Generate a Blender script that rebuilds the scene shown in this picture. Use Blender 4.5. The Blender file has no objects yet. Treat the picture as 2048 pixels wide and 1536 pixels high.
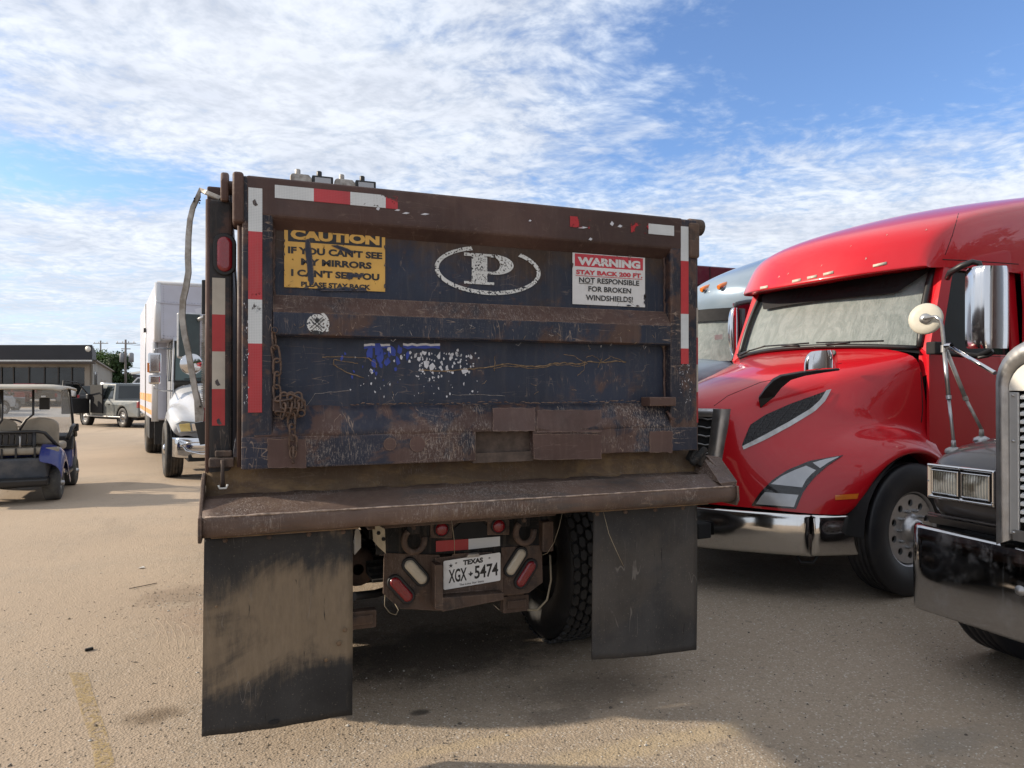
import bpy, bmesh, math, random
from math import sin, cos, tan, atan2, pi, radians, sqrt
from mathutils import Vector, Matrix
from mathutils.bvhtree import BVHTree
random.seed(7)
S = bpy.context.scene
COL = S.collection

# ------------------------------------------------------------------ camera
CAM_H, YAW, PITCH, FPX = 1.6, radians(20.76), radians(0.27), 1420.2
cam_d = bpy.data.cameras.new('camera')
cam_d.sensor_width = 36.0
cam_d.lens = FPX / 2048 * 36
cam_d.clip_start = 0.05
cam_d.clip_end = 5000
cam = bpy.data.objects.new('camera', cam_d)
cam.location = (0, 0, CAM_H)
cam.rotation_euler = (pi / 2 + PITCH, 0, -YAW)
COL.objects.link(cam)
S.camera = cam
S.view_settings.view_transform = 'Standard'
S.view_settings.look = 'None'
S.view_settings.gamma = 1
S.view_settings.exposure = 1.36

# ------------------------------------------------------------------ sun and sky
SUN_EL, SUN_AZ = radians(25), radians(-66)      # azimuth measured from +Y towards +X
sun_d = bpy.data.lights.new('sun', 'SUN')
sun_d.energy = 2.3
sun_d.angle = radians(1.6)
sun_d.color = (1.0, 0.87, 0.70)
sun = bpy.data.objects.new('sun', sun_d)
sv = Vector((sin(SUN_AZ) * cos(SUN_EL), cos(SUN_AZ) * cos(SUN_EL), sin(SUN_EL)))
sun.rotation_euler = sv.to_track_quat('Z', 'Y').to_euler()
sun.location = (0, 0, 30)
COL.objects.link(sun)


class N:
    """small node-graph helper"""
    def __init__(s, nt):
        s.nt = nt

    def new(s, t, **kw):
        n = s.nt.nodes.new(t)
        for k, v in kw.items():
            setattr(n, k, v)
        return n

    def put(s, sock, v):
        if v is None:
            return
        if hasattr(v, 'is_output'):
            s.nt.links.new(v, sock)
        else:
            if isinstance(v, (tuple, list)) and len(v) == 3 and len(sock.default_value) == 4:
                v = (*v, 1)
            sock.default_value = v

    def math(s, op, a, b=None, c=None, clamp=False):
        n = s.new('ShaderNodeMath', operation=op, use_clamp=clamp)
        s.put(n.inputs[0], a)
        s.put(n.inputs[1], b)
        s.put(n.inputs[2], c)
        return n.outputs[0]

    def vmath(s, op, a, b=None):
        n = s.new('ShaderNodeVectorMath', operation=op)
        s.put(n.inputs[0], a)
        s.put(n.inputs[1], b)
        return n.outputs['Value'] if op in ('LENGTH', 'DOT_PRODUCT', 'DISTANCE') else n.outputs[0]

    def coord(s, which='Object'):
        if not hasattr(s, 'tc'):
            s.tc = s.new('ShaderNodeTexCoord')
        return s.tc.outputs[which]

    def xyz(s, v=None):
        n = s.new('ShaderNodeSeparateXYZ')
        s.put(n.inputs[0], v if v is not None else s.coord())
        return n.outputs

    def comb(s, x, y, z):
        n = s.new('ShaderNodeCombineXYZ')
        for i, q in enumerate((x, y, z)):
            s.put(n.inputs[i], q)
        return n.outputs[0]

    def map(s, vec=None, scale=(1, 1, 1), loc=(0, 0, 0), rot=(0, 0, 0)):
        n = s.new('ShaderNodeMapping')
        s.put(n.inputs[0], vec if vec is not None else s.coord())
        n.inputs['Location'].default_value = loc
        n.inputs['Rotation'].default_value = rot
        n.inputs['Scale'].default_value = scale
        return n.outputs[0]

    def noise(s, scale=5, detail=3, rough=.5, vec=None, dist=0, color=False):
        n = s.new('ShaderNodeTexNoise')
        s.put(n.inputs['Vector'], vec if vec is not None else s.coord())
        n.inputs['Scale'].default_value = scale
        n.inputs['Detail'].default_value = detail
        n.inputs['Roughness'].default_value = rough
        n.inputs['Distortion'].default_value = dist
        return n.outputs['Color' if color else 'Fac']

    def vor(s, scale=5, vec=None, feature='F1', out='Distance', rnd=1):
        n = s.new('ShaderNodeTexVoronoi', feature=feature)
        s.put(n.inputs['Vector'], vec if vec is not None else s.coord())
        n.inputs['Scale'].default_value = scale
        n.inputs['Randomness'].default_value = rnd
        return n.outputs[out]

    def step(s, v, a, b, lo=0, hi=1):
        n = s.new('ShaderNodeMapRange', interpolation_type='SMOOTHSTEP')
        s.put(n.inputs[0], v)
        for i, q in enumerate((a, b, lo, hi)):
            s.put(n.inputs[i + 1], q)
        return n.outputs[0]

    def mix(s, f, a, b, mode='MIX'):
        n = s.new('ShaderNodeMix', data_type='RGBA', blend_type=mode)
        s.put(n.inputs[0], f)
        s.put(n.inputs[6], a)
        s.put(n.inputs[7], b)
        return n.outputs[2]

    def mixf(s, f, a, b):
        n = s.new('ShaderNodeMix', data_type='FLOAT')
        s.put(n.inputs[0], f)
        s.put(n.inputs[2], a)
        s.put(n.inputs[3], b)
        return n.outputs[0]

    def bump(s, h, strength=.3, dist=.01, normal=None):
        n = s.new('ShaderNodeBump')
        s.put(n.inputs['Height'], h)
        n.inputs['Strength'].default_value = strength
        n.inputs['Distance'].default_value = dist
        if normal is not None:
            s.put(n.inputs['Normal'], normal)
        return n.outputs[0]

    def lines(s, scale, width, vec=None, detail=2, dist=0.0):
        v = s.noise(scale, detail, .5, vec, dist)
        d = s.math('ABSOLUTE', s.math('SUBTRACT', v, .5))
        return s.step(d, width * .3, width, 1, 0)


world = bpy.data.worlds.new('World')
S.world = world
world.use_nodes = True
wn = N(world.node_tree)
world.node_tree.nodes.clear()
sky = wn.new('ShaderNodeTexSky', sky_type='NISHITA')
sky.sun_disc = False
sky.sun_elevation = SUN_EL
sky.sun_rotation = SUN_AZ
sky.altitude = 100
sky.air_density = 1.0
sky.dust_density = 0.7
sky.ozone_density = 2.0
dirv = wn.coord('Generated')
dx, dy, dz = wn.xyz(dirv)
el = wn.math('MULTIPLY', wn.math('ARCSINE', dz), 180 / pi)
az = wn.math('MULTIPLY', wn.math('ARCTAN2', dx, dy), 180 / pi)
den = wn.math('MAXIMUM', wn.math('ADD', dz, .10), .03)
pv = wn.comb(wn.math('DIVIDE', dx, den), wn.math('DIVIDE', dy, den), 0)


def blob(a0, e0, sa, se, amp):
    ga = wn.math('DIVIDE', wn.math('SUBTRACT', az, a0), sa)
    ge = wn.math('DIVIDE', wn.math('SUBTRACT', el, e0), se)
    r = wn.math('ADD', wn.math('MULTIPLY', ga, ga), wn.math('MULTIPLY', ge, ge))
    return wn.math('MULTIPLY', wn.math('EXPONENT', wn.math('MULTIPLY', r, -1)), amp)


bias = wn.math('ADD', wn.math('ADD', blob(2, 24, 28, 12, .37), .22), blob(26, 10, 14, 6, .16))
for b in (blob(47, 26, 16, 9, -.85), blob(-9, 14.2, 14, 1.9, -.62), blob(30, 16.5, 9, 3.5, -.20),
          blob(50, 11.5, 13, 4.6, .42), blob(-6, 11, 14, 2.2, .18), blob(33, 8, 6, 2.2, -.32), blob(-10, 8, 16, 5.0, .16)):
    bias = wn.math('ADD', bias, b)
bias = wn.math('ADD', bias, wn.step(el, 33, 46, 0, .45))  # extra cloud overhead, out of view, added to lift fill in the shade
bias = wn.math('ADD', bias, wn.step(wn.math('ABSOLUTE', wn.math('SUBTRACT', az, 21)), 50, 85, 0, .35))  # more cloud added out of view to the sides and behind, also for fill
warp = wn.noise(2.0, 2, .5, pv, 0, True)
pw = wn.vmath('ADD', pv, wn.vmath('MULTIPLY', warp, (.22, .22, 0)))
big = wn.noise(.9, 4, .55, wn.map(pw, (1.0, 1.4, 1), rot=(0, 0, .5)), .1)
fine = wn.noise(6.5, 5, .62, wn.map(pw, (1.0, 1.3, 1), rot=(0, 0, .5)), .1)
puff = wn.noise(17, 3, .6, wn.map(pw, (1.1, 1.2, 1), rot=(0, 0, .9)), .0)
dens = wn.math('ADD', wn.math('ADD', wn.math('MULTIPLY', big, 1.0), bias), wn.math('MULTIPLY', wn.math('SUBTRACT', fine, .5), 1.0))
dens = wn.math('ADD', dens, wn.math('MULTIPLY', wn.math('SUBTRACT', puff, .5), .62))
cover = wn.step(dens, .28, 1.0)
thick = wn.step(dens, .60, 1.25)
shade = wn.step(wn.noise(2.2, 4, .55, pw), .35, .68)
ccol = wn.mix(thick, (3.95, 4.45, 5.2), (4.95, 5.15, 5.5))
ccol = wn.mix(wn.math('MULTIPLY', shade, .55), ccol, (3.3, 3.55, 4.1))
lumps = wn.step(wn.math('ADD', wn.math('MULTIPLY', fine, .5), wn.math('MULTIPLY', puff, .5)), .38, .62, .90, 1.06)
ccol = wn.mix(1.0, ccol, wn.comb(lumps, lumps, lumps), 'MULTIPLY')
# thin milky veil towards the horizon
veil = wn.step(el, 15, 0, 0, .70)
skyc = wn.mix(1.0, sky.outputs[0], (.84, .95, 1.16), 'MULTIPLY')
skyc = wn.mix(veil, skyc, (4.0, 4.7, 5.6))
skyc = wn.mix(wn.math('MULTIPLY', cover, .93), skyc, ccol)
bg = wn.new('ShaderNodeBackground')
wn.put(bg.inputs['Color'], skyc)
bg.inputs['Strength'].default_value = 0.075
wo = wn.new('ShaderNodeOutputWorld')
wn.nt.links.new(bg.outputs[0], wo.inputs[0])

# ------------------------------------------------------------------ view geometry
_f = Vector((sin(YAW) * cos(PITCH), cos(YAW) * cos(PITCH), sin(PITCH)))
_r = Vector((cos(YAW), -sin(YAW), 0))
_u = _r.cross(_f)
EYE = Vector((0, 0, CAM_H))


def ray(px, py):
    return _f + _r * ((px - 1024) / FPX) + _u * (-(py - 768) / FPX)


def aY(px, py, Y):
    d = ray(px, py)
    return EYE + d * (Y / d.y)


def aX(px, py, X):
    d = ray(px, py)
    return EYE + d * (X / d.x)


def aD(px, py, D):
    return EYE + ray(px, py) * D


def aG(px, py, z=0):
    d = ray(px, py)
    return EYE + d * ((z - CAM_H) / d.z)


# ------------------------------------------------------------------ objects
def tag(o, label=None, cat=None, group=None, kind=None):
    if label:
        o['label'] = label
    if cat:
        o['category'] = cat
    if group:
        o['group'] = group
    if kind:
        o['kind'] = kind
    return o


def thing(name, label, cat, loc=(0, 0, 0), rz=0, group=None):
    o = bpy.data.objects.new(name, None)
    o.empty_display_size = .2
    o.location = loc
    o.rotation_euler = (0, 0, rz)
    COL.objects.link(o)
    return tag(o, label, cat, group)


def rootof(o):
    while o.parent:
        o = o.parent
    return o


def copy_tree(o, parent=None):
    c = o.copy()
    COL.objects.link(c)
    c.parent = parent
    for ch in list(o.children):
        copy_tree(ch, c)
    return c


WORLD = [True]      # when True the vertices of parts are given in world coordinates


class MB:
    def __init__(s):
        s.v, s.f, s.m, s.s = [], [], [], []

    def add(s, vs, fs, mi=0, smooth=False):
        b = len(s.v)
        s.v += [Vector(p) for p in vs]
        for f in fs:
            s.f.append([b + i for i in f])
            s.m.append(mi)
            s.s.append(smooth)
        return s

    def box(s, x0, x1, y0, y1, z0, z1, mi=0):
        if x0 > x1: x0, x1 = x1, x0
        if y0 > y1: y0, y1 = y1, y0
        if z0 > z1: z0, z1 = z1, z0
        return s.add([(x0, y0, z0), (x1, y0, z0), (x1, y1, z0), (x0, y1, z0), (x0, y0, z1), (x1, y0, z1), (x1, y1, z1), (x0, y1, z1)],
                     [(0, 3, 2, 1), (4, 5, 6, 7), (0, 1, 5, 4), (1, 2, 6, 5), (2, 3, 7, 6), (3, 0, 4, 7)], mi)

    def obox(s, c, size, R=None, mi=0):
        c = Vector(c)
        R = R or Matrix.Identity(3)
        a, b, d = size[0] / 2, size[1] / 2, size[2] / 2
        vs = [c + R @ Vector(p) for p in ((-a, -b, -d), (a, -b, -d), (a, b, -d), (-a, b, -d), (-a, -b, d), (a, -b, d), (a, b, d), (-a, b, d))]
        return s.add(vs, [(0, 3, 2, 1), (4, 5, 6, 7), (0, 1, 5, 4), (1, 2, 6, 5), (2, 3, 7, 6), (3, 0, 4, 7)], mi)

    def prism(s, pts, axis, a, b, mi=0, smooth=False):
        """pts: 2-D outline; axis x: (y,z), y: (x,z), z: (x,y)"""
        def P(p, t):
            return {'x': (t, p[0], p[1]), 'y': (p[0], t, p[1]), 'z': (p[0], p[1], t)}[axis]
        n = len(pts)
        vs = [P(p, a) for p in pts] + [P(p, b) for p in pts]
        s.add(vs, [tuple(range(n)), tuple(range(2 * n - 1, n - 1, -1))], mi)
        bse = len(s.v) - 2 * n
        for i in range(n):
            j = (i + 1) % n
            s.f.append([bse + i, bse + j, bse + n + j, bse + n + i])
            s.m.append(mi)
            s.s.append(smooth)
        return s

    def plate(s, P, thick, mi=0):
        """polygon of 3-D points given an offset vector thickness"""
        n = len(P)
        t = Vector(thick)
        P = [Vector(p) for p in P]
        fs = [tuple(range(n)), tuple(range(2 * n - 1, n - 1, -1))]
        fs += [(i, (i + 1) % n, n + (i + 1) % n, n + i) for i in range(n)]
        return s.add(P + [p + t for p in P], fs, mi)

    def tube(s, pts, r, n=8, mi=0, cap=True, closed=False, flat=1.0):
        pts = [Vector(p) for p in pts]
        m = len(pts)
        rs = r if isinstance(r, (list, tuple)) else [r] * m
        vs, up = [], None
        for i, p in enumerate(pts):
            if closed:
                t = pts[(i + 1) % m] - pts[i - 1]
            else:
                t = pts[min(i + 1, m - 1)] - pts[max(i - 1, 0)]
            t.normalize()
            if up is None:
                up = Vector((0, 0, 1)) if abs(t.z) < .9 else Vector((0, 1, 0))
                a = t.cross(up).normalized()
            else:
                a = (a - t * a.dot(t))
                a.normalize()
            b = t.cross(a)
            for k in range(n):
                th = 2 * pi * k / n
                vs.append(p + (a * cos(th) + b * sin(th) * flat) * rs[i])
        fs = []
        for i in range(m if closed else m - 1):
            j = (i + 1) % m
            for k in range(n):
                l = (k + 1) % n
                fs.append((i * n + k, i * n + l, j * n + l, j * n + k))
        s.add(vs, fs, mi, n > 4)
        if cap and not closed:
            b0 = len(s.v) - len(vs)
            s.f.append([b0 + k for k in range(n)][::-1]); s.m.append(mi); s.s.append(False)
            s.f.append([b0 + (m - 1) * n + k for k in range(n)]); s.m.append(mi); s.s.append(False)
        return s

    def lathe(s, prof, c, axis, n=32, mi=0, smooth=True, close=False):
        """prof: (radius, offset along axis)"""
        c, ax = Vector(c), Vector(axis).normalized()
        a = ax.cross(Vector((0, 0, 1)) if abs(ax.z) < .9 else Vector((1, 0, 0))).normalized()
        b = ax.cross(a)
        vs, fs = [], []
        for r, h in prof:
            for k in range(n):
                th = 2 * pi * k / n
                vs.append(c + ax * h + (a * cos(th) + b * sin(th)) * max(r, 1e-4))
        m = len(prof)
        for i in range(m if close else m - 1):
            j = (i + 1) % m
            for k in range(n):
                l = (k + 1) % n
                fs.append((i * n + k, i * n + l, j * n + l, j * n + k))
        return s.add(vs, fs, mi, smooth)

    def grid(s, rows, mi=0, smooth=True):
        n, m = len(rows), len(rows[0])
        vs = [p for r in rows for p in r]
        fs = [(i * m + j, i * m + j + 1, (i + 1) * m + j + 1, (i + 1) * m + j) for i in range(n - 1) for j in range(m - 1)]
        return s.add(vs, fs, mi, smooth)

    def build(s, name, mats, parent=None, bevel=0, sub=0, solid=0, smooth=None, seg=2, autos=None, recalc=True, world=None):
        me = bpy.data.meshes.new(name)
        off = Vector((0, 0, 0))
        if parent and (WORLD[0] if world is None else world):
            off = rootof(parent).location
        me.from_pydata([tuple(p - off) for p in s.v], [], s.f)
        mats = mats if isinstance(mats, (list, tuple)) else [mats]
        for m in mats:
            me.materials.append(m)
        for i, p in enumerate(me.polygons):
            p.material_index = s.m[i]
            p.use_smooth = s.s[i] if smooth is None else smooth
        if recalc:
            bm = bmesh.new()
            bm.from_mesh(me)
            bmesh.ops.recalc_face_normals(bm, faces=bm.faces)
            bm.to_mesh(me)
            bm.free()
        me.update()
        o = bpy.data.objects.new(name, me)
        COL.objects.link(o)
        if parent:
            o.parent = parent
        if solid:
            md = o.modifiers.new('solidify', 'SOLIDIFY')
            md.thickness = solid
            md.offset = -1
        if bevel:
            md = o.modifiers.new('bevel', 'BEVEL')
            md.width = bevel
            md.segments = seg
            md.limit_method = 'ANGLE'
            md.angle_limit = radians(35)
            md.harden_normals = False
        if sub:
            md = o.modifiers.new('subsurf', 'SUBSURF')
            md.levels = sub
            md.render_levels = sub
        return o


def Rz(a): return Matrix.Rotation(a, 3, 'Z')
def Rx(a): return Matrix.Rotation(a, 3, 'X')
def Ry(a): return Matrix.Rotation(a, 3, 'Y')


_text_cache = {}


def text_mesh(txt, bold=0.0, spacing=1.0, shear=0):
    k = (txt, bold, spacing, shear)
    if k in _text_cache:
        return _text_cache[k]
    cu = bpy.data.curves.new('tmp', 'FONT')
    cu.body = txt
    cu.offset = bold
    cu.space_character = spacing
    cu.shear = shear
    cu.resolution_u = 3
    ob = bpy.data.objects.new('tmp', cu)
    COL.objects.link(ob)
    dg = bpy.context.evaluated_depsgraph_get()
    me = ob.evaluated_get(dg).to_mesh()
    vs = [v.co.copy() for v in me.vertices]
    fs = [tuple(p.vertices) for p in me.polygons]
    ob.evaluated_get(dg).to_mesh_clear()
    bpy.data.objects.remove(ob)
    bpy.data.curves.remove(cu)
    x0, x1 = min(v.x for v in vs), max(v.x for v in vs)
    y0, y1 = min(v.y for v in vs), max(v.y for v in vs)
    vs = [((v.x - x0) / (x1 - x0), (v.y - y0) / (y1 - y0)) for v in vs]
    _text_cache[k] = (vs, fs)
    return vs, fs


def add_text(mb, txt, o, ux, uz, bold=0.0, spacing=1.0, mi=0, shear=0):
    """o: lower left corner, ux / uz: full width and height vectors"""
    vs, fs = text_mesh(txt, bold, spacing, shear)
    o, ux, uz = Vector(o), Vector(ux), Vector(uz)
    mb.add([o + ux * a + uz * b for a, b in vs], fs, mi)
    return mb
# ------------------------------------------------------------------ materials
def mat_new(name):
    m = bpy.data.materials.new(name)
    m.use_nodes = True
    nt = m.node_tree
    b = nt.nodes['Principled BSDF']
    return m, N(nt), b


def simple(name, col, rough=.5, metal=0, var=.12, vscale=6, bump=0, bscale=60, coat=0, dirt=None, dirt_amt=.5, spec=None, alpha=None, trans=0, dscale=4):
    m, n, b = mat_new(name)
    v = n.step(n.noise(vscale, 5, .6), .3, .7, 1 - var, 1 + var)
    c = n.mix(1.0, col, n.comb(v, v, v), 'MULTIPLY')
    r = n.math('ADD', n.math('MULTIPLY', n.noise(vscale * 3, 4, .6), .15), rough - .07)
    if dirt:
        dm = n.math('MULTIPLY', n.step(n.noise(dscale, 7, .68), .45, .68), dirt_amt)
        c = n.mix(dm, c, dirt)
        r = n.mixf(dm, r, .85)
        if metal:
            n.put(b.inputs['Metallic'], n.math('MULTIPLY', n.math('SUBTRACT', 1, dm), metal))
    n.put(b.inputs['Base Color'], c)
    n.put(b.inputs['Roughness'], r)
    if not (dirt and metal):
        b.inputs['Metallic'].default_value = metal
    if coat:
        b.inputs['Coat Weight'].default_value = coat
        b.inputs['Coat Roughness'].default_value = .04
    if spec is not None:
        b.inputs['Specular IOR Level'].default_value = spec
    if trans:
        b.inputs['Transmission Weight'].default_value = trans
    if bump:
        n.put(b.inputs['Normal'], n.bump(n.noise(bscale, 4, .6), bump, .004))
    return m


NAVY = (.018, .025, .045)
BROWN = (.072, .041, .033)
RUST = (.115, .052, .026)
DUST = (.26, .20, .15)
OCHRE = (.20, .125, .06)


def worn(name, base, other=None, thr=.6, w=.06, oscale=2.5, stretch=(1, 1, 1), rough=.55, scratch=.5, speck=.4,
         dust_amt=.25, dust_col=DUST, zrun=None, bump=.35, rust=.3, seed=0.0, edge=True, chips=None, fine=1.0):
    """weathered steel: paint, primer patches, rust bloom, scuffs, scratches and dust"""
    m, n, b = mat_new(name)
    co = n.map(loc=(seed * 3.7, seed * 1.3, seed * 2.1))
    n1 = n.noise(oscale, 8, .66, n.map(co, stretch), .3)
    z = n.xyz()[2]
    if zrun:
        z0, z1, amt = zrun
        n1 = n.math('ADD', n1, n.math('MULTIPLY', n.step(z, z0, z1), amt))
    c = base
    lo = n.step(n.noise(1.7, 5, .6, co), .3, .7, .75, 1.3)
    if other:
        mk = n.step(n1, thr - w, thr + w)
        c = n.mix(mk, base, other)
    c = n.mix(1.0, c, n.comb(lo, lo, lo), 'MULTIPLY')
    # vertical dirty streaks
    st = n.step(n.noise(9, 5, .65, n.map(co, (3.0, 3.0, .25))), .48, .75)
    c = n.mix(n.math('MULTIPLY', st, dust_amt), c, dust_col)
    # rust bloom
    rb = n.math('MULTIPLY', n.step(n.noise(11, 8, .72, co, .6), .56, .70), rust)
    c = n.mix(rb, c, RUST)
    # scuffed speckle in patches
    pm = n.step(n.noise(3.2, 4, .6, n.map(co, (1, 1, 1.8))), .42, .64)
    lo_, hi_ = .60 - .06 * min(1, speck), .70 - .05 * min(1, speck)
    sp = n.step(n.noise(70 * fine, 3, .75, n.map(co, (2.4, 1, .42), rot=(0, .5, 0))), lo_, hi_)
    sp = n.math('MAXIMUM', sp, n.step(n.noise(70 * fine, 3, .75, n.map(co, (2.4, 1, .42), rot=(0, -.65, 0), loc=(3, 1, 2))), lo_ + .01, hi_ + .01))
    sp = n.math('MAXIMUM', sp, n.step(n.noise(110 * fine, 3, .7, co), lo_ + .03, hi_ + .03))
    c = n.mix(n.math('MULTIPLY', n.math('MULTIPLY', sp, pm), speck), c, (.30, .255, .225))
    # scratches, two scales and directions
    s1 = n.lines(6.5, .007, n.map(co, (3.2, 1, .45), rot=(0, .45, 0)), 1, .25)
    s2 = n.lines(12, .012, n.map(co, (.35, 1, 2.4), rot=(0, -.75, 0)), 1, .2)
    s3 = n.lines(13, .012, n.map(co, (2.6, 1, .5), rot=(0, -.5, 0), loc=(5, 3, 1)), 1, .3)
    s1 = n.math('MAXIMUM', s1, n.math('MULTIPLY', s3, n.step(n.noise(2.6, 2, .5, n.map(co, loc=(8, 1, 3))), .5, .6)))
    m1 = n.step(n.noise(6, 3, .5, co), .50, .60)
    m2 = n.step(n.noise(4.3, 3, .5, n.map(co, loc=(4, 2, 9))), .50, .60)
    sc = n.math('MAXIMUM', n.math('MULTIPLY', s1, m1), n.math('MULTIPLY', s2, m2))
    sc = n.math('MULTIPLY', sc, n.step(n.noise(38, 3, .6, co), .38, .56))
    c = n.mix(n.math('MULTIPLY', sc, scratch), c, (.27, .20, .155))
    hgt = n.math('ADD', n.math('MULTIPLY', n.noise(30, 6, .7, co), .5), n.math('MULTIPLY', n.noise(3, 3, .5, co), 1.6))
    nrm = n.bump(hgt, bump, .012)
    if edge:
        bv = n.new('ShaderNodeBevel', samples=4)
        bv.inputs['Radius'].default_value = .008
        g = n.new('ShaderNodeNewGeometry')
        dt = n.vmath('DOT_PRODUCT', bv.outputs[0], g.outputs['Normal'])
        em = n.math('MULTIPLY', n.step(dt, .985, .90), n.step(n.noise(22, 5, .7, co), .38, .6))
        c = n.mix(n.math('MULTIPLY', em, .65), c, (.30, .215, .165))
    n.put(b.inputs['Base Color'], c)
    n.put(b.inputs['Roughness'], n.step(n.noise(7, 5, .6, co), .3, .7, rough - .10, rough + .16))
    b.inputs['Specular IOR Level'].default_value = .35
    n.put(b.inputs['Normal'], nrm)
    return m


def decal(name, col, chip=.45, cscale=14, crack=0.0, pits=0.0, rough=.45, fade=.12, seed=0, honey=0.0, vstreak=0.15, coarse=2.2):
    """printed film that has flaked away in places; the same seed flakes in the same places"""
    m, n, b = mat_new(name)
    co = n.map(loc=(seed, seed * .7, seed * 1.9))
    k = n.noise(cscale, 7, .70, co, .5)
    k2 = n.noise(coarse, 4, .6, co)
    k = n.math('ADD', n.math('MULTIPLY', k, .75), n.math('MULTIPLY', k2, .25))
    hole = n.step(k, chip - .012, chip + .012, 1, 0)
    if crack:
        e = n.vor(cscale * .75, n.vmath('ADD', co, n.vmath('MULTIPLY', n.noise(9, 3, .5, co, 0, True), (.08, .08, .08))), 'DISTANCE_TO_EDGE')
        cm = n.math('MULTIPLY', n.step(e, .008, .020, 1, 0), n.step(n.noise(4, 3, .5, co), .60 - crack * .1, .64))
        hole = n.math('MAXIMUM', hole, cm)
    if pits:
        hole = n.math('MAXIMUM', hole, n.step(n.noise(120, 2, .6, co), .5 - pits * .12 + .12, .5 - pits * .12 + .15))
    v = n.step(n.noise(6, 5, .6, co), .3, .7, 1 - fade, 1 + fade * .5)
    c = n.mix(1.0, col, n.comb(v, v, v), 'MULTIPLY')
    c = n.mix(n.math('MULTIPLY', n.step(n.noise(10, 5, .65, n.map(co, (3, 3, .3))), .5, .75), vstreak), c, (.22, .17, .13))
    if honey:
        h = n.vor(150, n.map(co, (1, 1, 1)), 'DISTANCE_TO_EDGE', 'Distance', .0)
        c = n.mix(n.math('MULTIPLY', n.step(h, .05, .15, 1, 0), honey), c, (.95, .95, .95))
    n.put(b.inputs['Base Color'], c)
    b.inputs['Roughness'].default_value = rough
    n.put(b.inputs['Alpha'], n.math('SUBTRACT', 1, hole))
    return m


def paint_car(name, col, rough=.28, flake=0, dirt=.12, dcol=(.24, .20, .16), wav=.02):
    m, n, b = mat_new(name)
    c = n.mix(1.0, col, n.mix(n.step(n.noise(1.2, 3, .5), .3, .7), (.93, .93, .93), (1.05, 1.05, 1.05)), 'MULTIPLY')
    z = n.xyz()[2]
    d = n.math('MULTIPLY', n.step(n.noise(5, 6, .7), .42, .72), dirt)
    d = n.math('ADD', d, n.math('MULTIPLY', n.step(z, .95, .35), n.math('MULTIPLY', n.noise(14, 5, .7), dirt * 1.6)))
    c = n.mix(d, c, dcol)
    n.put(b.inputs['Base Color'], c)
    n.put(b.inputs['Roughness'], n.math('ADD', rough, n.math('MULTIPLY', d, 1.2)))
    b.inputs['Specular IOR Level'].default_value = .25
    b.inputs['Coat Weight'].default_value = .65
    n.put(b.inputs['Coat Roughness'], n.math('ADD', .02, n.math('MULTIPLY', d, .9)))
    b.inputs['Metallic'].default_value = flake
    if wav:
        n.put(b.inputs['Coat Normal'], n.bump(n.noise(2.0, 2, .5), wav, .05))
    return m


def chrome(name, col=(.62, .62, .63), rough=.10, dirt=.25, wav=.04, streak=True):
    m, n, b = mat_new(name)
    d = n.math('MULTIPLY', n.step(n.noise(6, 6, .7), .5, .75), dirt)
    if streak:
        d = n.math('MAXIMUM', d, n.math('MULTIPLY', n.step(n.noise(16, 4, .6, n.map(scale=(2, 2, .1))), .62, .75), dirt))
    n.put(b.inputs['Base Color'], n.mix(d, col, (.32, .29, .25)))
    n.put(b.inputs['Metallic'], n.math('SUBTRACT', 1, d))
    n.put(b.inputs['Roughness'], n.math('ADD', rough, n.math('MULTIPLY', d, .5)))
    n.put(b.inputs['Normal'], n.bump(n.noise(2.6, 2, .5), wav, .06))
    return m


def glass(name, col=(.02, .025, .025), rough=.03, alpha=None):
    m, n, b = mat_new(name)
    b.inputs['Base Color'].default_value = (*col, 1)
    b.inputs['Roughness'].default_value = rough
    b.inputs['Specular IOR Level'].default_value = .6
    if alpha is not None:
        b.inputs['Alpha'].default_value = alpha
    d = n.step(n.noise(5, 5, .6), .5, .75, rough, rough + .12)
    n.put(b.inputs['Roughness'], d)
    return m


M = {}
M['brown'] = worn('brown_primer_steel', BROWN, (.034, .024, .024), .58, rough=.62, scratch=.25, speck=.10, rust=.15, dust_amt=.08, seed=1)
M['toprail'] = worn('brown_top_rail_paint', (.062, .034, .029), (.076, .044, .036), .56, rough=.52, scratch=.22, speck=.04, rust=.08, dust_amt=.06, seed=2)
M['navy_low'] = worn('navy_lower_panel_paint', NAVY, BROWN, .68, oscale=3.0, rough=.46, scratch=.40, speck=.08, rust=.20, dust_amt=.07, seed=3, fine=.9)
M['navy_up'] = worn('navy_upper_panel_paint', NAVY, (.050, .030, .020), .66, w=.12, oscale=2.6, rough=.55, scratch=.35, speck=.08, rust=.40,
                    dust_amt=.10, zrun=(2.06, 2.34, .32), seed=4)
M['rib_top'] = worn('dusty_brown_ledge', BROWN, (.03, .028, .034), .60, rough=.7, scratch=.55, speck=.65, rust=.25, dust_amt=.30, seed=5)
M['rib_face'] = worn('scratched_navy_rib', NAVY, BROWN, .53, w=.05, oscale=2.2, rough=.5, scratch=.85, speck=.35, rust=.35, dust_amt=.10, seed=6)
M['stile'] = worn('scratched_navy_stile', (.017, .019, .03), BROWN, .52, w=.04, oscale=5, rough=.55, scratch=.8, speck=.45, rust=.40, dust_amt=.12, seed=7)
M['post'] = worn('dark_corner_post_paint', (.022, .021, .023), BROWN, .55, oscale=4, rough=.6, scratch=.3, speck=.12, rust=.25, dust_amt=.12, seed=8)
M['lowrail'] = worn('scuffed_lower_rail', (.024, .027, .042), (.082, .049, .042), .53, w=.03, oscale=2.4, rough=.66, scratch=.85, speck=1.0, rust=.15, dust_amt=.16, seed=9, fine=1.0)
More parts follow.
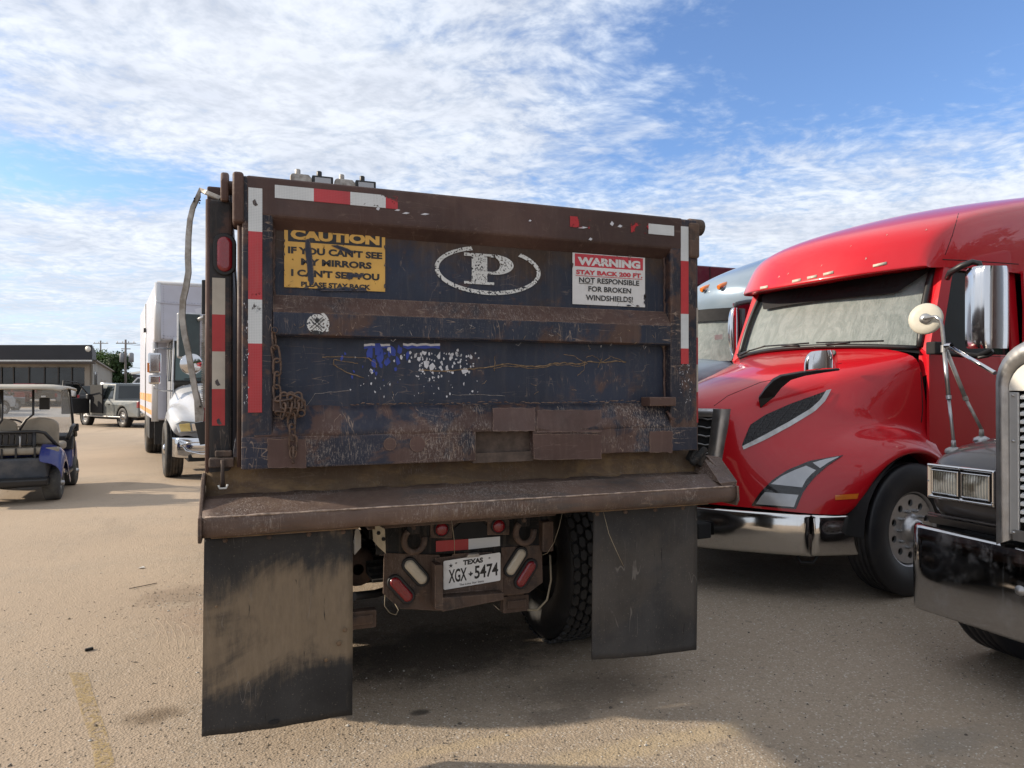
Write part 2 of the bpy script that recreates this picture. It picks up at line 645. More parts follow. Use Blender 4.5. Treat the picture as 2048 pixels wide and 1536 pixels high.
M['patch'] = worn('brown_patch_plate', (.090, .054, .046), (.072, .044, .038), .55, rough=.66, scratch=.22, speck=.12, rust=.12, dust_amt=.10, seed=10)
M['apron'] = worn('rusty_apron_steel', (.105, .068, .052), (.058, .054, .052), .56, w=.08, oscale=1.6, stretch=(.6, 1, 3), rough=.58, scratch=.35, speck=.85,
                  rust=.35, dust_amt=.20, dust_col=(.24, .17, .11), seed=11, bump=.55)
M['sill'] = worn('mud_caked_sill', (.115, .076, .048), (.19, .122, .062), .54, w=.10, oscale=6, stretch=(.8, 1, 1.5), rough=.85, scratch=.2, speck=.30, rust=.4, dust_amt=.35,
                 dust_col=(.16, .125, .08), seed=12, bump=.7)
M['hitch'] = worn('muddy_brown_hitch_steel', (.085, .056, .042), (.045, .034, .030), .56, oscale=5, rough=.75, scratch=.3, speck=.30, rust=.25, dust_amt=.2, seed=13, edge=True)
M['dirtyblack'] = worn('dusty_black_steel', (.012, .012, .012), (.045, .034, .026), .57, oscale=5, rough=.75, scratch=.1, speck=.2, rust=.15, dust_amt=.2, seed=14, edge=False)
M['rustchain'] = worn('rusty_chain_steel', (.15, .095, .068), (.08, .055, .045), .55, oscale=20, rough=.65, scratch=0, speck=.5, rust=.5, dust_amt=.1, seed=15, edge=False)


def flap_mat(name, seed, mud):
    m, n, b = mat_new(name)
    co = n.map(loc=(seed, seed, seed))
    z = n.xyz()[2]
    k_ = 1.0 if mud > .5 else 1.35
    base = n.mix(n.step(n.noise(3, 5, .6, co), .3, .7), (.018 * k_, .018 * k_, .019 * k_), (.038 * k_, .037 * k_, .037 * k_))
    big = n.noise(2.3, 5, .6, n.map(co, (1, 1, 1.3), rot=(0, .5, 0)), .8)
    band = n.math('MULTIPLY', n.step(z, 1.02, .72), n.step(z, .14, .62))
    mk = n.step(n.math('ADD', n.math('ADD', big, n.math('MULTIPLY', band, .30)), n.math('MULTIPLY', n.noise(24, 6, .75, n.map(co, (1.6, 1, .25))), .34)), .70, 1.00)
    mudc = n.mix(n.noise(30, 5, .7, n.map(co, (1.6, 1, .4))), (.125, .095, .063), (.235, .178, .120))
    c = n.mix(n.math('MULTIPLY', mk, mud), base, mudc)
    l = n.step(n.noise(26, 3, .6, n.map(co, (2.2, 1, .28), rot=(0, .35, 0))), .66, .72)
    c = n.mix(n.math('MULTIPLY', l, n.step(n.noise(4, 3, .5, co), .45, .6)), c, (.012, .012, .012))
    sc = n.lines(5, .006, n.map(co, (2.6, 1, .4), rot=(0, -.3, 0)), 1, .3)
    c = n.mix(n.math('MULTIPLY', n.math('MULTIPLY', sc, n.step(n.noise(5, 3, .5, n.map(co, loc=(3, 1, 7))), .55, .6)), .5), c, (.20, .18, .16))
    sp = n.step(n.noise(110, 3, .6, co), .62, .70)
    c = n.mix(n.math('MULTIPLY', sp, .35), c, (.19, .16, .13))
    n.put(b.inputs['Base Color'], c)
    b.inputs['Roughness'].default_value = .62
    b.inputs['Specular IOR Level'].default_value = .3
    n.put(b.inputs['Normal'], n.bump(n.math('ADD', n.noise(18, 5, .65, n.map(co, (1.5, 1, .4))), n.math('MULTIPLY', n.noise(2.5, 2, .5, co), 3)), .35, .01))
    return m


M['flap_mud'] = flap_mat('muddy_rubber_flap', 2.0, 1.0)
M['flap_clean'] = flap_mat('black_rubber_flap', 9.0, .14)
M['tape_w'] = decal('white_reflective_tape', (.50, .53, .54), .355, 10, 0, 0, .35, .1, 1, honey=.35)
M['tape_r'] = decal('red_reflective_tape', (.42, .018, .025), .355, 10, 0, 0, .35, .15, 1, honey=.04)
M['tape_wt'] = decal('torn_white_reflective_tape', (.50, .53, .54), .50, 9, 0, 0, .35, .1, 3, honey=.35)
M['tape_rt'] = decal('torn_red_reflective_tape', (.42, .018, .025), .50, 9, 0, 0, .35, .1, 3)
M['tape_wd'] = decal('dusty_white_reflective_tape', (.42, .38, .32), .34, 10, 0, 0, .5, .15, 5)
M['tape_rd'] = decal('dusty_red_reflective_tape', (.36, .022, .024), .34, 10, 0, 0, .45, .15, 5)
M['sign_y'] = decal('yellow_sign_film', (.62, .36, .075), .375, 16, .4, 0, .5, .12, 8)
M['sign_k'] = decal('black_sign_print', (.012, .011, .012), .375, 16, .4, 0, .5, .1, 8)
M['sign_w'] = decal('white_sign_film', (.62, .62, .62), .37, 22, .5, 0, .5, .08, 11)
M['sign_r'] = decal('red_sign_print', (.50, .035, .055), .37, 22, .5, 0, .5, .1, 11)
M['sign_k2'] = decal('black_warning_print', (.014, .014, .016), .37, 22, .5, 0, .5, .1, 11)
M['logo_w'] = decal('white_logo_film', (.60, .61, .60), .36, 24, .3, .62, .5, .1, 15)
M['white_chip'] = simple('white_vinyl_flake', (.55, .56, .60), .5, vscale=20)
M['blue_chip'] = simple('blue_vinyl_flake', (.018, .045, .30), .45, vscale=20)
M['lampred'] = simple('red_lamp_lens', (.20, .006, .012), .22, coat=.6, bump=.5, bscale=160)
M['lampwhite'] = simple('dusty_clear_lens', (.50, .44, .34), .35, coat=.4, bump=.6, bscale=120)
M['rubber'] = simple('black_rubber', (.012, .012, .013), .6, bump=.2)
M['tyre'] = simple('tyre_rubber', (.017, .017, .018), .68, var=.3, vscale=8, bump=.3, dirt=(.11, .085, .06), dirt_amt=.55, dscale=5)
M['tyre_dark'] = simple('shade_dark_tyre_base', (.007, .007, .008), .6, var=.4, bump=.3, dirt=(.045, .038, .03), dirt_amt=.3, dscale=9)  # darker base puts the shade between tread blocks into the colour
M['tread'] = simple('worn_tread_rubber', (.030, .030, .031), .6, var=.3, bump=.4, bscale=90, dirt=(.07, .06, .048), dirt_amt=.4, dscale=14)
M['tyre_clean'] = simple('dark_tyre_rubber', (.013, .014, .018), .5, var=.2, vscale=3, bump=.15, dirt=(.06, .05, .04), dirt_amt=.35)
M['alu'] = simple('brushed_aluminium', (.42, .42, .42), .35, metal=.9, var=.15, vscale=10, dirt=(.20, .17, .13), dirt_amt=.35)
M['alu_old'] = simple('weathered_aluminium', (.36, .34, .31), .48, metal=.55, var=.25, vscale=18, bump=.4, bscale=40, dirt=(.13, .10, .07), dirt_amt=.6, dscale=12)
M['chrome'] = chrome('chrome', dirt=.12)
M['chrome_b'] = chrome('polished_bumper_steel', (.64, .63, .61), .09, .10, .10)
M['chrome_d'] = chrome('dark_polished_steel', (.50, .50, .51), .07, .22, .015)
M['white_plastic'] = simple('white_plastic', (.62, .60, .55), .4, var=.06)
M['plate_w'] = simple('white_number_plate', (.72, .73, .73), .35, var=.05, dirt=(.3, .26, .2), dirt_amt=.2, dscale=9)
M['ink'] = simple('black_print', (.008, .008, .009), .45)
M['black'] = simple('black_plastic', (.012, .012, .013), .45, var=.2)
M['matteblack'] = simple('matte_black', (.007, .007, .008), .8, var=.2)
M['wire'] = simple('pale_wire', (.30, .25, .17), .5)
M['red'] = paint_car('red_truck_paint', (.50, .006, .014), .30, 0, .012, wav=.008)
M['gray'] = paint_car('grey_metallic_paint', (.105, .096, .094), .30, .35, .16)
M['silver'] = paint_car('silver_blue_paint', (.24, .31, .38), .30, .30, .06)
M['maroon'] = paint_car('maroon_paint', (.10, .006, .022), .30, 0, .08)
M['whitepaint'] = paint_car('white_truck_paint', (.52, .53, .55), .30, 0, .07)
M['boxwhite'] = simple('white_box_panel', (.47, .48, .545), .45, var=.03, dirt=(.42, .40, .40), dirt_amt=.2, dscale=2)
M['boxghost'] = simple('lighter_ghost_lettering', (.55, .56, .61), .45, var=.03)
M['orange'] = simple('orange_stripe', (.62, .27, .06), .5, dirt=(.55, .5, .42), dirt_amt=.5)
M['glass'] = glass('dark_glass')
M['amber'] = simple('amber_lens', (.65, .17, .02), .2, coat=.8)
M['lens'] = glass('lamp_lens', (.38, .40, .42), .06)
M['blackgloss'] = simple('gloss_black', (.008, .008, .010), .12, coat=.5)
# ------------------------------------------------------------------ ground
def ground_mat():
    m, n, b = mat_new('worn_sandy_asphalt')
    co = n.coord()
    x, y, z = n.xyz(co)
    grit = n.vor(125, co, 'F1', 'Color')
    gr = n.xyz(grit)[0]
    grit2 = n.noise(210, 2, .6, co)
    agg = n.mix(gr, (.28, .222, .162), (.385, .312, .235))
    agg = n.mix(n.step(grit2, .35, .65), agg, n.mix(.3, agg, (.42, .36, .285)))
    agg = n.mix(n.math('MULTIPLY', n.step(gr, .92, .97), .55), agg, (.62, .58, .52))
    agg = n.mix(n.math('MULTIPLY', n.step(n.xyz(n.vor(34, co, 'F1', 'Color'))[1], .985, .995), .35), agg, (.10, .085, .07))
    sandc = n.mix(n.noise(150, 3, .65, co), (.365, .278, .200), (.49, .388, .285))
    w = n.noise(.32, 5, .6, co, .4)
    w2 = n.noise(1.5, 6, .65, co, .5)
    west = n.step(x, 1.6, -1.2, -.05, .17)
    sand = n.math('ADD', n.math('ADD', n.math('MULTIPLY', w, .65), n.math('MULTIPLY', w2, .55)), west)
    sm = n.step(sand, .52, .84)
    c = n.mix(n.math('MULTIPLY', sm, .80), agg, sandc)
    big = n.step(n.noise(.13, 3, .5, co), .3, .7, .88, 1.1)
    c = n.mix(1.0, c, n.comb(big, big, big), 'MULTIPLY')
    # tiny pock marks
    pk = n.step(n.noise(60, 3, .6, co), .36, .30)
    c = n.mix(n.math('MULTIPLY', pk, .35), c, (.10, .078, .055))

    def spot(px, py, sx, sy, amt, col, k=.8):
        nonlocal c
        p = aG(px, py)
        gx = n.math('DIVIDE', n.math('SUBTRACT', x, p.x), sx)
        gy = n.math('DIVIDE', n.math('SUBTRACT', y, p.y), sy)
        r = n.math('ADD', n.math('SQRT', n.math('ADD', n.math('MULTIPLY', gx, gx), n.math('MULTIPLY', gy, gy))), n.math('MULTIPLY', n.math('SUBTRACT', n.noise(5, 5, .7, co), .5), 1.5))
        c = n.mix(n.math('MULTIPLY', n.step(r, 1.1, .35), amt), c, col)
    spot(310, 1430, .16, .12, .65, (.11, .075, .045))
    spot(840, 1425, .06, .04, .75, (.035, .030, .026))
    spot(1900, 1480, .30, .14, .35, (.17, .17, .155))
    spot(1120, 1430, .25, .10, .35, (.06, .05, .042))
    spot(350, 1190, .35, .30, .35, (.16, .11, .075))
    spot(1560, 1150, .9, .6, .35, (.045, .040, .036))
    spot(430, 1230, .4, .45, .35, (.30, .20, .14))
    spot(880, 1300, 1.0, .55, .72, (.055, .045, .036))  # dark stain plus the shade under the truck, painted into the ground
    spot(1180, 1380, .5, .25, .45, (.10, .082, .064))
    spot(1300, 1490, .75, .10, .60, (.42, .33, .21))  # this and the next paint the sunlit strip behind the truck into the ground
    spot(930, 1490, .40, .06, .55, (.42, .33, .21))
    # oil drips along the drive
    od = n.step(n.noise(.9, 3, .5, n.map(co, (1, .3, 1))), .60, .70)
    c = n.mix(n.math('MULTIPLY', od, .18), c, (.09, .075, .06))
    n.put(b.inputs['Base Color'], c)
    b.inputs['Roughness'].default_value = .92
    b.inputs['Specular IOR Level'].default_value = .22
    h = n.math('ADD', n.math('MULTIPLY', n.noise(130, 3, .6, co), .35), n.math('MULTIPLY', n.vor(80, co), .35))
    h = n.math('ADD', h, n.math('MULTIPLY', n.noise(9, 5, .6, co), .9))
    # tyre prints in the dust
    n.put(b.inputs['Normal'], n.bump(h, .75, .012))
    return m


M['ground'] = ground_mat()
g = MB()
xs = [-700, -60, -20, -8, 0, 8, 20, 60, 700]
g.grid([[(X, Y, 0) for X in xs] for Y in [-300, -20, 0, 8, 20, 60, 200, 1400]], smooth=False)
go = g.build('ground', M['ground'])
tag(go, 'worn sandy asphalt yard with fine gravel and dust', None, kind='structure')

# faded yellow line
ylm = decal('faded_yellow_line_paint', (.43, .31, .125), .47, 34, 0, .75, .9, .2, 31, coarse=3.0)
for n__ in ylm.node_tree.nodes:
    if n__.type == 'MATH' and n__.operation == 'SUBTRACT' and n__.outputs[0].links and n__.outputs[0].links[0].to_socket.name == 'Alpha':
        n__.inputs[0].default_value = .55
q = [aG(140, 1340), aG(175, 1340), aG(200, 1420), aG(222, 1480), aG(250, 1560), aG(215, 1560), aG(190, 1480), aG(165, 1420)]
g = MB()
P = [(138, 176, 1345), (150, 184, 1380), (162, 200, 1425), (178, 215, 1470), (188, 228, 1520), (194, 240, 1570)]
g.grid([[aG(a, y, .004), aG(b_, y, .004)] for a, b_, y in P], smooth=False)
tag(g.build('painted_line', ylm), 'faded yellow painted line on the yard', None, kind='structure')

# pale concrete strip in front of the far building
g = MB()
conc = simple('pale_concrete', (.42, .40, .37), .85, var=.1, vscale=1)
g.grid([[aG(-500, 834, .004), aG(140, 834, .004)], [aG(-500, 816, .004), aG(140, 816, .004)]], smooth=False)
tag(g.build('concrete_pavement', conc), 'pale concrete apron before the low building', None, kind='structure')

# loose stones: one uncountable scatter
g = MB()
rs = random.Random(3)
for i in range(5200):
    if i < 3800:
        p = aG(rs.uniform(-40, 2090), 830 + 730 * rs.random() ** .55)
    else:
        c0 = rs.choice([aG(330, 1210), aG(420, 1185), aG(1990, 1330), aG(1700, 1250), aG(800, 1400), aG(1400, 1480), aG(500, 1500)])
        p = c0 + Vector((rs.gauss(0, .25), rs.gauss(0, .3), 0))
    s = rs.uniform(.0022, .0055) * (1 if rs.random() < .97 else 2.0)
    a = rs.random() * 6
    vs = []
    for k in range(5):
        t = a + k * 1.256 + rs.uniform(-.3, .3)
        vs.append((p.x + cos(t) * s * rs.uniform(.8, 1.5), p.y + sin(t) * s, s * .25))
    vs += [(p.x, p.y, s * rs.uniform(.7, 1.2)), (p.x, p.y, -.002)]
    g.add(vs, [(k, (k + 1) % 5, 5) for k in range(5)] + [((k + 1) % 5, k, 6) for k in range(5)], 0 if rs.random() < .55 else (1 if rs.random() < .55 else 2))
stone_m = [simple('tan_gravel', (.30, .24, .17), .9), simple('dark_gravel', (.09, .075, .06), .9), simple('pale_gravel', (.50, .46, .40), .9)]
tag(g.build('gravel', stone_m, recalc=False), 'loose small stones scattered over the yard', None, kind='stuff')

# tyre tread prints pressed into the dust
g = MB()
def pr_(pts, w=.0018):
    P = [aG(x, y, .0005) for x, y in pts]
    Q = []
    for a_, b_ in zip(P, P[1:]):
        for k in range(4): Q.append(a_ + (b_ - a_) * k / 4 + Vector((rs.uniform(-.002, .002), rs.uniform(-.002, .002), 0)))
    Q.append(P[-1])
    g.tube(Q, w, 5, flat=.55)
for o in range(5):
    x = 298 + o * 17
    pr_([(x, 1238 + o * 2), (x + 12, 1254), (x + 20, 1272), (x + 24, 1298)])
tag(g.build('tread_prints', simple('pressed_dust', (.44, .345, .25), .9, vscale=40)), 'tyre tread prints pressed into the dusty yard', None, kind='stuff')

# a few single bits of litter lying on the yard
g = MB()
c = aG(283, 1137)
g.add([(c.x - .03, c.y, .004), (c.x, c.y - .02, .012), (c.x + .03, c.y + .005, .005), (c.x + .01, c.y + .03, .014), (c.x - .015, c.y + .02, .006)], [(0, 1, 2), (0, 2, 3), (0, 3, 4)])
tag(g.build('scrap_of_paper', M['white_plastic'], solid=.001), 'small crumpled pale scrap of paper lying on the sand', 'litter')
g = MB()
g.tube([aG(258, 1177, .006), aG(285, 1172, .01), aG(313, 1166, .006)], .003, 5)
tag(g.build('twig', M['dirtyblack']), 'thin dark twig lying on the sandy ground left of the flap', 'twig')
g = MB()
c = aG(178, 1301)
g.obox((c.x, c.y, .008), (.045, .02, .015), Rz(.4))
tag(g.build('wood_chip', M['dirtyblack'], bevel=.003), 'small dark chip lying on the sand near the left edge', 'litter')

# ------------------------------------------------------------------ dump truck
D, YR, YP = 3.2, 3.262, 3.30
DT = thing('dump_truck', 'brown and navy dump truck seen from behind with caution and warning signs on its tailgate', 'dump truck', (1.1, 3.3, 0))


def X_(px, Y, py=775): return aY(px, py, Y).x
def Z_(px, py, Y): return aY(px, py, Y).z


BX0, BX1 = -.146, 2.352            # body width
TX0, TX1 = -.005, 2.2745           # tailgate width
ZT, ZB = 2.500, 1.252
# -- body box behind the tailgate
g = MB()
g.box(BX0 + .03, BX0 + .09, YP + .14, 7.4, 1.18, 2.46)
for yy in [3.9 + i * .62 for i in range(6)]:
    g.box(BX0 - .01, BX0 + .03, yy, yy + .10, 1.14, 2.46)
g.box(BX0 - .005, BX0 + .10, 3.44, 7.4, 2.40, 2.50)
g.build('side_wall', M['post'], DT, bevel=.008)
g = MB()
g.box(BX1 - .09, BX1 - .03, YP + .14, 7.4, 1.18, 2.46)
for yy in [3.9 + i * .62 for i in range(6)]:
    g.box(BX1 - .03, BX1 + .01, yy, yy + .10, 1.14, 2.46)
g.box(BX1 - .10, BX1 + .005, 3.44, 7.4, 2.40, 2.50)
g.build('side_wall', M['post'], DT, bevel=.008)
g = MB()
g.box(BX0 + .09, BX1 - .09, 3.42, 7.4, 1.12, 1.18)
g.build('bed_floor', M['brown'], DT)
g = MB()
g.box(BX0 + .02, BX1 - .02, 7.4, 7.5, 1.1, 2.56)
g.build('head_board', M['brown'], DT, bevel=.01)
# -- cab far ahead
g = MB()
g.prism([(7.7, .95), (9.2, .95), (9.3, 1.7), (8.95, 2.42), (8.7, 2.5), (7.8, 2.5), (7.7, 2.3)], 'x', .12, 2.08)
g.prism([(9.2, .75), (10.6, .75), (10.7, 1.4), (10.3, 1.62), (9.2, 1.72)], 'x', .25, 1.95)
g.build('cab', M['whitepaint'], DT, bevel=.05, seg=3)
# -- chassis rails
for xx in (.62, 1.42):
    g = MB()
    g.box(xx, xx + .09, 3.75, 10.5, .80, 1.06)
    g.build('chassis_rail', M['dirtyblack'], DT, bevel=.008)
# cross lights on the head board
for px, py, kind in ((602, 358, 0), (645, 362, 1), (690, 368, 0), (731, 371, 1)):
    c = aY(px, py + 8, 7.45)
    g = MB()
    w, h = .105, .085
    if kind:
        g.box(c.x - w, c.x + w, 7.42, 7.50, c.z - h - .01, c.z + h)
    else:
        g.prism([(c.x - w, c.z - h), (c.x + w, c.z - h), (c.x + w, c.z + h * .6), (c.x + w * .7, c.z + h), (c.x - w * .8, c.z + h), (c.x - w, c.z + h * .8)], 'y', 7.42, 7.52)
    g.tube([(c.x - .03, 7.48, c.z + h * .7), (c.x - .03, 7.48, c.z + h * 1.7)], .03, 6)
    g.tube([(c.x, 7.48, c.z - h), (c.x, 7.48, c.z - .35)], .03, 6)
    lo = g.build('work_lamp', M['black'] if kind else M['alu_old'], DT, bevel=.01)
    if kind:
        g = MB()
        g.box(c.x - w * .75, c.x + w * .75, 7.405, 7.415, c.z - h * .7, c.z + h * .72)
        g.build('lamp_lens', M['lens'], lo)

# -- tailgate
TG = MB().box(TX0 + .02, TX1 - .02, YR, YR + .025, 1.30, 2.46).build('tailgate', M['navy_low'], DT)
xi0, xi1 = X_(546, D), X_(1342, D)          # opening between the stiles
zr_b = Z_(548, 432, D)
zm0, zm1, zm2 = Z_(556, 590, YR), Z_(556, 623, D), Z_(556, 668, D)
zl0, zl1 = Z_(556, 812, YR), Z_(556, 873, D)
# top rail (box section with sloped underside)
MB().prism([(D, ZT), (D, zr_b), (YR + .003, zr_b - .055), (YR + .09, zr_b - .055), (YR + .09, ZT - .012)], 'x', xi0 - .11, xi1 + .075).build('top_rail', M['toprail'], TG, bevel=.012, seg=3)
# upper panel sheet
MB().box(xi0 - .005, xi1 + .005, YR - .004, YR + .004, zm0 - .01, zr_b - .04).build('upper_panel', M['navy_up'], TG)
# middle rib: dusty ledge and scratched face
g = MB()
g.plate([(xi0, YR - .008, zm0), (xi1, YR - .008, zm0), (xi1, D, zm1), (xi0, D, zm1)], (0, .004, -.004))
g.build('rib_ledge', M['rib_top'], TG)
MB().prism([(D, zm1), (D, zm2), (D + .014, zm2 - .008), (YR - .002, zm2 - .006), (YR - .002, zm0 - .012), (D + .008, zm1 - .002)], 'x', xi0, xi1).build('middle_rib', M['rib_face'], TG, bevel=.006)
# stiles
for a, b_ in ((TX0, xi0), (xi1, TX1)):
    MB().box(a, b_, D + .002, YR + .09, zl1 - .07 if a < 1 else zl1 - .04, ZT - .004).build('stile', M['stile'], TG, bevel=.010, seg=3)
# weld beads along the inner stile edges
rs = random.Random(5)
for xx in (xi0 + .004, xi1 - .004):
    z = 1.36
    P = []
    while z < 2.36:
        P.append((xx + rs.uniform(-.004, .004), YR - .006 + rs.uniform(-.003, .002), z))
        z += .018
    MB().tube(P, [rs.uniform(.005, .009) for _ in P], 6).build('weld_bead', M['patch'], TG)
# rounded left edge bar, catching light
MB().tube([(TX0 - .006, D + .03, Z_(470, 441, D)), (TX0 - .006, D + .03, ZB + .01)], .012, 10).build('edge_bar', M['brown'], TG)
# lower rail: scuffed slope and lower face, cut around the hole
xh0, xh1 = X_(952, D), X_(1066, D)
zh = Z_(1010, 866, D)
g = MB()
ztop = zl0
rows = []
for i in range(5):
    t = i / 4
    yv = YR + (D - YR) * t
    zv = ztop + (zl1 - ztop) * t
    rows.append([(TX0 + .05 + (xi1 + .03 - TX0 - .05) * k / 24, yv + .0025 * sin(k * 1.7 + i), zv + .003 * sin(k * 2.3)) for k in range(25)])
g.grid(rows)
g.build('lower_ledge', M['lowrail'], TG, solid=.006)
MB().box(TX0, xh0, D, D + .05, ZB, zl1 + .001).build('lower_face', M['lowrail'], TG, bevel=.006)
MB().box(xh1, TX1, D, D + .05, ZB + .012, zl1 + .001).build('lower_face', M['lowrail'], TG, bevel=.006)
MB().box(xh0 - .01, xh1 + .01, D + .052, D + .06, ZB - .01, zl1).build('torn_opening', simple('grimy_steel', (.090, .064, .050), .8, var=.3, vscale=20, bump=.5), TG)
MB().box(xh0 - .01, xh1 + .01, D + .02, D + .05, ZB - .012, ZB + .035).build('torn_opening', bpy.data.materials['grimy_steel'], TG)


# welded patch plates with ragged edges
def ragged(px0, py0, px1, py1, Y, ym=.004, jag=.003, n=9, top=True, seed=0, slope=None):
    r = random.Random(seed)
    P = []
    tl, tr, br, bl = (px0, py0), (px1, py0), (px1, py1), (px0, py1)
    for (a, b__) in ((tl, tr), (tr, br), (br, bl), (bl, tl)):
        for k in range(n):
            t = k / n
            x = a[0] + (b__[0] - a[0]) * t + r.uniform(-1.2, 1.2)
            y = a[1] + (b__[1] - a[1]) * t + r.uniform(-1.2, 1.2)
            P.append((x, y))
    out = []
    for x, y in P:
        if slope:
            t = (y - slope[0]) / (slope[1] - slope[0])
            Yv = YR + (D - YR) * t - ym
        else:
            Yv = Y - ym
        out.append(aY(x, y, Yv))
    return out


MB().plate(ragged(986, 816, 1070, 862, 0, .008, seed=1, slope=(806, 864)), (0, .007, 0)).build('patch_plate', M['patch'], TG)
MB().plate(ragged(1074, 820, 1203, 864, 0, .006, seed=2, slope=(803, 866)), (0, .005, 0)).build('patch_plate', M['patch'], TG)
MB().plate(ragged(1067, 868, 1203, 919, D, .006, seed=3), (0, .006, 0)).build('patch_plate', M['patch'], TG)
MB().plate(ragged(535, 878, 612, 936, D, .005, seed=4), (0, .005, 0)).build('patch_plate', M['patch'], TG)
MB().plate(ragged(1300, 862, 1345, 905, D, .005, seed=5), (0, .005, 0)).build('patch_plate', M['patch'], TG)
for cx, cy, rr in ((835, 888, 16), (780, 888, 13)):
    P = [aY(cx + rr * cos(t * .5236), cy + rr * 1.02 * sin(t * .5236), D - .004) for t in range(12)]
    MB().plate(P, (0, .004, 0)).build('patch_plate', M['patch'], TG, bevel=.001)
# torn lips of sheet along the bottom of the lower panel
rs = random.Random(11)
g = MB()
for k in range(60):
    px = 700 + k * 10.6
    py = 811 + (px - 560) * -.012 + rs.uniform(-2, 2)
    a = aY(px, py, YR - .012)
    b_ = aY(px + rs.uniform(6, 16), py + rs.uniform(-2, 2), YR - .018)
    g.tube([a, (a + b_) / 2 + Vector((0, 0, rs.uniform(-.003, .004))), b_], [.001, rs.uniform(.002, .0045), .001], 5)
tag(g.build('curled_rust_flakes', M['rib_top'], TG), kind='stuff')
# latch lug at right, chain lug at left
MB().box(X_(1294, D), X_(1346, D), D - .03, YR, Z_(1320, 812, D), Z_(1320, 794, D)).build('chain_lug', M['brown'], TG, bevel=.005)
MB().box(X_(545, D), X_(606, D), D - .02, YR, Z_(580, 822, D), Z_(580, 797, D)).build('chain_lug', M['brown'], TG, bevel=.004)
MB().tube([aY(1334, 822, D + .02), aY(1345, 840, D)], .008, 6).build('weld_bead', M['patch'], TG)


# reflective tapes
def tape(cx0, cx1, ys, Y, mats, par, tilt=0, first=0):
    for i in range(len(ys) - 1):
        g = MB()
        x0, x1 = X_(cx0, Y), X_(cx1, Y)
        mx = (cx0 + cx1) / 2
        z1, z0 = Z_(mx, ys[i], Y), Z_(mx, ys[i + 1], Y)
        g.box(x0, x1, Y - .0015, Y + .0015, z0, z1)
        g.build('reflective_strip', mats[(i + first) % 2], par)


tape(496, 524, [376, 463, 599, 687, 825], D, (M['tape_w'], M['tape_r']), TG)
tape(1362, 1377, [453, 522, 628, 697, 728], D, (M['tape_w'], M['tape_r']), TG)
for i, (a, b_, m_) in enumerate(((549, 627, 'tape_w'), (627, 700, 'tape_r'), (700, 771, 'tape_wt'), (771, 795, 'tape_rt'), (1140, 1180, 'tape_rt'), (1262, 1297, 'tape_rt'), (1297, 1348, 'tape_w'))):
    if a < 1000:
        z1 = Z_(a, 369.5 + (a - 549) * .094, D - .001)
        z0 = Z_(a, 395.5 + (a - 549) * .094, D - .001)
    else:
        z1 = Z_(1297, 447, D - .001)
        z0 = Z_(1297, 467.5, D - .001)
    MB().box(X_(a, D), X_(b_, D), D - .0025, D + .001, z0, z1).build('reflective_strip', M[m_], TG)
for px, py, w, h in ((1224, 447, 4, 5), (1240, 452, 5, 3), (1181, 478, 4, 3), (1060, 441, 3, 2), (795, 420, 6, 2), (812, 426, 8, 2), (850, 428, 9, 2), (756, 417, 4, 4), (1166, 455, 10, 2)):
    MB().plate([aY(px, py - h, D - .002), aY(px + w, py, D - .002), aY(px + 1, py + h, D - .002), aY(px - w, py + 1, D - .002)], (0, .001, 0)).build('tape_scrap', M['white_chip'], TG)

# caution sign
YS = YR - .008
def P_(px, py, Y=YS): return aY(px, py, Y)
sx0, sx1 = X_(568, YS), X_(770, YS)
sz1, sz0 = Z_(568, 452, YS), Z_(568, 574, YS)
SG = MB().box(sx0, sx1, YS - .001, YS + .001, sz0, sz1).build('caution_sign', M['sign_y'], TG)
W_, H_ = sx1 - sx0, sz1 - sz0
def sgn(u, v): return Vector((sx0 + W_ * u, YS - .0022, sz0 + H_ * v))
g = MB()
a, b_ = sgn(.035, .755), sgn(.965, .995)
g.box(a.x, b_.x, YS - .0018, YS - .001, a.z, b_.z)
g.build('header_band', M['sign_k'], SG)
g = MB()
add_text(g, 'CAUTION', sgn(.06, .79) + Vector((0, -.001, 0)), (W_ * .88, 0, 0), (0, 0, H_ * .175), bold=.06)
g.build('lettering', M['sign_y'], SG, recalc=False)
for t_, u0, u1, v0, v1 in (("IF YOU CAN'T SEE", .035, .97, .555, .675), ("MY MIRRORS", .16, .86, .375, .490), ("I CAN'T SEE YOU", .065, .94, .185, .305), ("PLEASE STAY BACK", .16, .85, .02, .105)):
    g = MB()
    a = sgn(u0, v0)
    add_text(g, t_, a, (W_ * (u1 - u0), 0, 0), (0, 0, H_ * (v1 - v0)), bold=.048)
    g.build('lettering', M['sign_k'], SG, recalc=False)
def blotch(pts, Y, mat, name, par, th=.001):
    return MB().plate([aY(x, y, Y) for x, y in pts], (0, th, 0)).build(name, mat, par)
blotch([(611, 479), (619, 477), (623, 500), (627, 540), (628, 566), (622, 571), (616, 560), (614, 530), (610, 500)], YS - .0045, M['navy_low'], 'torn_gap', SG)
blotch([(662, 491), (675, 490), (695, 497), (708, 504), (700, 507), (680, 500)], YS - .0045, M['navy_low'], 'torn_gap', SG)
blotch([(640, 582), (648, 575), (668, 577), (690, 573), (712, 578), (726, 574), (735, 582)], YS - .0045, M['navy_up'], 'torn_gap', SG)
blotch([(690, 551), (700, 545), (716, 549), (728, 546), (722, 556), (708, 554), (698, 560)], YS - .0045, M['navy_low'], 'torn_gap', SG)
rs = random.Random(77)
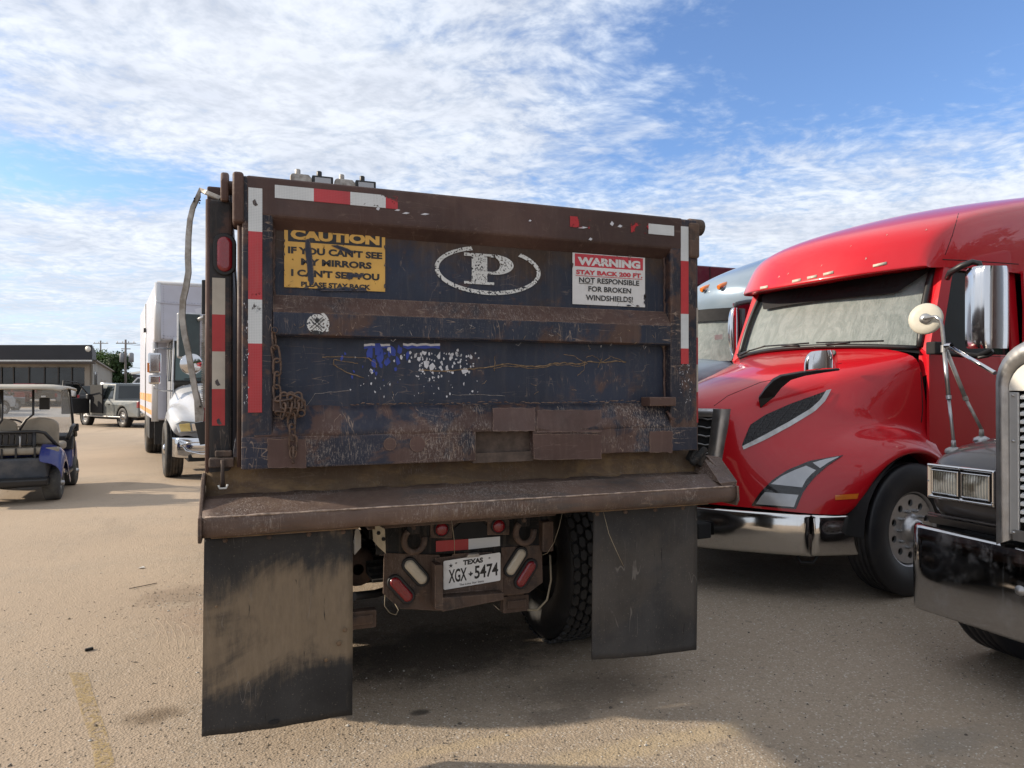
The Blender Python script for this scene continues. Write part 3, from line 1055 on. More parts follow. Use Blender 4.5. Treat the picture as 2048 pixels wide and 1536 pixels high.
def notches(x0, y0, x1, y1, n, par, tilt):
    for k in range(n):
        e_ = rs.choice('tblr')
        t = rs.random()
        x, y = {'t': (x0 + (x1 - x0) * t, y0), 'b': (x0 + (x1 - x0) * t, y1), 'l': (x0, y0 + (y1 - y0) * t), 'r': (x1, y0 + (y1 - y0) * t)}[e_]
        y += (x - x0) / (x1 - x0) * (tilt[0] if e_ != 'b' else tilt[1])
        q = [(x + rs.uniform(.5, 1) * (rs.uniform(3, 8) if e_ in 'tb' else 2.5) * cos(a), y + rs.uniform(.5, 1) * (rs.uniform(3, 7) if e_ in 'lr' else 2.2) * sin(a)) for a in [k2 * pi / 4 for k2 in range(8)]]
        blotch(q, YS - .0045, M['navy_up'], 'torn_gap', par)
notches(568, 452, 770, 574, 16, SG, (17, 8))

# warning sign
wx0, wx1 = X_(1145, YS), X_(1290, YS)
wz1, wz0 = Z_(1145, 505, YS), Z_(1145, 608, YS)
W2, H2 = wx1 - wx0, wz1 - wz0
def wgn(u, v, d=.0022): return Vector((wx0 + W2 * u, YS - d, wz0 + H2 * v))
WG = MB().box(wx0, wx1, YS - .001, YS + .001, wz0, wz1).build('warning_sign', M['sign_w'], TG)
a, b_ = wgn(.03, .74), wgn(.97, .985)
MB().box(a.x, b_.x, YS - .0018, YS - .001, a.z, b_.z).build('header_band', M['sign_r'], WG)
for t_, u0, u1, v0, v1, m_, bo in (('WARNING', .065, .93, .765, .925, 'sign_w', .058), ('STAY BACK 200 FT.', .045, .96, .585, .675, 'sign_r', .045), ('NOT RESPONSIBLE', .085, .915, .425, .53, 'sign_k2', .022),
                               ('FOR BROKEN', .21, .80, .26, .365, 'sign_k2', .022), ('WINDSHIELDS!', .175, .825, .085, .195, 'sign_k2', .022)):
    g = MB()
    add_text(g, t_, wgn(u0, v0, .0032), (W2 * (u1 - u0), 0, 0), (0, 0, H2 * (v1 - v0)), bold=bo)
    g.build('lettering', M[m_], WG, recalc=False)
for v, u0, u1, m_ in ((.555, .04, .96, 'sign_r'), (.405, .085, .27, 'sign_k2')):
    a, b_ = wgn(u0, v), wgn(u1, v + .010)
    MB().box(a.x, b_.x, YS - .003, YS - .0022, a.z, b_.z).build('underline', M[m_], WG)

notches(1145, 505, 1290, 608, 8, WG, (9, 4))
# oval P emblem
g = MB()
cx, cy = (X_(869, YS) + X_(1081, YS)) / 2, Z_(976, 541, YS)
rx, rz = (X_(1081, YS) - X_(869, YS)) / 2, .118
outer, inner = [], []
rows = []
for k in range(61):
    t = radians(-62 - 0) - (2 * pi - radians(2 * 0)) * 0
    a0, a1 = radians(112), radians(412)
    t = a0 + (a1 - a0) * k / 60
    if k == 0: t -= .04
    w = .018 + .006 * abs(sin(t))
    rows.append([(cx + rx * cos(t), YS - .001, cy + rz * sin(t)), (cx + (rx - w * 1.1) * cos(t), YS - .001, cy + (rz - w * .80) * sin(t))])
g.grid(rows, smooth=False)
EM = g.build('oval_emblem', M['logo_w'], TG, solid=.001)
px0, px1 = X_(928, YS), X_(1027, YS)
pz0, pz1 = Z_(928, 567, YS), Z_(928, 505, YS)
def lp(u, v): return (px0 + (px1 - px0) * u, YS - .002, pz0 + (pz1 - pz0) * v)
# stem with serifs and bowl as quads
g = MB()
def lq(*q): g.add([lp(*p) for p in q], [tuple(range(len(q)))])
lq((.0, 0), (.60, 0), (.60, .085), (.0, .085))
lq((.15, .085), (.46, .085), (.46, .90), (.15, .90))
lq((.0, .90), (.62, .90), (.62, 1), (.0, 1))
ro = []
for k in range(15):
    t = pi / 2 - pi * k / 14
    ro.append([lp(.60 + .40 * cos(t) if k not in (0, 14) else .60, .67 + .33 * sin(t)), lp(.58 + .14 * cos(t), .67 + .235 * sin(t))])
g.grid(ro, smooth=False)
lq((.46, .34), (.60, .34), (.60, .435), (.46, .435))
g.build('emblem_letter', M['logo_w'], EM, solid=.001)

# small round union style badge
g = MB()
bc = P_(634, 648, D - .001)
R_ = .043
disc = [(bc.x + R_ * cos(t * pi / 14), D - .001, bc.z + R_ * sin(t * pi / 14)) for t in range(28)]
g.add(disc, [tuple(range(28))])
BD = g.build('round_badge', M['logo_w'], TG, solid=.001)
g = MB()
for an in (.75, -.75):
    d_ = Vector((cos(an), 0, sin(an)))
    e_ = Vector((-sin(an), 0, cos(an)))
    for off in (-.006, .006):
        g.plate([bc + e_ * (off - .0018) - d_ * .036, bc + e_ * (off + .0018) - d_ * .036, bc + e_ * (off + .0018) + d_ * .036, bc + e_ * (off - .0018) + d_ * .036], (0, -.002, 0))
g.plate([bc + Vector((.010 * cos(t), 0, .016 + .010 * sin(t))) for t in [k * pi / 5 for k in range(10)]], (0, -.0022, 0))
g.plate([bc + Vector((x, 0, z)) for x, z in ((-.03, -.036), (-.01, -.028), (.012, -.030), (.03, -.038), (.02, -.046), (-.02, -.046))], (0, -.0022, 0))
g.build('badge_print', M['sign_k2'], BD)
g = MB()
P = [bc + Vector((.030 + .018 * sin(k * .9) * .4 + .006, 0, .045 - k * .0155)) for k in range(6)]
P = [bc + Vector(v) for v in ((.022, 0, .048), (.034, 0, .036), (.044, 0, .018), (.047, 0, -.004), (.042, 0, -.022), (.044, 0, -.032))]
rows = [[p + Vector((-.006, -.001, -.002)), p + Vector((.006, -.001, .002))] for p in P]
g.grid(rows, smooth=False)
g.build('badge_ribbon', M['logo_w'], BD, solid=.001)

# flaking remains of an old blue and white decal
rs = random.Random(21)
YL = YR - .0015
def flake(px, py, s, a=None):
    k = rs.randint(5, 8)
    P = []
    ph = rs.random() * 6
    st = rs.uniform(1, 2.1)
    for i in range(k):
        t = ph + 2 * pi * i / k
        r = s * rs.uniform(.45, 1.25)
        P.append(aY(px + r * cos(t), py + r * sin(t) * st, YL))
    return P
gw, gb = MB(), MB()
for i in range(150):
    px = 700 + 258 * rs.random() ** .9
    py = 706 + 88 * rs.random() ** 1.5
    if rs.random() < .4: px = rs.gauss(875, 45)
    if not 675 < px < 962: continue
    s = rs.choice((.7, .9, 1.2, 1.6, 2.0)) if py > 745 else rs.choice((1.2, 1.8, 2.6))
    blue = px < 800 and rs.random() < .8 and py < 765
    (gb if blue else gw).plate(flake(px, py, s * (1 if not blue else 1.3)), (0, -.0008, 0))
for (px, py, s) in ((848, 706, 7), (853, 728, 8), (878, 712, 7), (905, 745, 7), (930, 742, 9), (838, 718, 6), (880, 735, 6), (743, 742, 5), (778, 700, 6), (820, 705, 5), (865, 735, 9), (902, 716, 5), (915, 700, 4), (895, 740, 6)):
    gw.plate(flake(px, py, s * .68), (0, -.0008, 0))
for (px, py, s) in ((738, 705, 11), (760, 712, 12), (785, 705, 10), (775, 725, 10), (684, 715, 6), (748, 728, 8), (800, 700, 8), (690, 707, 4), (815, 712, 6), (758, 698, 11), (795, 722, 7)):
    gb.plate(flake(px, py, s * .72), (0, -.0009, 0))
for a, b_ in ((728, 780), (806, 880)):
    P = [(a + (b_ - a) * k / 8, 687 + rs.uniform(-1.2, 1.2)) for k in range(9)]
    gw.plate([aY(x, y, YL) for x, y in P] + [aY(x, y + 4.5, YL) for x, y in reversed(P)], (0, -.0008, 0))
    gb.plate([aY(x, y + 4.5, YL) for x, y in P] + [aY(x, y + 9 + rs.uniform(-1, 3), YL) for x, y in reversed(P)], (0, -.0007, 0))
tag(gw.build('white_decal_flakes', M['white_chip'], TG), kind='stuff')
tag(gb.build('blue_decal_flakes', M['blue_chip'], TG), kind='stuff')
# loose chips on stiles
gw = MB()
for i in range(26):
    px, py = rs.uniform(487, 497), rs.uniform(600, 830)
    gw.plate([aY(px + rs.uniform(-2, 2), py + rs.uniform(-4, 4), D - .001) for _ in range(3)], (0, -.0006, 0))
for i in range(40):
    px, py = rs.uniform(1358, 1384), rs.uniform(728, 812)
    gw.plate([aY(px + rs.uniform(-1.8, 1.8), py + rs.uniform(-3, 3), D - .001) for _ in range(3)], (0, -.0006, 0))
tag(gw.build('tape_flakes', M['white_chip'], TG), kind='stuff')
# long wavy scrape like a bent wire
def scrape(pts, r, name='long_scrape', mat=None, Y=None, wob=1.0, n=5):
    P = []
    for i in range(len(pts) - 1):
        for k in range(n):
            t = k / n
            P.append(aY(pts[i][0] + (pts[i + 1][0] - pts[i][0]) * t + rs.uniform(-wob, wob), pts[i][1] + (pts[i + 1][1] - pts[i][1]) * t + rs.uniform(-wob, wob), Y or YR - .001))
    P.append(aY(pts[-1][0], pts[-1][1], Y or YR - .001))
    g = MB()
    g.tube(P, [r * rs.uniform(.6, 1.2) for _ in P], 5)
    return g.build(name, mat or M['scrape'], TG)
M['scrape'] = simple('bare_scraped_metal', (.23, .155, .085), .6, vscale=60, var=.5)
M['scrape_p'] = simple('pale_scraped_metal', (.30, .27, .25), .6, vscale=60, var=.5)
wavy = [(838, 740), (870, 742), (905, 741), (930, 738), (953, 737), (985, 734), (1010, 728), (1040, 730), (1060, 733), (1085, 732), (1110, 726), (1135, 726), (1160, 729), (1175, 723), (1205, 725), (1230, 722), (1252, 724)]
scrape(wavy, .0032)
scrape([(x, y + 3.5) for x, y in wavy[5:14]], .0018)
scrape([(645, 714), (690, 713), (735, 716), (752, 727), (752, 735)], .0022)
scrape([(668, 719), (667, 730), (690, 743), (728, 756)], .0024)
scrape([(668, 719), (700, 725), (716, 727)], .0018)
scrape([(1128, 709), (1150, 713), (1172, 726)], .0016)
scrape([(1172, 715), (1185, 711), (1205, 724), (1222, 713), (1252, 724)], .0016)
scrape([(990, 712), (989, 742)], .0016)
scrape([(1170, 722), (1168, 740), (1155, 752)], .0016)
scrape([(1195, 735), (1204, 717)], .0022)
scrape([(612, 813), (630, 788), (700, 780)], .0010, mat=M['scrape_p'])
scrape([(905, 790), (960, 789), (1010, 792)], .0010, mat=M['scrape_p'])
for i in range(46):
    px, py = rs.uniform(570, 1330), rs.choice((rs.uniform(632, 668), rs.uniform(640, 680), rs.uniform(760, 805)))
    a = rs.uniform(0, pi)
    L = rs.uniform(4, 15)
    Yv = D - .0005 if py < 690 else YR - .0005
    py2 = py + (px - 560) * .028 if py < 690 else py
    scrape([(px, py2), (px + L * cos(a) * .5, py2 + L * sin(a) * .5 + rs.uniform(-2, 2)), (px + L * cos(a), min(py2 + L * sin(a), 672 + (px - 560) * .028 if py < 690 else 812))],
           rs.uniform(.0006, .0013), 'fine_scratch', rs.choice((M['scrape'], M['scrape_p'])), Yv, .6, 2)

# hinge lugs and arms at the top corners
g = MB()
def ear(px0, px1, py0, py1, Y0, Y1):
    x0, x1 = X_(px0, Y0), X_(px1, Y0)
    z0, z1 = Z_(px0, py1, Y0), Z_(px0, py0, Y0)
    out = [(Y0, z0), (Y0, z1 - .05), (Y0 + .03, z1 - .01), (Y0 + .07, z1), (Y0 + .12, z1 - .02), (Y1, z1 - .08), (Y1, z0)]
    return MB().prism(out, 'x', x0, x1)
ear(440, 457, 335, 400, 3.27, 3.45).build('hinge_ear', M['brown'], DT, bevel=.01)
ear(1381, 1394, 434, 470, 3.27, 3.45).build('hinge_ear', M['hitch'], DT, bevel=.01)
HB = MB().box(X_(464, 3.19), X_(487, 3.19), 3.185, 3.36, Z_(475, 445, 3.19), Z_(475, 342, 3.19)).build('hinge_arm', M['brown'], DT, bevel=.014, seg=3)
MB().tube([(X_(445, 3.25), 3.33, Z_(455, 372, 3.3)), (X_(486, 3.25), 3.33, Z_(455, 372, 3.3))], .030, 14).build('hinge_pin', M['brown'], HB, bevel=.004)
HB = MB().box(X_(1380, 3.19), X_(1400, 3.19), 3.185, 3.36, Z_(1390, 516, 3.19), Z_(1390, 445, 3.19)).build('hinge_arm', M['hitch'], DT, bevel=.014, seg=3)
MB().tube([(X_(1376, 3.3), 3.3, Z_(1390, 455, 3.3)), (X_(1402, 3.3), 3.3, Z_(1390, 455, 3.3))], .045, 14).build('hinge_pin', M['hitch'], HB, bevel=.004)

# corner posts with lamps and tape
CP = MB().box(BX0, X_(466, YP), YP, YP + .16, 1.16, Z_(415, 396, YP)).build('corner_post', M['post'], DT, bevel=.018, seg=3)
MB().tube([(BX0 + .006, YP + .01, 1.18), (BX0 + .006, YP + .01, Z_(415, 398, YP))], .011, 8).build('edge_bar', M['patch'], CP)
CP2 = MB().box(X_(1384, YP), BX1, YP, YP + .16, 1.16, Z_(1390, 470, YP)).build('corner_post', M['post'], DT, bevel=.012, seg=3)


def stadium(cx, cz, w, h, Y, n=10, ang=0):
    """outline of a rounded slot"""
    r = w / 2
    P = []
    for k in range(n + 1):
        t = pi * k / n
        P.append((r * cos(t), h / 2 - r + r * sin(t)))
    for k in range(n + 1):
        t = pi + pi * k / n
        P.append((r * cos(t), -h / 2 + r + r * sin(t)))
    return [Vector((cx + x * cos(ang) - z * sin(ang), Y, cz + x * sin(ang) + z * cos(ang))) for x, z in P]


def slot_lamp(cx, cz, w, h, Y, mat, par, ang=0, name='lamp_lens', dome=.012, rim=.010):
    rows = []
    for sc, d in ((1.0, .004), (1.0, -.006), (.90, -.006 - .004)):
        rows.append(stadium(cx, cz, (w + 2 * rim) * sc, (h + 2 * rim) if sc == 1 else h + 2 * rim - (w + 2 * rim) * .10, Y + d, ang=ang))
    g = MB()
    for r_ in rows: r_.append(r_[0])
    g.grid(rows)
    g.add(rows[-1][:-1], [tuple(range(len(rows[-1]) - 1))])
    gr = g.build('lamp_grommet', M['rubber'], par)
    g = MB()
    rr = []
    for s_, d in ((1.0, -.009), (.96, -.014), (.85, -.018), (.55, -.021)):
        q = stadium(cx, cz, w * s_, h - w * (1 - s_), Y + d, ang=ang)
        q.append(q[0])
        rr.append(q)
    g.grid(rr)
    g.add(rr[-1][:-1], [tuple(range(len(rr[-1]) - 1))], smooth=True)
    g.build(name, mat, gr)
    return gr


c = aY(449.5, 509, YP)
slot_lamp(c.x, c.z, .062, .152, YP, M['lampred'], CP, rim=.016)
tape(424, 450, [556, 629, 703, 778, 851], YP, (M['tape_wd'], M['tape_rd']), CP)
tape(1388, 1396, [616, 675, 729, 784, 845], YP, (M['tape_wd'], M['tape_rd']), CP2)
for px, py in ((435, 765), (438, 843), (510, 405)):
    blotch([(px - 5, py - 3), (px, py - 7), (px + 3, py), (px + 6, py + 5), (px, py + 7), (px - 4, py + 3)], (YP if px < 460 else D) - .003, M['stile'], 'dirt_patch', CP)
# little black marker behind the left post
g = MB()
g.prism([(YP + .2, 1.93), (YP + .35, 1.95), (YP + .35, 2.10), (YP + .22, 2.09)], 'x', BX0 - .03, BX0 - .012)
g.build('side_marker', M['black'], DT, bevel=.004)
# perforated white rail along the left flank
x0 = X_(405.5, 3.6)
g = MB()
zz = Z_(409, 815, 3.6)
ztp = Z_(409, 630, 3.6)
g.box(x0, x0 + .035, 3.6, 3.63, zz, ztp)
for k in range(40):
    z = zz + .02 + (ztp - zz - .04) * k / 39
    g.box(x0 - .006, x0 + .002, 3.598, 3.625, z, z + .006)
g.build('slotted_rail', M['alu_old'], DT)
MB().box(x0 + .002, x0 + .03, 3.58, 3.6, zz - .09, zz).build('side_lamp', M['lampred'], DT, bevel=.004)
# tarp arm
arm = [((440, 397), 3.33), ((412, 385), 3.36), ((400, 380), 3.40), ((397, 392), 3.40), ((386, 415), 3.4), ((380, 440), 3.4), ((377, 475), 3.4), ((376, 515), 3.4), ((377, 545), 3.4), ((372, 575), 3.4), ((366, 600), 3.4), ((364.5, 635), 3.4),
       ((369, 668), 3.4), ((377, 705), 3.4), ((385, 750), 3.4), ((391, 785), 3.4), ((398, 815), 3.4)]
P = [aY(p[0], p[1], Y) for p, Y in arm]
g = MB()
rows = []
for i, p in enumerate(P):
    t = (P[min(i + 1, len(P) - 1)] - P[max(i - 1, 0)]).normalized()
    nrm = t.cross(Vector((0, 1, 0))).normalized() if abs(t.y) < .9 else Vector((1, 0, 0))
    w = .009 if i < 3 else (.009 + min(i - 2, 5) * .0007)
    dpt = Vector((0, .011, 0))
    q = [p - nrm * w - dpt, p + nrm * w - dpt, p + nrm * w + dpt, p - nrm * w + dpt]
    rows.append(q + [q[0]])
g.grid(rows, smooth=False)
TA = g.build('tarp_arm', M['alu_old'], DT, bevel=.003)
g = MB()
g.plate([aY(387, 786, 3.395), aY(398, 783, 3.395), aY(409, 822, 3.395), aY(408, 842, 3.395), aY(390, 845, 3.395)], (0, .01, 0))
g.build('arm_bracket', M['alu_old'], TA, bevel=.002)
g = MB()
g.plate([aY(389, 846, 3.40), aY(412, 842, 3.40), aY(414, 888, 3.40), aY(400, 890, 3.40)], (0, .01, 0))
g.build('arm_pivot', M['black'], TA, bevel=.002)
for px, py in ((389, 397), (400, 401), (388, 402), (399, 406), (400, 813)):
    MB().tube([aY(px, py, 3.38), aY(px, py, 3.42)], .004, 6).build('bolt', M['dirtyblack'], TA)

# lower hinge / latch on the left post
g = MB()
g.box(X_(418, 3.26), X_(468, 3.26), 3.24, 3.30, Z_(440, 935, 3.25), Z_(440, 916, 3.25))
g.box(X_(430, 3.26), X_(464, 3.26), 3.262, 3.30, Z_(440, 915, 3.25), Z_(440, 902, 3.25))
LH = g.build('latch_block', M['hitch'], DT, bevel=.006)
g = MB()
g.tube([aY(445, 920, 3.225), aY(445, 950, 3.23), aY(446, 975, 3.24)], .008, 8)
g.build('latch_pin', M['hitch'], LH)
g = MB()
c = aY(446, 974, 3.22)
g.tube([c + Vector((-.018, 0, .008)), c + Vector((-.014, 0, -.006)), c + Vector((.012, 0, -.006)), c + Vector((.018, 0, .010))], .0045, 6)
g.build('latch_clip', M['white_plastic'], LH)
g = MB()
c = aY(1392, 915, 3.24)
g.obox(c, (.09, .05, .07), Ry(.5))
g.tube([c + Vector((-.05, -.03, -.03)), c + Vector((.04, -.03, .05))], .02, 8)
g.build('latch_block', M['dirtyblack'], DT, bevel=.008)

# sill: mud caked vertical plate below the tailgate, and the apron
za, zbm = Z_(440, 941, 3.3), Z_(440, 985, 3.28)
g = MB()
g.grid([[(BX0 + (BX1 - BX0) * k / 30, y_, z_ + .004 * sin(k * 1.9 + z_ * 40)) for k in range(31)] for y_, z_ in ((3.31, 1.30), (3.305, 1.25), (3.29, 1.21), (3.285, 1.165), (3.26, 1.135))])
g.build('sill_plate', M['sill'], DT, solid=.01)
YA = 2.985
AX0, AX1 = X_(404, YA), X_(1471, YA)
zf = Z_(420, 1034, YA)
zlip = Z_(420, 1076, YA)
prof = [(3.27, 1.145), (3.24, 1.128), (3.15, zf + .045), (3.05, zf + .018), (YA + .012, zf + .001), (YA, zf - .006), (YA - .004, zf - .022), (YA - .006, zf - .048), (YA + .000, zlip + .012), (YA + .012, zlip + .002), (YA + .03, zlip - .004)]
AP = MB()
nk = 60
rs = random.Random(9)
wob = [rs.uniform(-.003, .003) for _ in range(nk + 1)]
AP.grid([[(AX0 + (AX1 - AX0) * k / nk, y_ + wob[k] * .6 + .002 * sin(i + k * .7), z_ + wob[(k * 7 + i) % nk] * .5) for k in range(nk + 1)] for i, (y_, z_) in enumerate(prof)])
APO = AP.build('apron', M['apron'], DT, solid=.01)
# worn bright fold line
MB().tube([(AX0 + .01 + (AX1 - AX0 - .03) * k / 50, YA + .002 + rs.uniform(-.001, .001), zf - .002 + rs.uniform(-.001, .001)) for k in range(51)], [rs.uniform(.0022, .0050) for _ in range(51)], 5).build('worn_fold', simple('worn_bright_edge', (.34, .26, .205), .6, var=.5, vscale=30), APO)
# end plates
yz = [(3.30, 1.235), (3.22, 1.225), (YA + .03, 1.10), (YA - .012, zf + .0), (YA - .018, zlip + .01), (YA + .0, zlip - .02), (3.30, zlip - .02)]
MB().prism(yz, 'x', AX0 - .014, AX0).build('end_plate', M['hitch'], APO, bevel=.004)
MB().prism(yz, 'x', AX1, AX1 + .012).build('end_plate', M['apron'], APO, bevel=.004)
MB().plate([aY(1388, 944, 3.26), aY(1402, 909, 3.27), aY(1440, 914, 3.20), aY(1474, 962, 3.0), aY(1471, 1000, 2.992), aY(1440, 966, 2.998)], (.004, .008, 0)).build('wing_plate', M['apron'], APO, bevel=.002)
# spill wings rising at the right end
# angle iron below the apron
for a, b_ in ((AX0 + .03, X_(716, 3.05)), (X_(1180, 3.05), AX1 - .13)):
    g = MB()
    g.box(a, b_, 3.03, 3.12, zlip - .014, zlip + .03)
    g.build('flap_hanger', M['sill'], DT, bevel=.004)
MB().box(BX0 + .05, BX1 - .05, 3.14, 3.26, zlip - .01, zlip + .05).build('rear_crossmember', M['dirtyblack'], DT)


# mud flaps
def flap(pxl, pxr, ytl, ybl, ybr, Y, mat, lbl, tears):
    x0, x1 = X_(pxl, Y), X_(pxr, Y)
    z1 = Z_(pxl, ytl, Y)
    zl_, zr_ = Z_(pxl, ybl, Y), Z_(pxr, ybr, Y)
    rows = []
    n, m_ = 20, 26
    for i in range(m_ + 1):
        t = i / m_
        row = []
        for k in range(n + 1):
            s = k / n
            zb_ = zl_ + (zr_ - zl_) * s + (tears(s) if tears else 0)
            row.append((x0 + (x1 - x0) * s - .008 * t * (1 - s), Y + .006 * sin(s * 4 + t * 3) * t + .004 * t * t * cos(s * 7), z1 + (zb_ - z1) * t))
        rows.append(row)
    o = MB().grid(rows).build('mud_flap', mat, DT, solid=.010)
    tag(o, lbl)
    return o


f1 = flap(409, 706, 1070, 1474, 1431, 3.10, M['flap_mud'], 'mud caked left rubber flap', lambda s: .0012 * sin(s * 23))
f2 = flap(1188, 1394, 1008, 1320, 1301, 3.10, M['flap_clean'], 'blacker right rubber flap', lambda s: .001 * sin(s * 21))
for px, py, r_ in ((690, 1260, .010), (678, 1287, .011), (652, 1320, .008), (433, 1213, .006)):
    c = aY(px, py, 3.085)
    MB().lathe([(r_, 0), (r_ * .7, -.006), (0, -.006)], c, (0, 1, 0), 12).build('bolt_mark', M['sill'], f1)
c = aY(548, 1444, 3.088)
MB().plate([c + Vector((.022 * cos(k * pi / 6), 0, .009 * sin(k * pi / 6))) for k in range(12)], (0, -.002, 0)).build('flap_hole', M['matteblack'], f1)
MB().tube([aY(1207, 1025, 3.08), aY(1218, 1068, 3.07), aY(1232, 1100, 3.07), aY(1247, 1132, 3.08)], .0014, 5).build('hanging_wire', M['wire'], f2)

for fl, xs_ in ((f1, (450, 540, 620, 690)), (f2, (1205, 1262, 1322, 1378))):
    for px in xs_:
        c = aY(px, 1064 if fl is f1 else 1010, 3.02)
        c.z = zlip - .002
        c.y = 3.075
        MB().lathe([(.011, 0), (.010, -.007), (0, -.008)], c - Vector((0, 0, .028)), (0, 1, 0), 6).build('bolt', M['hitch'], fl)
# ------ hitch plate, lamps, licence plate
YH = 3.50
def H(px, py, Y=YH): return aY(px, py, Y)
HP = MB()
out = [(752, 1050), (1100, 1026), (1100, 1098), (1086, 1101), (1086, 1160), (1060, 1188), (1008, 1202), (1005, 1120), (885, 1118), (880, 1222), (800, 1218), (768, 1185), (768, 1105), (752, 1098)]
HP.plate([H(x, y) for x, y in ((752, 1052), (1096, 1030), (1096, 1105), (752, 1110))], (0, .012, 0))
HPO = HP.build('hitch_plate', M['dirtyblack'], DT, bevel=.004)
MB().plate([H(x, y, YH - .012) for x, y in ((768, 1106), (880, 1110), (882, 1222), (800, 1218), (766, 1188))], (0, .010, 0)).build('lamp_panel', M['hitch'], HPO, bevel=.004)
MB().plate([H(x, y, YH - .012) for x, y in ((1003, 1095), (1084, 1090), (1086, 1165), (1058, 1186), (1004, 1192))], (0, .010, 0)).build('lamp_panel', M['hitch'], HPO, bevel=.004)
# folded plate holder tray
g = MB()
g.plate([H(x, y, YH - .03) for x, y in ((870, 1116), (905, 1112), (905, 1108), (985, 1104), (985, 1108), (1006, 1114), (1006, 1196), (880, 1206))], (0, .008, 0))
g.plate([H(x, y, YH - .10) for x, y in ((884, 1196), (1008, 1186), (1008, 1200), (884, 1224))], (0, .08, 0))
g.plate([H(870, 1130, YH - .10), H(886, 1130, YH - .10), H(886, 1222, YH - .10), H(870, 1218, YH - .10)], (0, .085, 0))
g.build('plate_holder', M['hitch'], HPO, bevel=.005)
lp0, lp1 = H(887, 1180, YH - .045), H(1001, 1166, YH - .045)
lw = Vector((lp1.x - lp0.x, 0, .018))
lh = Vector((0, 0, H(887, 1122, YH - .045).z - lp0.z))
LPm = MB()
r_ = .008
P = []
for cx_, cz_, a0 in ((1, 1, 0), (0, 1, 90), (0, 0, 180), (1, 0, 270)):
    for k in range(4):
        t = radians(a0 + k * 30)
        P.append(lp0 + lw * cx_ + lh * cz_ + Vector((r_ * cos(t) - (r_ if cx_ else -r_), 0, r_ * sin(t) - (r_ if cz_ else -r_))))
LPO = LPm.plate(P, (0, .002, 0)).build('licence_plate', M['plate_w'], HPO)
def LPp(u, v): return lp0 + lw * u + lh * v + Vector((0, -.0015, 0))
for t_, u0, u1, v0, v1, bo, sp in (('TEXAS', .335, .685, .745, .925, .05, 1), ('XGX', .085, .40, .20, .665, .022, .98), ('5474', .535, .955, .20, .665, .022, .98), ('The Lone Star State', .27, .70, .055, .125, .01, 1)):
    g = MB()
    add_text(g, t_, LPp(u0, v0), lw * (u1 - u0), lh * (v1 - v0), bold=bo, spacing=sp)
    g.build('lettering', M['ink'], LPO, recalc=False)
g = MB()
c = LPp(.125, .80)
g.add([c] + [c + Vector(((.013 if k % 2 == 0 else .0045) * sin(k * pi / 5), 0, (.013 if k % 2 == 0 else .0045) * cos(k * pi / 5))) for k in range(10)], [(0, i + 1, (i + 1) % 10 + 1) for i in range(10)])
g.build('star_mark', M['ink'], LPO)
g = MB()
c = LPp(.465, .42)
g.add([c + Vector((x, 0, z)) for x, z in ((-.002, .010), (.004, .010), (.004, .004), (.013, .003), (.012, -.003), (.005, -.008), (.003, -.014), (-.003, -.010), (-.006, -.005), (-.014, .001), (-.002, .002))], [tuple(range(11))])
g.build('state_mark', M['ink'], LPO)
for u in (.215, .80):
    MB().lathe([(.005, 0), (.004, -.003), (0, -.003)], LPp(u, .86), (0, 1, 0), 10).build('bolt', M['alu'], LPO)
MB().plate([H(x, y, YH - .06) for x, y in ((936, 1109), (958, 1107), (960, 1113), (934, 1116))], (0, .03, 0)).build('plate_lamp', M['alu_old'], HPO, bevel=.003)

for (px, py, an, mt) in ((831, 1143, .70, 'lampwhite'), (802, 1178, .70, 'lampred'), (1031, 1123, -.62, 'lampwhite'), (1051, 1147, -.62, 'lampred')):
    c = H(px, py, YH - .014)
    slot_lamp(c.x, c.z, .052, .150, YH - .014, M[mt], HPO, ang=an, rim=.013)
for px, py in ((883, 1058), (997, 1052)):
    c = H(px, py, YH - .02)
    g = MB()
    g.plate([H(px + a, py + b__, YH - .014) for a, b__ in ((-22, 18), (-22, -8), (-10, -20), (14, -20), (22, -10), (22, 18))], (0, .012, 0))
    bk = g.build('lamp_bracket', M['hitch'], HPO, bevel=.003)
    g = MB()
    g.lathe([(.040, .004), (.040, -.006), (.034, -.010), (.033, -.006)], c, (0, 1, 0), 24)
    g.build('lamp_grommet', M['rubber'], bk)
    MB().lathe([(.033, -.006), (.030, -.014), (.018, -.019), (0, -.020)], c, (0, 1, 0), 24).build('lamp_lens', M['lampred'], bk)
a, b_ = H(873, 1103, YH - .004), H(937, 1080, YH - .004)
MB().plate([H(872, 1082, YH - .004), H(937, 1078, YH - .004), H(937, 1099, YH - .004), H(872, 1104, YH - .004)], (0, .002, 0)).build('reflective_strip', M['tape_rd'], HPO)
MB().plate([H(937, 1078, YH - .004), H(1000, 1073, YH - .004), H(1000, 1092, YH - .004), H(937, 1099, YH - .004)], (0, .002, 0)).build('reflective_strip', M['tape_w'], HPO)
# pintle recess
MB().plate([H(x, y, YH - .010) for x, y in ((905, 1060), (925, 1042), (962, 1040), (978, 1055), (975, 1074), (905, 1078))], (0, .008, 0)).build('hitch_recess', M['matteblack'], HPO, bevel=.002)
MB().plate([H(x, y, YH - .018) for x, y in ((880, 1050), (918, 1030), (966, 1026), (1000, 1044), (985, 1052), (962, 1036), (922, 1039), (900, 1058))], (0, .012, 0)).build('reinforcing_collar', M['hitch'], HPO, bevel=.003)
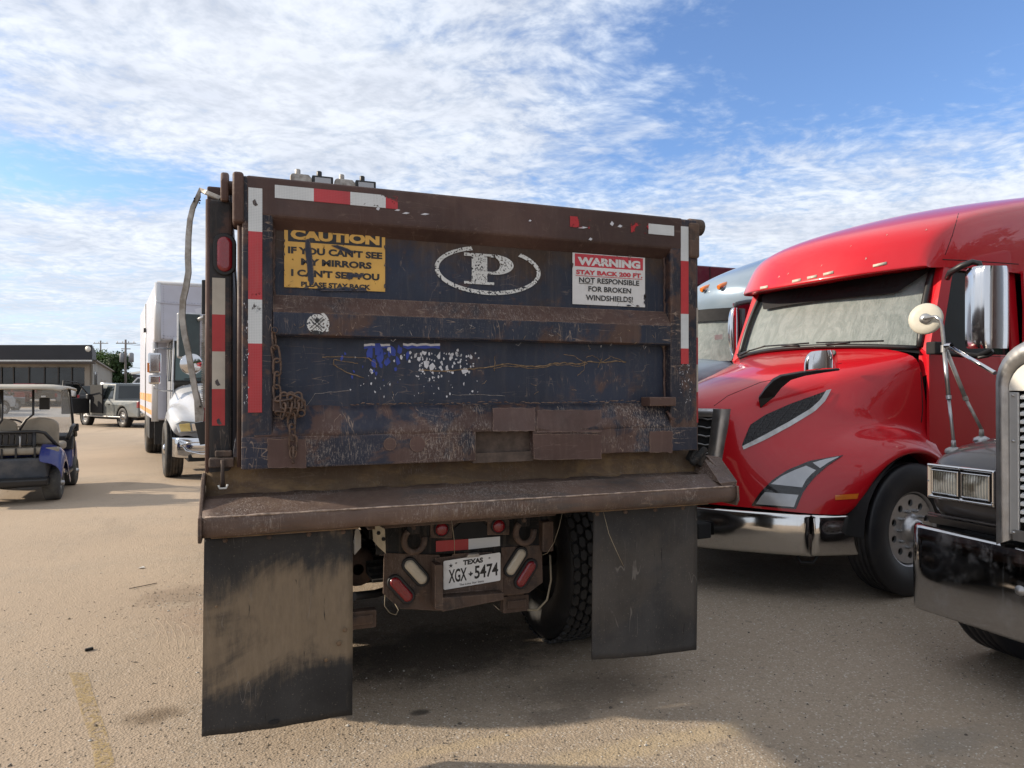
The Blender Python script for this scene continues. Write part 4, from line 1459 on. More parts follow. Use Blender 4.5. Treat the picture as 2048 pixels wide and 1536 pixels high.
# light bracket on the left (pale box end)
g = MB()
g.plate([H(752, 1048, 3.40), H(770, 1058, 3.40), H(772, 1108, 3.40), H(755, 1092, 3.40)], (0, .12, 0))
BL = g.build('frame_end_plate', simple('pale_dusty_steel', (.46, .39, .27), .7, var=.15, dirt=(.1, .07, .05), dirt_amt=.5), HPO, bevel=.003)
for px, py in ((757, 1066), (767, 1078)):
    MB().lathe([(.010, 0), (.010, -.004), (0, -.004)], H(px, py, 3.397), (0, 1, 0), 6).build('bolt', M['dirtyblack'], BL)
# tow hooks: hanging half rings
for px, py, s_ in ((828, 1078, 1), (1049, 1062, -1)):
    c = H(px, py, YH - .06)
    P = []
    for k in range(15):
        t = radians(200 + 250 * k / 14) if s_ > 0 else radians(340 - 250 * k / 14 + 0)
        t = radians(130 + 240 * k / 14)
        P.append(c + Vector((.052 * cos(t), -.01 * sin(t * .5), .058 * sin(t) - .004)))
    g = MB()
    g.tube(P, [.016] * 15, 10)
    hk = g.build('tow_hook', M['hitch'], HPO)
    MB().box(c.x - .035, c.x + .035, YH - .05, YH, c.z + .02, c.z + .085).build('hook_bracket', M['dirtyblack'], hk, bevel=.006)
    MB().lathe([(.013, 0), (.013, -.008), (0, -.008)], (c.x, YH - .05, c.z + .055), (0, 1, 0), 6).build('bolt', M['hitch'], hk)
for px, py in ((1088, 1050), (1082, 1075), (1096, 1090), (812, 1040), (1004, 1032), (1020, 1034)):
    MB().lathe([(.014, 0), (.013, -.008), (0, -.008)], H(px, py, YH - .002), (0, 1, 0), 6).build('bolt', M['hitch'], HPO)
MB().plate([H(x, y, 3.44) for x, y in ((735, 1052), (1112, 1023), (1112, 1031), (735, 1060))], (0, .08, 0)).build('hitch_top_angle', M['hitch'], HPO, bevel=.003)
MB().box(H(1078, 1060).x, H(1100, 1060).x, YH - .05, YH + .02, H(1090, 1100).z, H(1090, 1040).z).build('hitch_gusset', M['hitch'], HPO, bevel=.008)
# spring hangers below
for px, py, tall in ((1030, 1208, 1), (722, 1240, 0)):
    c = H(px, py, 3.62)
    g = MB()
    g.box(c.x - .075, c.x + .075, 3.60, 3.66, c.z - .04, c.z + .05)
    g.box(c.x - .055, c.x + .055, 3.585, 3.60, c.z - .015, c.z + .03)
    if tall: g.box(c.x - .05, c.x + .05, 3.60, 3.66, c.z + .05, c.z + .4)
    g.build('spring_hanger', M['hitch'], DT, bevel=.012)
# wires
def wire(P, r=.0016, par=HPO, name='loose_wire'):
    return MB().tube([H(x, y, Y) for x, y, Y in P], r, 5).build(name, M['wire'], par)
wire([(770, 1190, 3.46), (769, 1212, 3.44), (780, 1226, 3.44), (792, 1230, 3.44), (797, 1220, 3.44), (790, 1208, 3.46)])
wire([(903, 1040, 3.40), (906, 1062, 3.40), (909, 1085, 3.42), (909, 1108, 3.44)])
wire([(1126, 1020, 3.4), (1118, 1055, 3.38), (1108, 1085, 3.4), (1095, 1106, 3.45), (1085, 1110, 3.46)])
wire([(986, 1208, 3.44), (994, 1216, 3.42), (999, 1220, 3.42)])
wire([(1100, 1110, 3.55), (1102, 1160, 3.54), (1094, 1200, 3.54), (1075, 1220, 3.55), (1055, 1220, 3.58)], .006)

# axle, differential, springs
g = MB()
g.tube([(.35, 4.2, .53), (1.95, 4.2, .53)], .075, 14)
g.lathe([(.05, -.16), (.16, -.14), (.21, 0), (.16, .14), (.05, .16)], (1.1, 4.2, .53), (0, 1, 0), 20)
g.build('rear_axle', M['dirtyblack'], DT)
for xx in (.62, 1.46):
    g = MB()
    for k in range(7):
        L = .62 - k * .07
        g.box(xx - .01, xx + .075, 4.2 - L, 4.2 + L, .62 + k * .016, .633 + k * .016)
    g.build('leaf_spring', M['dirtyblack'], DT)
g = MB()
g.lathe([(.03, -.16), (.09, -.15), (.105, -.08), (.105, .06), (.09, .14), (.03, .15)], (.57, 3.95, .64), (0, 1, 0), 18)
g.build('brake_chamber', M['hitch'], DT)
g = MB()
g.tube([(.50, 3.7, .95), (.56, 3.8, .80), (.62, 3.95, .75), (.70, 4.0, .6)], .018, 7)
g.tube([(.45, 3.65, .82), (.60, 3.85, .88), (.85, 3.9, .86)], .014, 7)
g.tube([(.52, 3.62, .55), (.66, 3.8, .50), (.80, 3.95, .48)], .022, 7)
g.build('air_hose', M['rubber'], DT)
g = MB()
c = H(716, 1075, 3.75)
g.plate([aY(710, 1046, 3.75), aY(714, 1048, 3.75), aY(722, 1070, 3.75), aY(722, 1095, 3.75), aY(709, 1110, 3.75)], (0, .3, 0))
g.build('inner_guard', M['white_plastic'], DT)


# wheels
def tyre_prof(R, w, rim, ribs=5, gd=.010):
    hw = w / 2
    P = [(rim, -hw * .74), (rim + .02, -hw * .90), (rim + (R - rim) * .45, -hw * 1.04), (R - .045, -hw * 1.0), (R - .012, -hw * .88), (R, -hw * .80)]
    if ribs:
        step_ = 1.6 * hw / ribs
        for i in range(ribs):
            a = -hw * .80 + i * step_
            if i:
                P += [(R - gd, a - .003), (R - gd, a + .003)]
            P += [(R, a + .0055 if i else a + .001), (R, a + step_ - .0055)]
    P += [(R, hw * .80), (R - .012, hw * .88), (R - .045, hw * 1.0), (rim + (R - rim) * .45, hw * 1.04), (rim + .02, hw * .90), (rim, hw * .74)]
    return P


def wheel(par, c, R=.52, w=.27, rim=.286, axis=(1, 0, 0), tm=None, rm=None, ribs=5, holes=10, dish=.0, face=1, seg=48, hub=True, name='wheel'):
    """face: +1 / -1 side along the axis that is looked at"""
    c = Vector(c)
    ax = Vector(axis).normalized()
    wo = MB()
    wo.lathe([(rim * 1.0, -w * .34), (rim * 1.06, -w * .37), (rim * 1.06, -w * .40), (rim * .97, -w * .36), (rim * .95, -w * .1), (rim * .95, w * .1), (rim * .97, w * .36), (rim * 1.06, w * .40), (rim * 1.06, w * .37), (rim, w * .34)], c, ax, seg, close=True)
    W = wo.build(name, rm or M['alu'], par)
    MB().lathe(tyre_prof(R, w, rim, ribs), c, ax, seg).build('tyre', tm or M['tyre_clean'], W)
    # disc with hand holes
    a = ax.cross(Vector((0, 0, 1))).normalized()
    b = ax.cross(a)
    off = ax * (w * .30 * face)
    g = MB()
    r0, r1, r2 = rim * .93, rim * .42, rim * .40
    for i in range(holes):
        t0, t1 = 2 * pi * i / holes, 2 * pi * (i + 1) / holes
        n = 6
        # ring sector with circular hole
        tc = (t0 + t1) / 2
        rc, hr = rim * .70, rim * .095
        hole = [c + off + (a * cos(tc) + b * sin(tc)) * rc + (a * cos(u) + b * sin(u)) * hr for u in [tc + 2 * pi * k / 16 for k in range(16)]]
        outr = []
        for k in range(16):
            u = 2 * pi * k / 16
            dr, dtg = cos(u), sin(u)
            m_ = max(abs(dr), abs(dtg))
            dr, dtg = dr / m_, dtg / m_
            r = (r0 + r1) / 2 + dr * (r0 - r1) / 2
            tt = tc + dtg * (t1 - t0) / 2
            outr.append(c + off * (1 + dish * (r0 - r) / r0) + (a * cos(tt) + b * sin(tt)) * r)
        g.grid([outr + [outr[0]], hole + [hole[0]], [p - off * .25 for p in hole + [hole[0]]]], smooth=False)
    g.lathe([(r1, 0), (r1 * .75, .01 * face), (r1 * .7, .05 * face), (r1 * .55, .07 * face), (0, .075 * face)], c + off, ax, 24)
    g.build('rim_disc', rm or M['alu'], W, recalc=False)
    if hub:
        g = MB()
        for i in range(10):
            t = 2 * pi * i / 10
            p = c + off + (a * cos(t) + b * sin(t)) * rim * .50
            g.lathe([(.014, 0), (.013, .028 * face), (.004, .034 * face)], p, ax, 6, smooth=False)
        tag(g.build('wheel_nuts', M['alu'], W), kind='stuff')
    MB().lathe([(rim * .93, 0), (0, 0)], c - ax * .02 * face, ax, 24).build('brake_drum', M['matteblack'], W)
    return W


for cx_, hasb in ((.02, 0), (.36, 0), (1.885, 1), (2.215, 0)):
    if cx_ < 1: cx_ += .0
    W = wheel(DT, (cx_, 4.20, .52), R=.507, tm=M['tyre_dark'], rm=M['dirtyblack'], ribs=0, face=-1 if cx_ < 1 else 1, holes=5, hub=False)
    # staggered hexagonal tread blocks
    R = .52
    bw = .048
    bl = pi * 2 * R / 44
    blk = MB()
    hw_, hl = bw * .42, bl * .43
    outl = [(-hw_, -hl * .45), (-hw_ * .25, -hl), (hw_ * .85, -hl * .75), (hw_, hl * .45), (hw_ * .25, hl), (-hw_ * .85, hl * .75)]
    def blockmesh(name, par):
        me_o = MB().plate([(x, y, 0) for x, y in outl], (0, 0, .018)).build(name, M['tread'], None, bevel=0, world=False)
        me_o.parent = par
        return me_o
    rows_ = (-.094, -.047, 0, .047, .094)
    if hasb:
        first = None
        for r_i, dx_ in enumerate(rows_):
            for k in range(44):
                t = 2 * pi * (k + (.5 if r_i % 2 else 0)) / 44
                if first is None:
                    o = first = blockmesh('tread_block', W)
                else:
                    o = first.copy()
                    COL.objects.link(o)
                # outward direction in the y-z plane
                o.matrix_local = Matrix.Translation(Vector((cx_, 4.20, .52)) - rootof(DT).location) @ Matrix.Rotation(t, 4, 'X') @ Matrix.Translation((dx_, 0, R - .006))
    else:
        g = MB()
        for r_i, dx_ in enumerate(rows_):
            for k in range(44):
                t = 2 * pi * (k + (.5 if r_i % 2 else 0)) / 44
                Mx = Matrix.Translation(Vector((cx_, 4.20, .52))) @ Matrix.Rotation(t, 4, 'X') @ Matrix.Translation((dx_, 0, R - .006))
                g.plate([Mx @ Vector((x, y, 0)) for x, y in outl], Mx.to_3x3() @ Vector((0, 0, .014)))
        tag(g.build('tread_blocks', M['tread'], W), kind='stuff')
for cx_ in (.19, 2.05):  # unseen second axle, added to block sunlight under the truck
    wheel(DT, (cx_, 5.30, .52), w=.58, tm=M['tyre'], rm=M['dirtyblack'], face=-1 if cx_ < 1 else 1, hub=False)
MB().lathe([(0, 0), (.30, .0), (.31, .03), (.31, 1.25), (.30, 1.28), (0, 1.28)], (.02, 6.7, .72), (0, 1, 0), 24).build('added_fuel_tank', M['alu'], DT)  # tanks out of view, added to keep sun from passing under the bed
MB().lathe([(0, 0), (.30, .0), (.31, .03), (.31, 1.25), (.30, 1.28), (0, 1.28)], (2.2, 6.7, .72), (0, 1, 0), 24).build('added_fuel_tank', M['alu'], DT)
for cx_ in (.2, 2.0):
    wheel(DT, (cx_, 9.9, .52), tm=M['tyre'], rm=M['dirtyblack'], face=-1 if cx_ < 1 else 1, hub=False)


# ------ chain hanging on the tailgate
def link_mesh(L=.030, W=.013, r=.0038):
    P = []
    for k in range(16):
        t = 2 * pi * k / 16
        P.append(Vector((W * cos(t), 0, (L - W) * (1 if sin(t) > 0 else -1) * (1 if abs(sin(t)) > .1 else 0) + W * sin(t))))
    return MB().tube(P, r, 6, closed=True).build('chain_link', M['rustchain'], None, world=False, smooth=True)


CH = MB().lathe([(.011, -.006), (.014, 0), (.011, .006)], aY(549, 660, D - .02), (0, 1, 0), 12, close=True).build('chain', M['rustchain'], TG)
lk0 = None
def put_chain(P, jitter=.15, seed=0, size=1.22):
    global lk0
    r = random.Random(seed)
    P = [Vector(p) for p in P]
    # resample at link pitch
    pitch = .040 * size
    cur, out = 0, [P[0]]
    seg = [(P[i], P[i + 1]) for i in range(len(P) - 1)]
    tot = sum((b - a).length for a, b in seg)
    n = max(2, int(tot / pitch))
    pts = []
    for k in range(n + 1):
        d = tot * k / n
        for a, b in seg:
            l = (b - a).length
            if d <= l + 1e-9:
                pts.append(a + (b - a) * (d / l if l else 0))
                break
            d -= l
    for k in range(len(pts) - 1):
        a, b = pts[k], pts[k + 1]
        if lk0 is None:
            o = lk0 = link_mesh()
        else:
            o = lk0.copy()
            COL.objects.link(o)
        o.parent = CH
        dv = (b - a).normalized()
        q = dv.to_track_quat('Z', 'Y')
        rot = q.to_matrix().to_4x4() @ Matrix.Rotation((pi / 2 if k % 2 else .25) + r.uniform(-jitter, jitter), 4, 'Z')
        o.matrix_local = Matrix.Translation((a + b) / 2 - rootof(DT).location) @ rot @ Matrix.Scale(size, 4)


put_chain([aY(547, 668, D - .006), aY(550, 700, D - .008), aY(556, 730, D - .01), aY(552, 765, D - .008), aY(556, 800, D - .02)], seed=1)
put_chain([aY(556, 798, D - .035), aY(575, 793, D - .045), aY(592, 797, D - .05), aY(604, 806, D - .05), aY(607, 820, D - .045), aY(598, 832, D - .04), aY(580, 829, D - .04), aY(556, 826, D - .03)], .5, 2)
for px in (568, 582, 596):
    put_chain([aY(px, 790, D - .04), aY(px + 2, 806, D - .055), aY(px - 1, 822, D - .055), aY(px - 4, 832, D - .035)], .4, px)
put_chain([aY(583, 830, D - .045), aY(583, 850, D - .04), aY(586, 875, D - .035), aY(586, 900, D - .02), aY(586, 920, D - .015)], seed=4)
MB().tube([(p.x + .014 * cos(t * pi / 6), p.y, p.z + .026 * sin(t * pi / 6)) for p in [aY(586, 905, D - .018)] for t in range(12)], .0035, 6, closed=True).build('chain_ring', M['rustchain'], CH)
# ------------------------------------------------------------------ red tractor (built square to the world, then turned about its near front wheel)
PV = Vector((4.82, 3.95, 0))
RA = radians(5.5)
RT = thing('red_truck', 'glossy red sleeper cab tractor with chrome bumper parked right of the dump truck', 'truck', PV, RA)
YC = 5.20


def frame_pts(rot, piv):
    """world <-> unrotated building frame of a thing"""
    Mw = Matrix.Translation(piv) @ Matrix.Rotation(rot, 4, 'Z') @ Matrix.Translation(-piv)
    return Mw, Mw.inverted()


RM, RMi = frame_pts(RA, PV)


def cast_patch(px_quad, bvh, Mi, nu, nv, lift, M_obj=None, far=30):
    """quads of photo points laid on the surface of the body they belong to"""
    tl, tr, br, bl = [Vector((*p, 0)) for p in px_quad]
    rows = []
    e = Mi @ EYE
    for i in range(nv + 1):
        row = []
        for j in range(nu + 1):
            u, v = j / nu, i / nv
            p = (tl * (1 - u) + tr * u) * (1 - v) + (bl * (1 - u) + br * u) * v
            d = (Mi.to_3x3() @ ray(p.x, p.y)).normalized()
            loc, nor, _, dist = bvh.ray_cast(e, d, far)
            if loc is None:
                row.append(None)
            else:
                if nor.dot(d) > 0: nor = -nor
                row.append(loc + nor * lift)
        rows.append(row)
    # fill gaps from neighbours
    for row in rows:
        for j in range(len(row)):
            if row[j] is None:
                c = [q for q in row if q is not None]
                row[j] = min(c, key=lambda q: 0).copy() if c else None
    rows = [r for r in rows if all(q is not None for q in r)]
    return rows


def cast_poly(pts, bvh, Mi, lift, far=30):
    e = Mi @ EYE
    out = []
    for x, y in pts:
        d = (Mi.to_3x3() @ ray(x, y)).normalized()
        loc, nor, _, dist = bvh.ray_cast(e, d, far)
        if loc is None: continue
        if nor.dot(d) > 0: nor = -nor
        out.append(loc + nor * lift)
    return out


def eval_bvh(o, off):
    dg = bpy.context.evaluated_depsgraph_get()
    dg.update()
    ev = o.evaluated_get(dg)
    me = ev.to_mesh()
    vs = [v.co + off for v in me.vertices]
    fs = [tuple(p.vertices) for p in me.polygons]
    ev.to_mesh_clear()
    return BVHTree.FromPolygons(vs, fs)


# longitudinal curves of the hood: (x, v, z), v = distance from the centre line
cols = [
    [(3.42, 0, .67), (3.41, 0, .95), (3.42, 0, 1.2), (3.46, 0, 1.44), (3.56, 0, 1.53), (3.85, 0, 1.64), (4.15, 0, 1.73), (4.45, 0, 1.81), (4.70, 0, 1.88), (4.9, 0, 1.94), (5.02, 0, 1.98)],
    [(3.52, .28, .67), (3.51, .28, .95), (3.52, .28, 1.2), (3.55, .28, 1.42), (3.66, .29, 1.50), (3.90, .34, 1.62), (4.18, .38, 1.71), (4.47, .44, 1.79), (4.72, .50, 1.86), (4.95, .55, 1.92), (5.06, .58, 1.96)],
    [(3.64, .47, .67), (3.63, .47, .95), (3.64, .47, 1.2), (3.67, .47, 1.38), (3.77, .48, 1.45), (3.98, .55, 1.545), (4.22, .61, 1.62), (4.48, .72, 1.70), (4.72, .83, 1.77), (4.96, .95, 1.84), (5.10, 1.01, 1.88)],
    [(3.67, .52, .67), (3.67, .53, .95), (3.69, .53, 1.16), (3.72, .53, 1.31), (3.82, .54, 1.37), (4.02, .60, 1.46), (4.25, .66, 1.53), (4.50, .77, 1.61), (4.74, .88, 1.68), (4.98, .99, 1.75), (5.14, 1.04, 1.78)],
    [(3.74, .62, .67), (3.74, .62, .82), (3.76, .62, .98), (3.80, .63, 1.12), (3.90, .66, 1.20), (4.08, .71, 1.27), (4.28, .77, 1.33), (4.52, .86, 1.39), (4.76, .94, 1.44), (5.00, 1.02, 1.46), (5.17, 1.06, 1.48)],
    [(3.82, .74, .665), (3.83, .74, .77), (3.86, .75, .88), (3.91, .76, .99), (4.00, .78, 1.07), (4.15, .82, 1.15), (4.34, .87, 1.22), (4.56, .92, 1.27), (4.80, .98, 1.29), (5.04, 1.03, 1.28), (5.22, 1.06, 1.24)],
    [(3.94, .89, .66), (3.96, .90, .75), (4.00, .91, .84), (4.06, .92, .93), (4.14, .94, 1.02), (4.26, .97, 1.11), (4.41, 1.01, 1.19), (4.60, 1.06, 1.245), (4.82, 1.10, 1.25), (5.06, 1.12, 1.19), (5.26, 1.12, 1.06)],
    [(4.03, .99, .655), (4.05, 1.0, .72), (4.09, 1.02, .79), (4.15, 1.05, .87), (4.22, 1.09, .95), (4.32, 1.13, 1.03), (4.45, 1.17, 1.11), (4.62, 1.20, 1.165), (4.83, 1.22, 1.175), (5.06, 1.22, 1.12), (5.28, 1.20, .96)],
    [(4.24, 1.10, .65), (4.27, 1.13, .66), (4.30, 1.17, .70), (4.33, 1.21, .77), (4.37, 1.235, .86), (4.44, 1.255, .95), (4.53, 1.27, 1.025), (4.67, 1.275, 1.08), (4.84, 1.28, 1.09), (5.03, 1.27, 1.05), (5.24, 1.25, .90)],
    [(4.27, 1.00, .66), (4.29, 1.00, .67), (4.31, 1.03, .72), (4.34, 1.05, .79), (4.38, 1.06, .88), (4.45, 1.07, .97), (4.54, 1.07, 1.04), (4.68, 1.07, 1.09), (4.84, 1.07, 1.10), (5.03, 1.06, 1.05), (5.22, 1.04, .90)],
]
rows = []
for i in range(11):
    near = [Vector((c[i][0], YC - c[i][1], c[i][2])) for c in cols]
    far_ = [Vector((c[i][0], YC + c[i][1], c[i][2])) for c in cols[1:]]
    rows.append(far_[::-1] + near)
HOOD = MB().grid(rows).build('hood', M['red'], RT, sub=2)
bpy.context.view_layer.update()
hb = eval_bvh(HOOD, PV)


def on_hood(pts, mat, name, lift=.004, par=HOOD, th=.002, nv=6, nu=6, quad=True, solid=0):
    g = MB()
    if quad:
        rows = cast_patch(pts, hb, RMi, nu, nv, lift)
        if len(rows) < 2: return None
        g.grid(rows)
        return g.build(name, mat, par, solid=solid)
    P = cast_poly(pts, hb, RMi, lift)
    g.add(P, [tuple(range(len(P)))])
    return g.build(name, mat, par)


def on_hood_strip(top, bot, mat, name, lift=.004, par=HOOD, n=24):
    """strip between two photo polylines, laid on the hood"""
    def samp(pl, t):
        L = [0]
        for a, b in zip(pl, pl[1:]): L.append(L[-1] + math.hypot(b[0] - a[0], b[1] - a[1]))
        d = t * L[-1]
        for k in range(len(pl) - 1):
            if d <= L[k + 1] + 1e-9:
                u = (d - L[k]) / (L[k + 1] - L[k])
                return (pl[k][0] + (pl[k + 1][0] - pl[k][0]) * u, pl[k][1] + (pl[k + 1][1] - pl[k][1]) * u)
        return pl[-1]
    rows = []
    e = RMi @ EYE
    for i in range(n + 1):
        a, b = samp(top, i / n), samp(bot, i / n)
        row = []
        for j in range(5):
            u = j / 4
            p = (a[0] * (1 - u) + b[0] * u, a[1] * (1 - u) + b[1] * u)
            d = (RMi.to_3x3() @ ray(*p)).normalized()
            loc, nor, _, _ = hb.ray_cast(e, d, 30)
            if loc is None: break
            if nor.dot(d) > 0: nor = -nor
            row.append(loc + nor * lift)
        if len(row) == 5: rows.append(row)
    return MB().grid(rows).build(name, mat, par) if len(rows) > 1 else None


# head lamp: dark housing, clear bars, rim
HL = on_hood_strip([(1503, 1011), (1520, 985), (1545, 960), (1575, 940), (1620, 922), (1686, 911)], [(1592, 1018), (1606, 985), (1618, 968), (1632, 952), (1655, 932), (1686, 911.5)], M['blackgloss'], 'headlight', .006)
sl_ = simple('silver_reflector', (.55, .56, .58), .18, metal=.4, var=.08, vscale=8)
on_hood_strip([(1512, 1008), (1522, 993), (1530, 984)], [(1588, 1014), (1592, 1002), (1597, 990)], sl_, 'reflector', .008, HL or HOOD, 8)
on_hood_strip([(1530, 980), (1533, 976)], [(1598, 986), (1600, 981)], M['blackgloss'], 'reflector', .010, HL or HOOD, 3)
on_hood_strip([(1542, 968), (1562, 953), (1590, 940), (1612, 932)], [(1604, 975), (1612, 960), (1622, 949), (1632, 941)], sl_, 'reflector', .008, HL or HOOD, 10)
on_hood_strip([(1625, 926), (1650, 919), (1676, 914)], [(1640, 937), (1656, 926), (1678, 914.5)], sl_, 'reflector', .008, HL or HOOD, 8)
clear = glass('clear_lamp_cover', (.05, .05, .055), .03, .16)
on_hood_strip([(1503, 1011), (1520, 985), (1545, 960), (1575, 940), (1620, 922), (1686, 911)], [(1592, 1018), (1606, 985), (1618, 968), (1632, 952), (1655, 932), (1686, 911.5)], clear, 'lens_cover', .014, HL or HOOD)
# side vent with mesh and bright lower trim
mm, n_, b_s = mat_new('hexagonal_vent_mesh')
hx = n_.vor(34, n_.coord(), 'DISTANCE_TO_EDGE', 'Distance', .15)
n_.put(b_s.inputs['Base Color'], n_.mix(n_.step(hx, .03, .07), (.022, .022, .026), (.002, .002, .003)))
b_s.inputs['Roughness'].default_value = .4
n_.put(b_s.inputs['Normal'], n_.bump(n_.step(hx, .05, .14, 1, 0), .8, .01))
VN = on_hood_strip([(1484, 890), (1500, 850), (1530, 830), (1580, 808), (1655, 781)], [(1487, 898), (1520, 880), (1560, 858), (1610, 830), (1661, 783)], mm, 'side_vent', .004)
on_hood_strip([(1485, 892), (1525, 872), (1575, 845), (1620, 818), (1640, 800), (1652, 781)], [(1487, 899), (1530, 880), (1580, 853), (1628, 824), (1650, 802), (1662, 779)], M['alu'], 'vent_trim', .009, VN or HOOD)
on_hood([(1670, 990), (1717, 987), (1714, 997), (1670, 1000)], M['amber'], 'side_marker', .006, nv=2, nu=4)
# panel seam along the hood
e = RMi @ EYE
def seam(pts, name='panel_gap', r=.003, bv=None, par=HOOD, mat=None, lift=0):
    P = []
    for a, b in zip(pts, pts[1:]):
        for k in range(6):
            t = k / 6
            x, y = a[0] + (b[0] - a[0]) * t, a[1] + (b[1] - a[1]) * t
            d = (RMi.to_3x3() @ ray(x, y)).normalized()
            loc, nor, _, _ = (bv or hb).ray_cast(e, d, 30)
            if loc is not None: P.append(loc + (nor if nor.dot(d) < 0 else -nor) * lift)
    if len(P) > 1:
        MB().tube(P, r, 5).build(name, mat or M['matteblack'], par)
seam([(1428, 812), (1455, 792), (1520, 765), (1600, 748), (1700, 722)])
seam([(1838, 712), (1843, 760), (1845, 820), (1842, 850)], r=.004, lift=0)
# grille
g = MB()
gy0, gy1, gz0, gz1, gxf = -.44, .44, .74, 1.42, 3.40
def gp(v, z, d=0):
    v = v * (.84 + .16 * (z - .70) / .73)
    return Vector((3.42 + .63 * abs(v) ** 1.4 + d + (z - .74) * .03, YC - v, z))
vs_ = [-.44 + .88 * k / 16 for k in range(17)]
for z0, z1 in ((1.365, 1.43), (.70, .76)):
    g.grid([[gp(v, z0, -.03) for v in vs_], [gp(v, z0, -.07) for v in vs_], [gp(v, z1, -.07) for v in vs_], [gp(v, z1, -.01) for v in vs_]])
for v0, v1 in ((-.47, -.40), (.40, .47)):
    zs = [.70 + .73 * k / 8 for k in range(9)]
    g.grid([[gp(v0, z, -.02) for z in zs], [gp(v0, z, -.072) for z in zs], [gp(v1, z, -.072) for z in zs], [gp(v1, z, -.0) for z in zs]])
GR = g.build('grille', M['alu'], RT)
g = MB()
g.grid([[gp(v, .74, -.035) for v in vs_], [gp(v, 1.40, -.035) for v in vs_]])
g.build('grille_mesh', M['matteblack'], GR)
for k in range(9):
    z = .80 + k * .068
    MB().tube([gp(v, z + .012 * abs(math.sin(v * 26)), -.055) for v in [-.40 + .8 * i / 40 for i in range(41)]], .007, 5).build('grille_bar', M['alu'], GR)

# bumper: wrapped polished sheet
def bump_x(v): return 3.37 + .63 * abs(v) ** 1.4
bp = [(.335, .04), (.345, .012), (.37, .004), (.50, -.002), (.625, -.006), (.645, .006), (.652, .05)]
vsb = [-.96 + 1.92 * k / 40 for k in range(41)]
BMP = MB().grid([[(bump_x(v) + d, YC - v, z + (.03 * (1 - abs(v)) if z < .4 else 0) * -1) for v in vsb] for z, d in bp]).build('front_bumper', M['chrome_b'], RT, solid=.006)
MB().box(bump_x(.1) - .02, bump_x(.3) + .02, YC - .42, YC - .14, .42, .54).build('bumper_opening', M['matteblack'], BMP, bevel=.01)
MB().box(bump_x(.1) - .02, bump_x(.3) + .02, YC + .14, YC + .42, .42, .54).build('bumper_opening', M['matteblack'], BMP, bevel=.01)
for s in (1, -1):
    g = MB()
    rows = []
    for z, d in bp:
        rows.append([(bump_x(.97) + .52 * t - .04 * t * 0 + .012, YC - s * (.965 + .19 * t ** .8 + d * -1 + (.004 if z > .6 else 0)), z + .04 * t * (z - .4)) for t in [k / 10 for k in range(11)]])
    g.grid(rows).build('bumper_end', M['chrome_b'], BMP, solid=.006)
# under-bumper valance and bay
g = MB()
g.box(4.2, 5.3, YC - .80, YC + .80, .45, 1.0)
g.box(3.8, 4.2, YC - .6, YC + .6, .42, .95)
g.build('engine_bay', M['matteblack'], RT)
MB().tube([(3.98, YC - .80, .36), (4.0, YC - .85, .27), (4.05, YC - .92, .28), (4.08, YC - .95, .35)], .012, 7).build('tow_strap', M['rubber'], RT)
for s in (1, -1):
    g = MB()
    g.grid([[(4.82 + .60 * cos(t), YC - s * y_, .50 + .60 * sin(t)) for t in [pi * k / 14 for k in range(15)]] for y_ in (.78, 1.22)])
    g.build('wheel_well', M['matteblack'], RT)
wheel(RT, (4.82, YC - 1.085, .51), R=.51, w=.27, tm=M['tyre_clean'], rm=simple('dull_aluminium_wheel', (.50, .50, .51), .33, metal=.8, var=.1, dirt=(.2, .18, .15), dirt_amt=.3), axis=(0, -1, 0), face=1, ribs=5, name='front_wheel')
wheel(RT, (4.82, YC + 1.115, .51), R=.51, w=.27, axis=(0, 1, 0), face=1, name='front_wheel')
for xx in (9.4, 10.7):
    for s in (1, -1):
        wheel(RT, (xx, YC - s * 1.0, .51), R=.51, w=.5, axis=(0, -s, 0), face=1, name='drive_wheel')
MB().box(5.2, 11.4, YC - .45, YC + .45, .6, .9).build('chassis_rail', M['matteblack'], RT)

# ---- cab
def wsb(v):   # windshield bottom
    return Vector((5.18 - .24 * (1 - v * v), YC - v * 1.0, 1.925 + .050 * (1 - v * v)))
def wst(v):   # windshield top
    return Vector((5.44 - .20 * (1 - v * v), YC - v * .94, 2.60 - .02 * (1 - v * v)))
def sect(x, w0, w1, zt, zs):
    return [(x, zt)]
# body side + roof loft, sections of (x, half width, z) from sill to roof centre
def sec(x, pts, xs=None):
    return [(x + (xs[i] if xs else 0), p[0], p[1]) for i, p in enumerate(pts)]
CS = [
    sec(5.22, [(1.06, .75), (1.07, 1.3), (1.07, 1.85), (1.05, 1.93)]),
]
# side wall: sheet from sill up to roof edge with a window opening left by strips
def wall(s):
    y = lambda z: YC - s * (1.075 - .05 * max(0, (z - 1.9)) / .8)
    P = lambda x, z: Vector((x, y(z), z))
    g = MB()
    g.grid([[P(x, z) for x in (5.16, 5.5, 6.0, 6.42)] for z in (.62, .9, 1.3, 1.6, 1.80, 1.88)], smooth=False)       # below belt
    g.grid([[P(5.16, 1.88), P(5.30, 1.88)], [P(5.43, 2.62), P(5.55, 2.60)]], smooth=False)                                # a pillar
    g.grid([[wsb(s) + Vector((.0, -s * .012, 0)), P(5.16, 1.88)], [wst(s) + Vector((0, -s * .012, 0)), P(5.43, 2.62)]], smooth=False)
    g.grid([[P(5.16, 1.70), P(5.16, 1.88)], [wsb(s) + Vector((-.02, 0, -.25)), wsb(s)]], smooth=False)
    g.grid([[P(6.30, 1.88), P(6.42, 1.88)], [P(6.30, 2.60), P(6.42, 2.60)]], smooth=False)
    g.grid([[P(5.44, 2.58), P(6.42, 2.58)], [P(5.46, 2.74), P(6.42, 2.74)]], smooth=False)
    return g.build('cab_side', M['red'], RT, solid=.02)
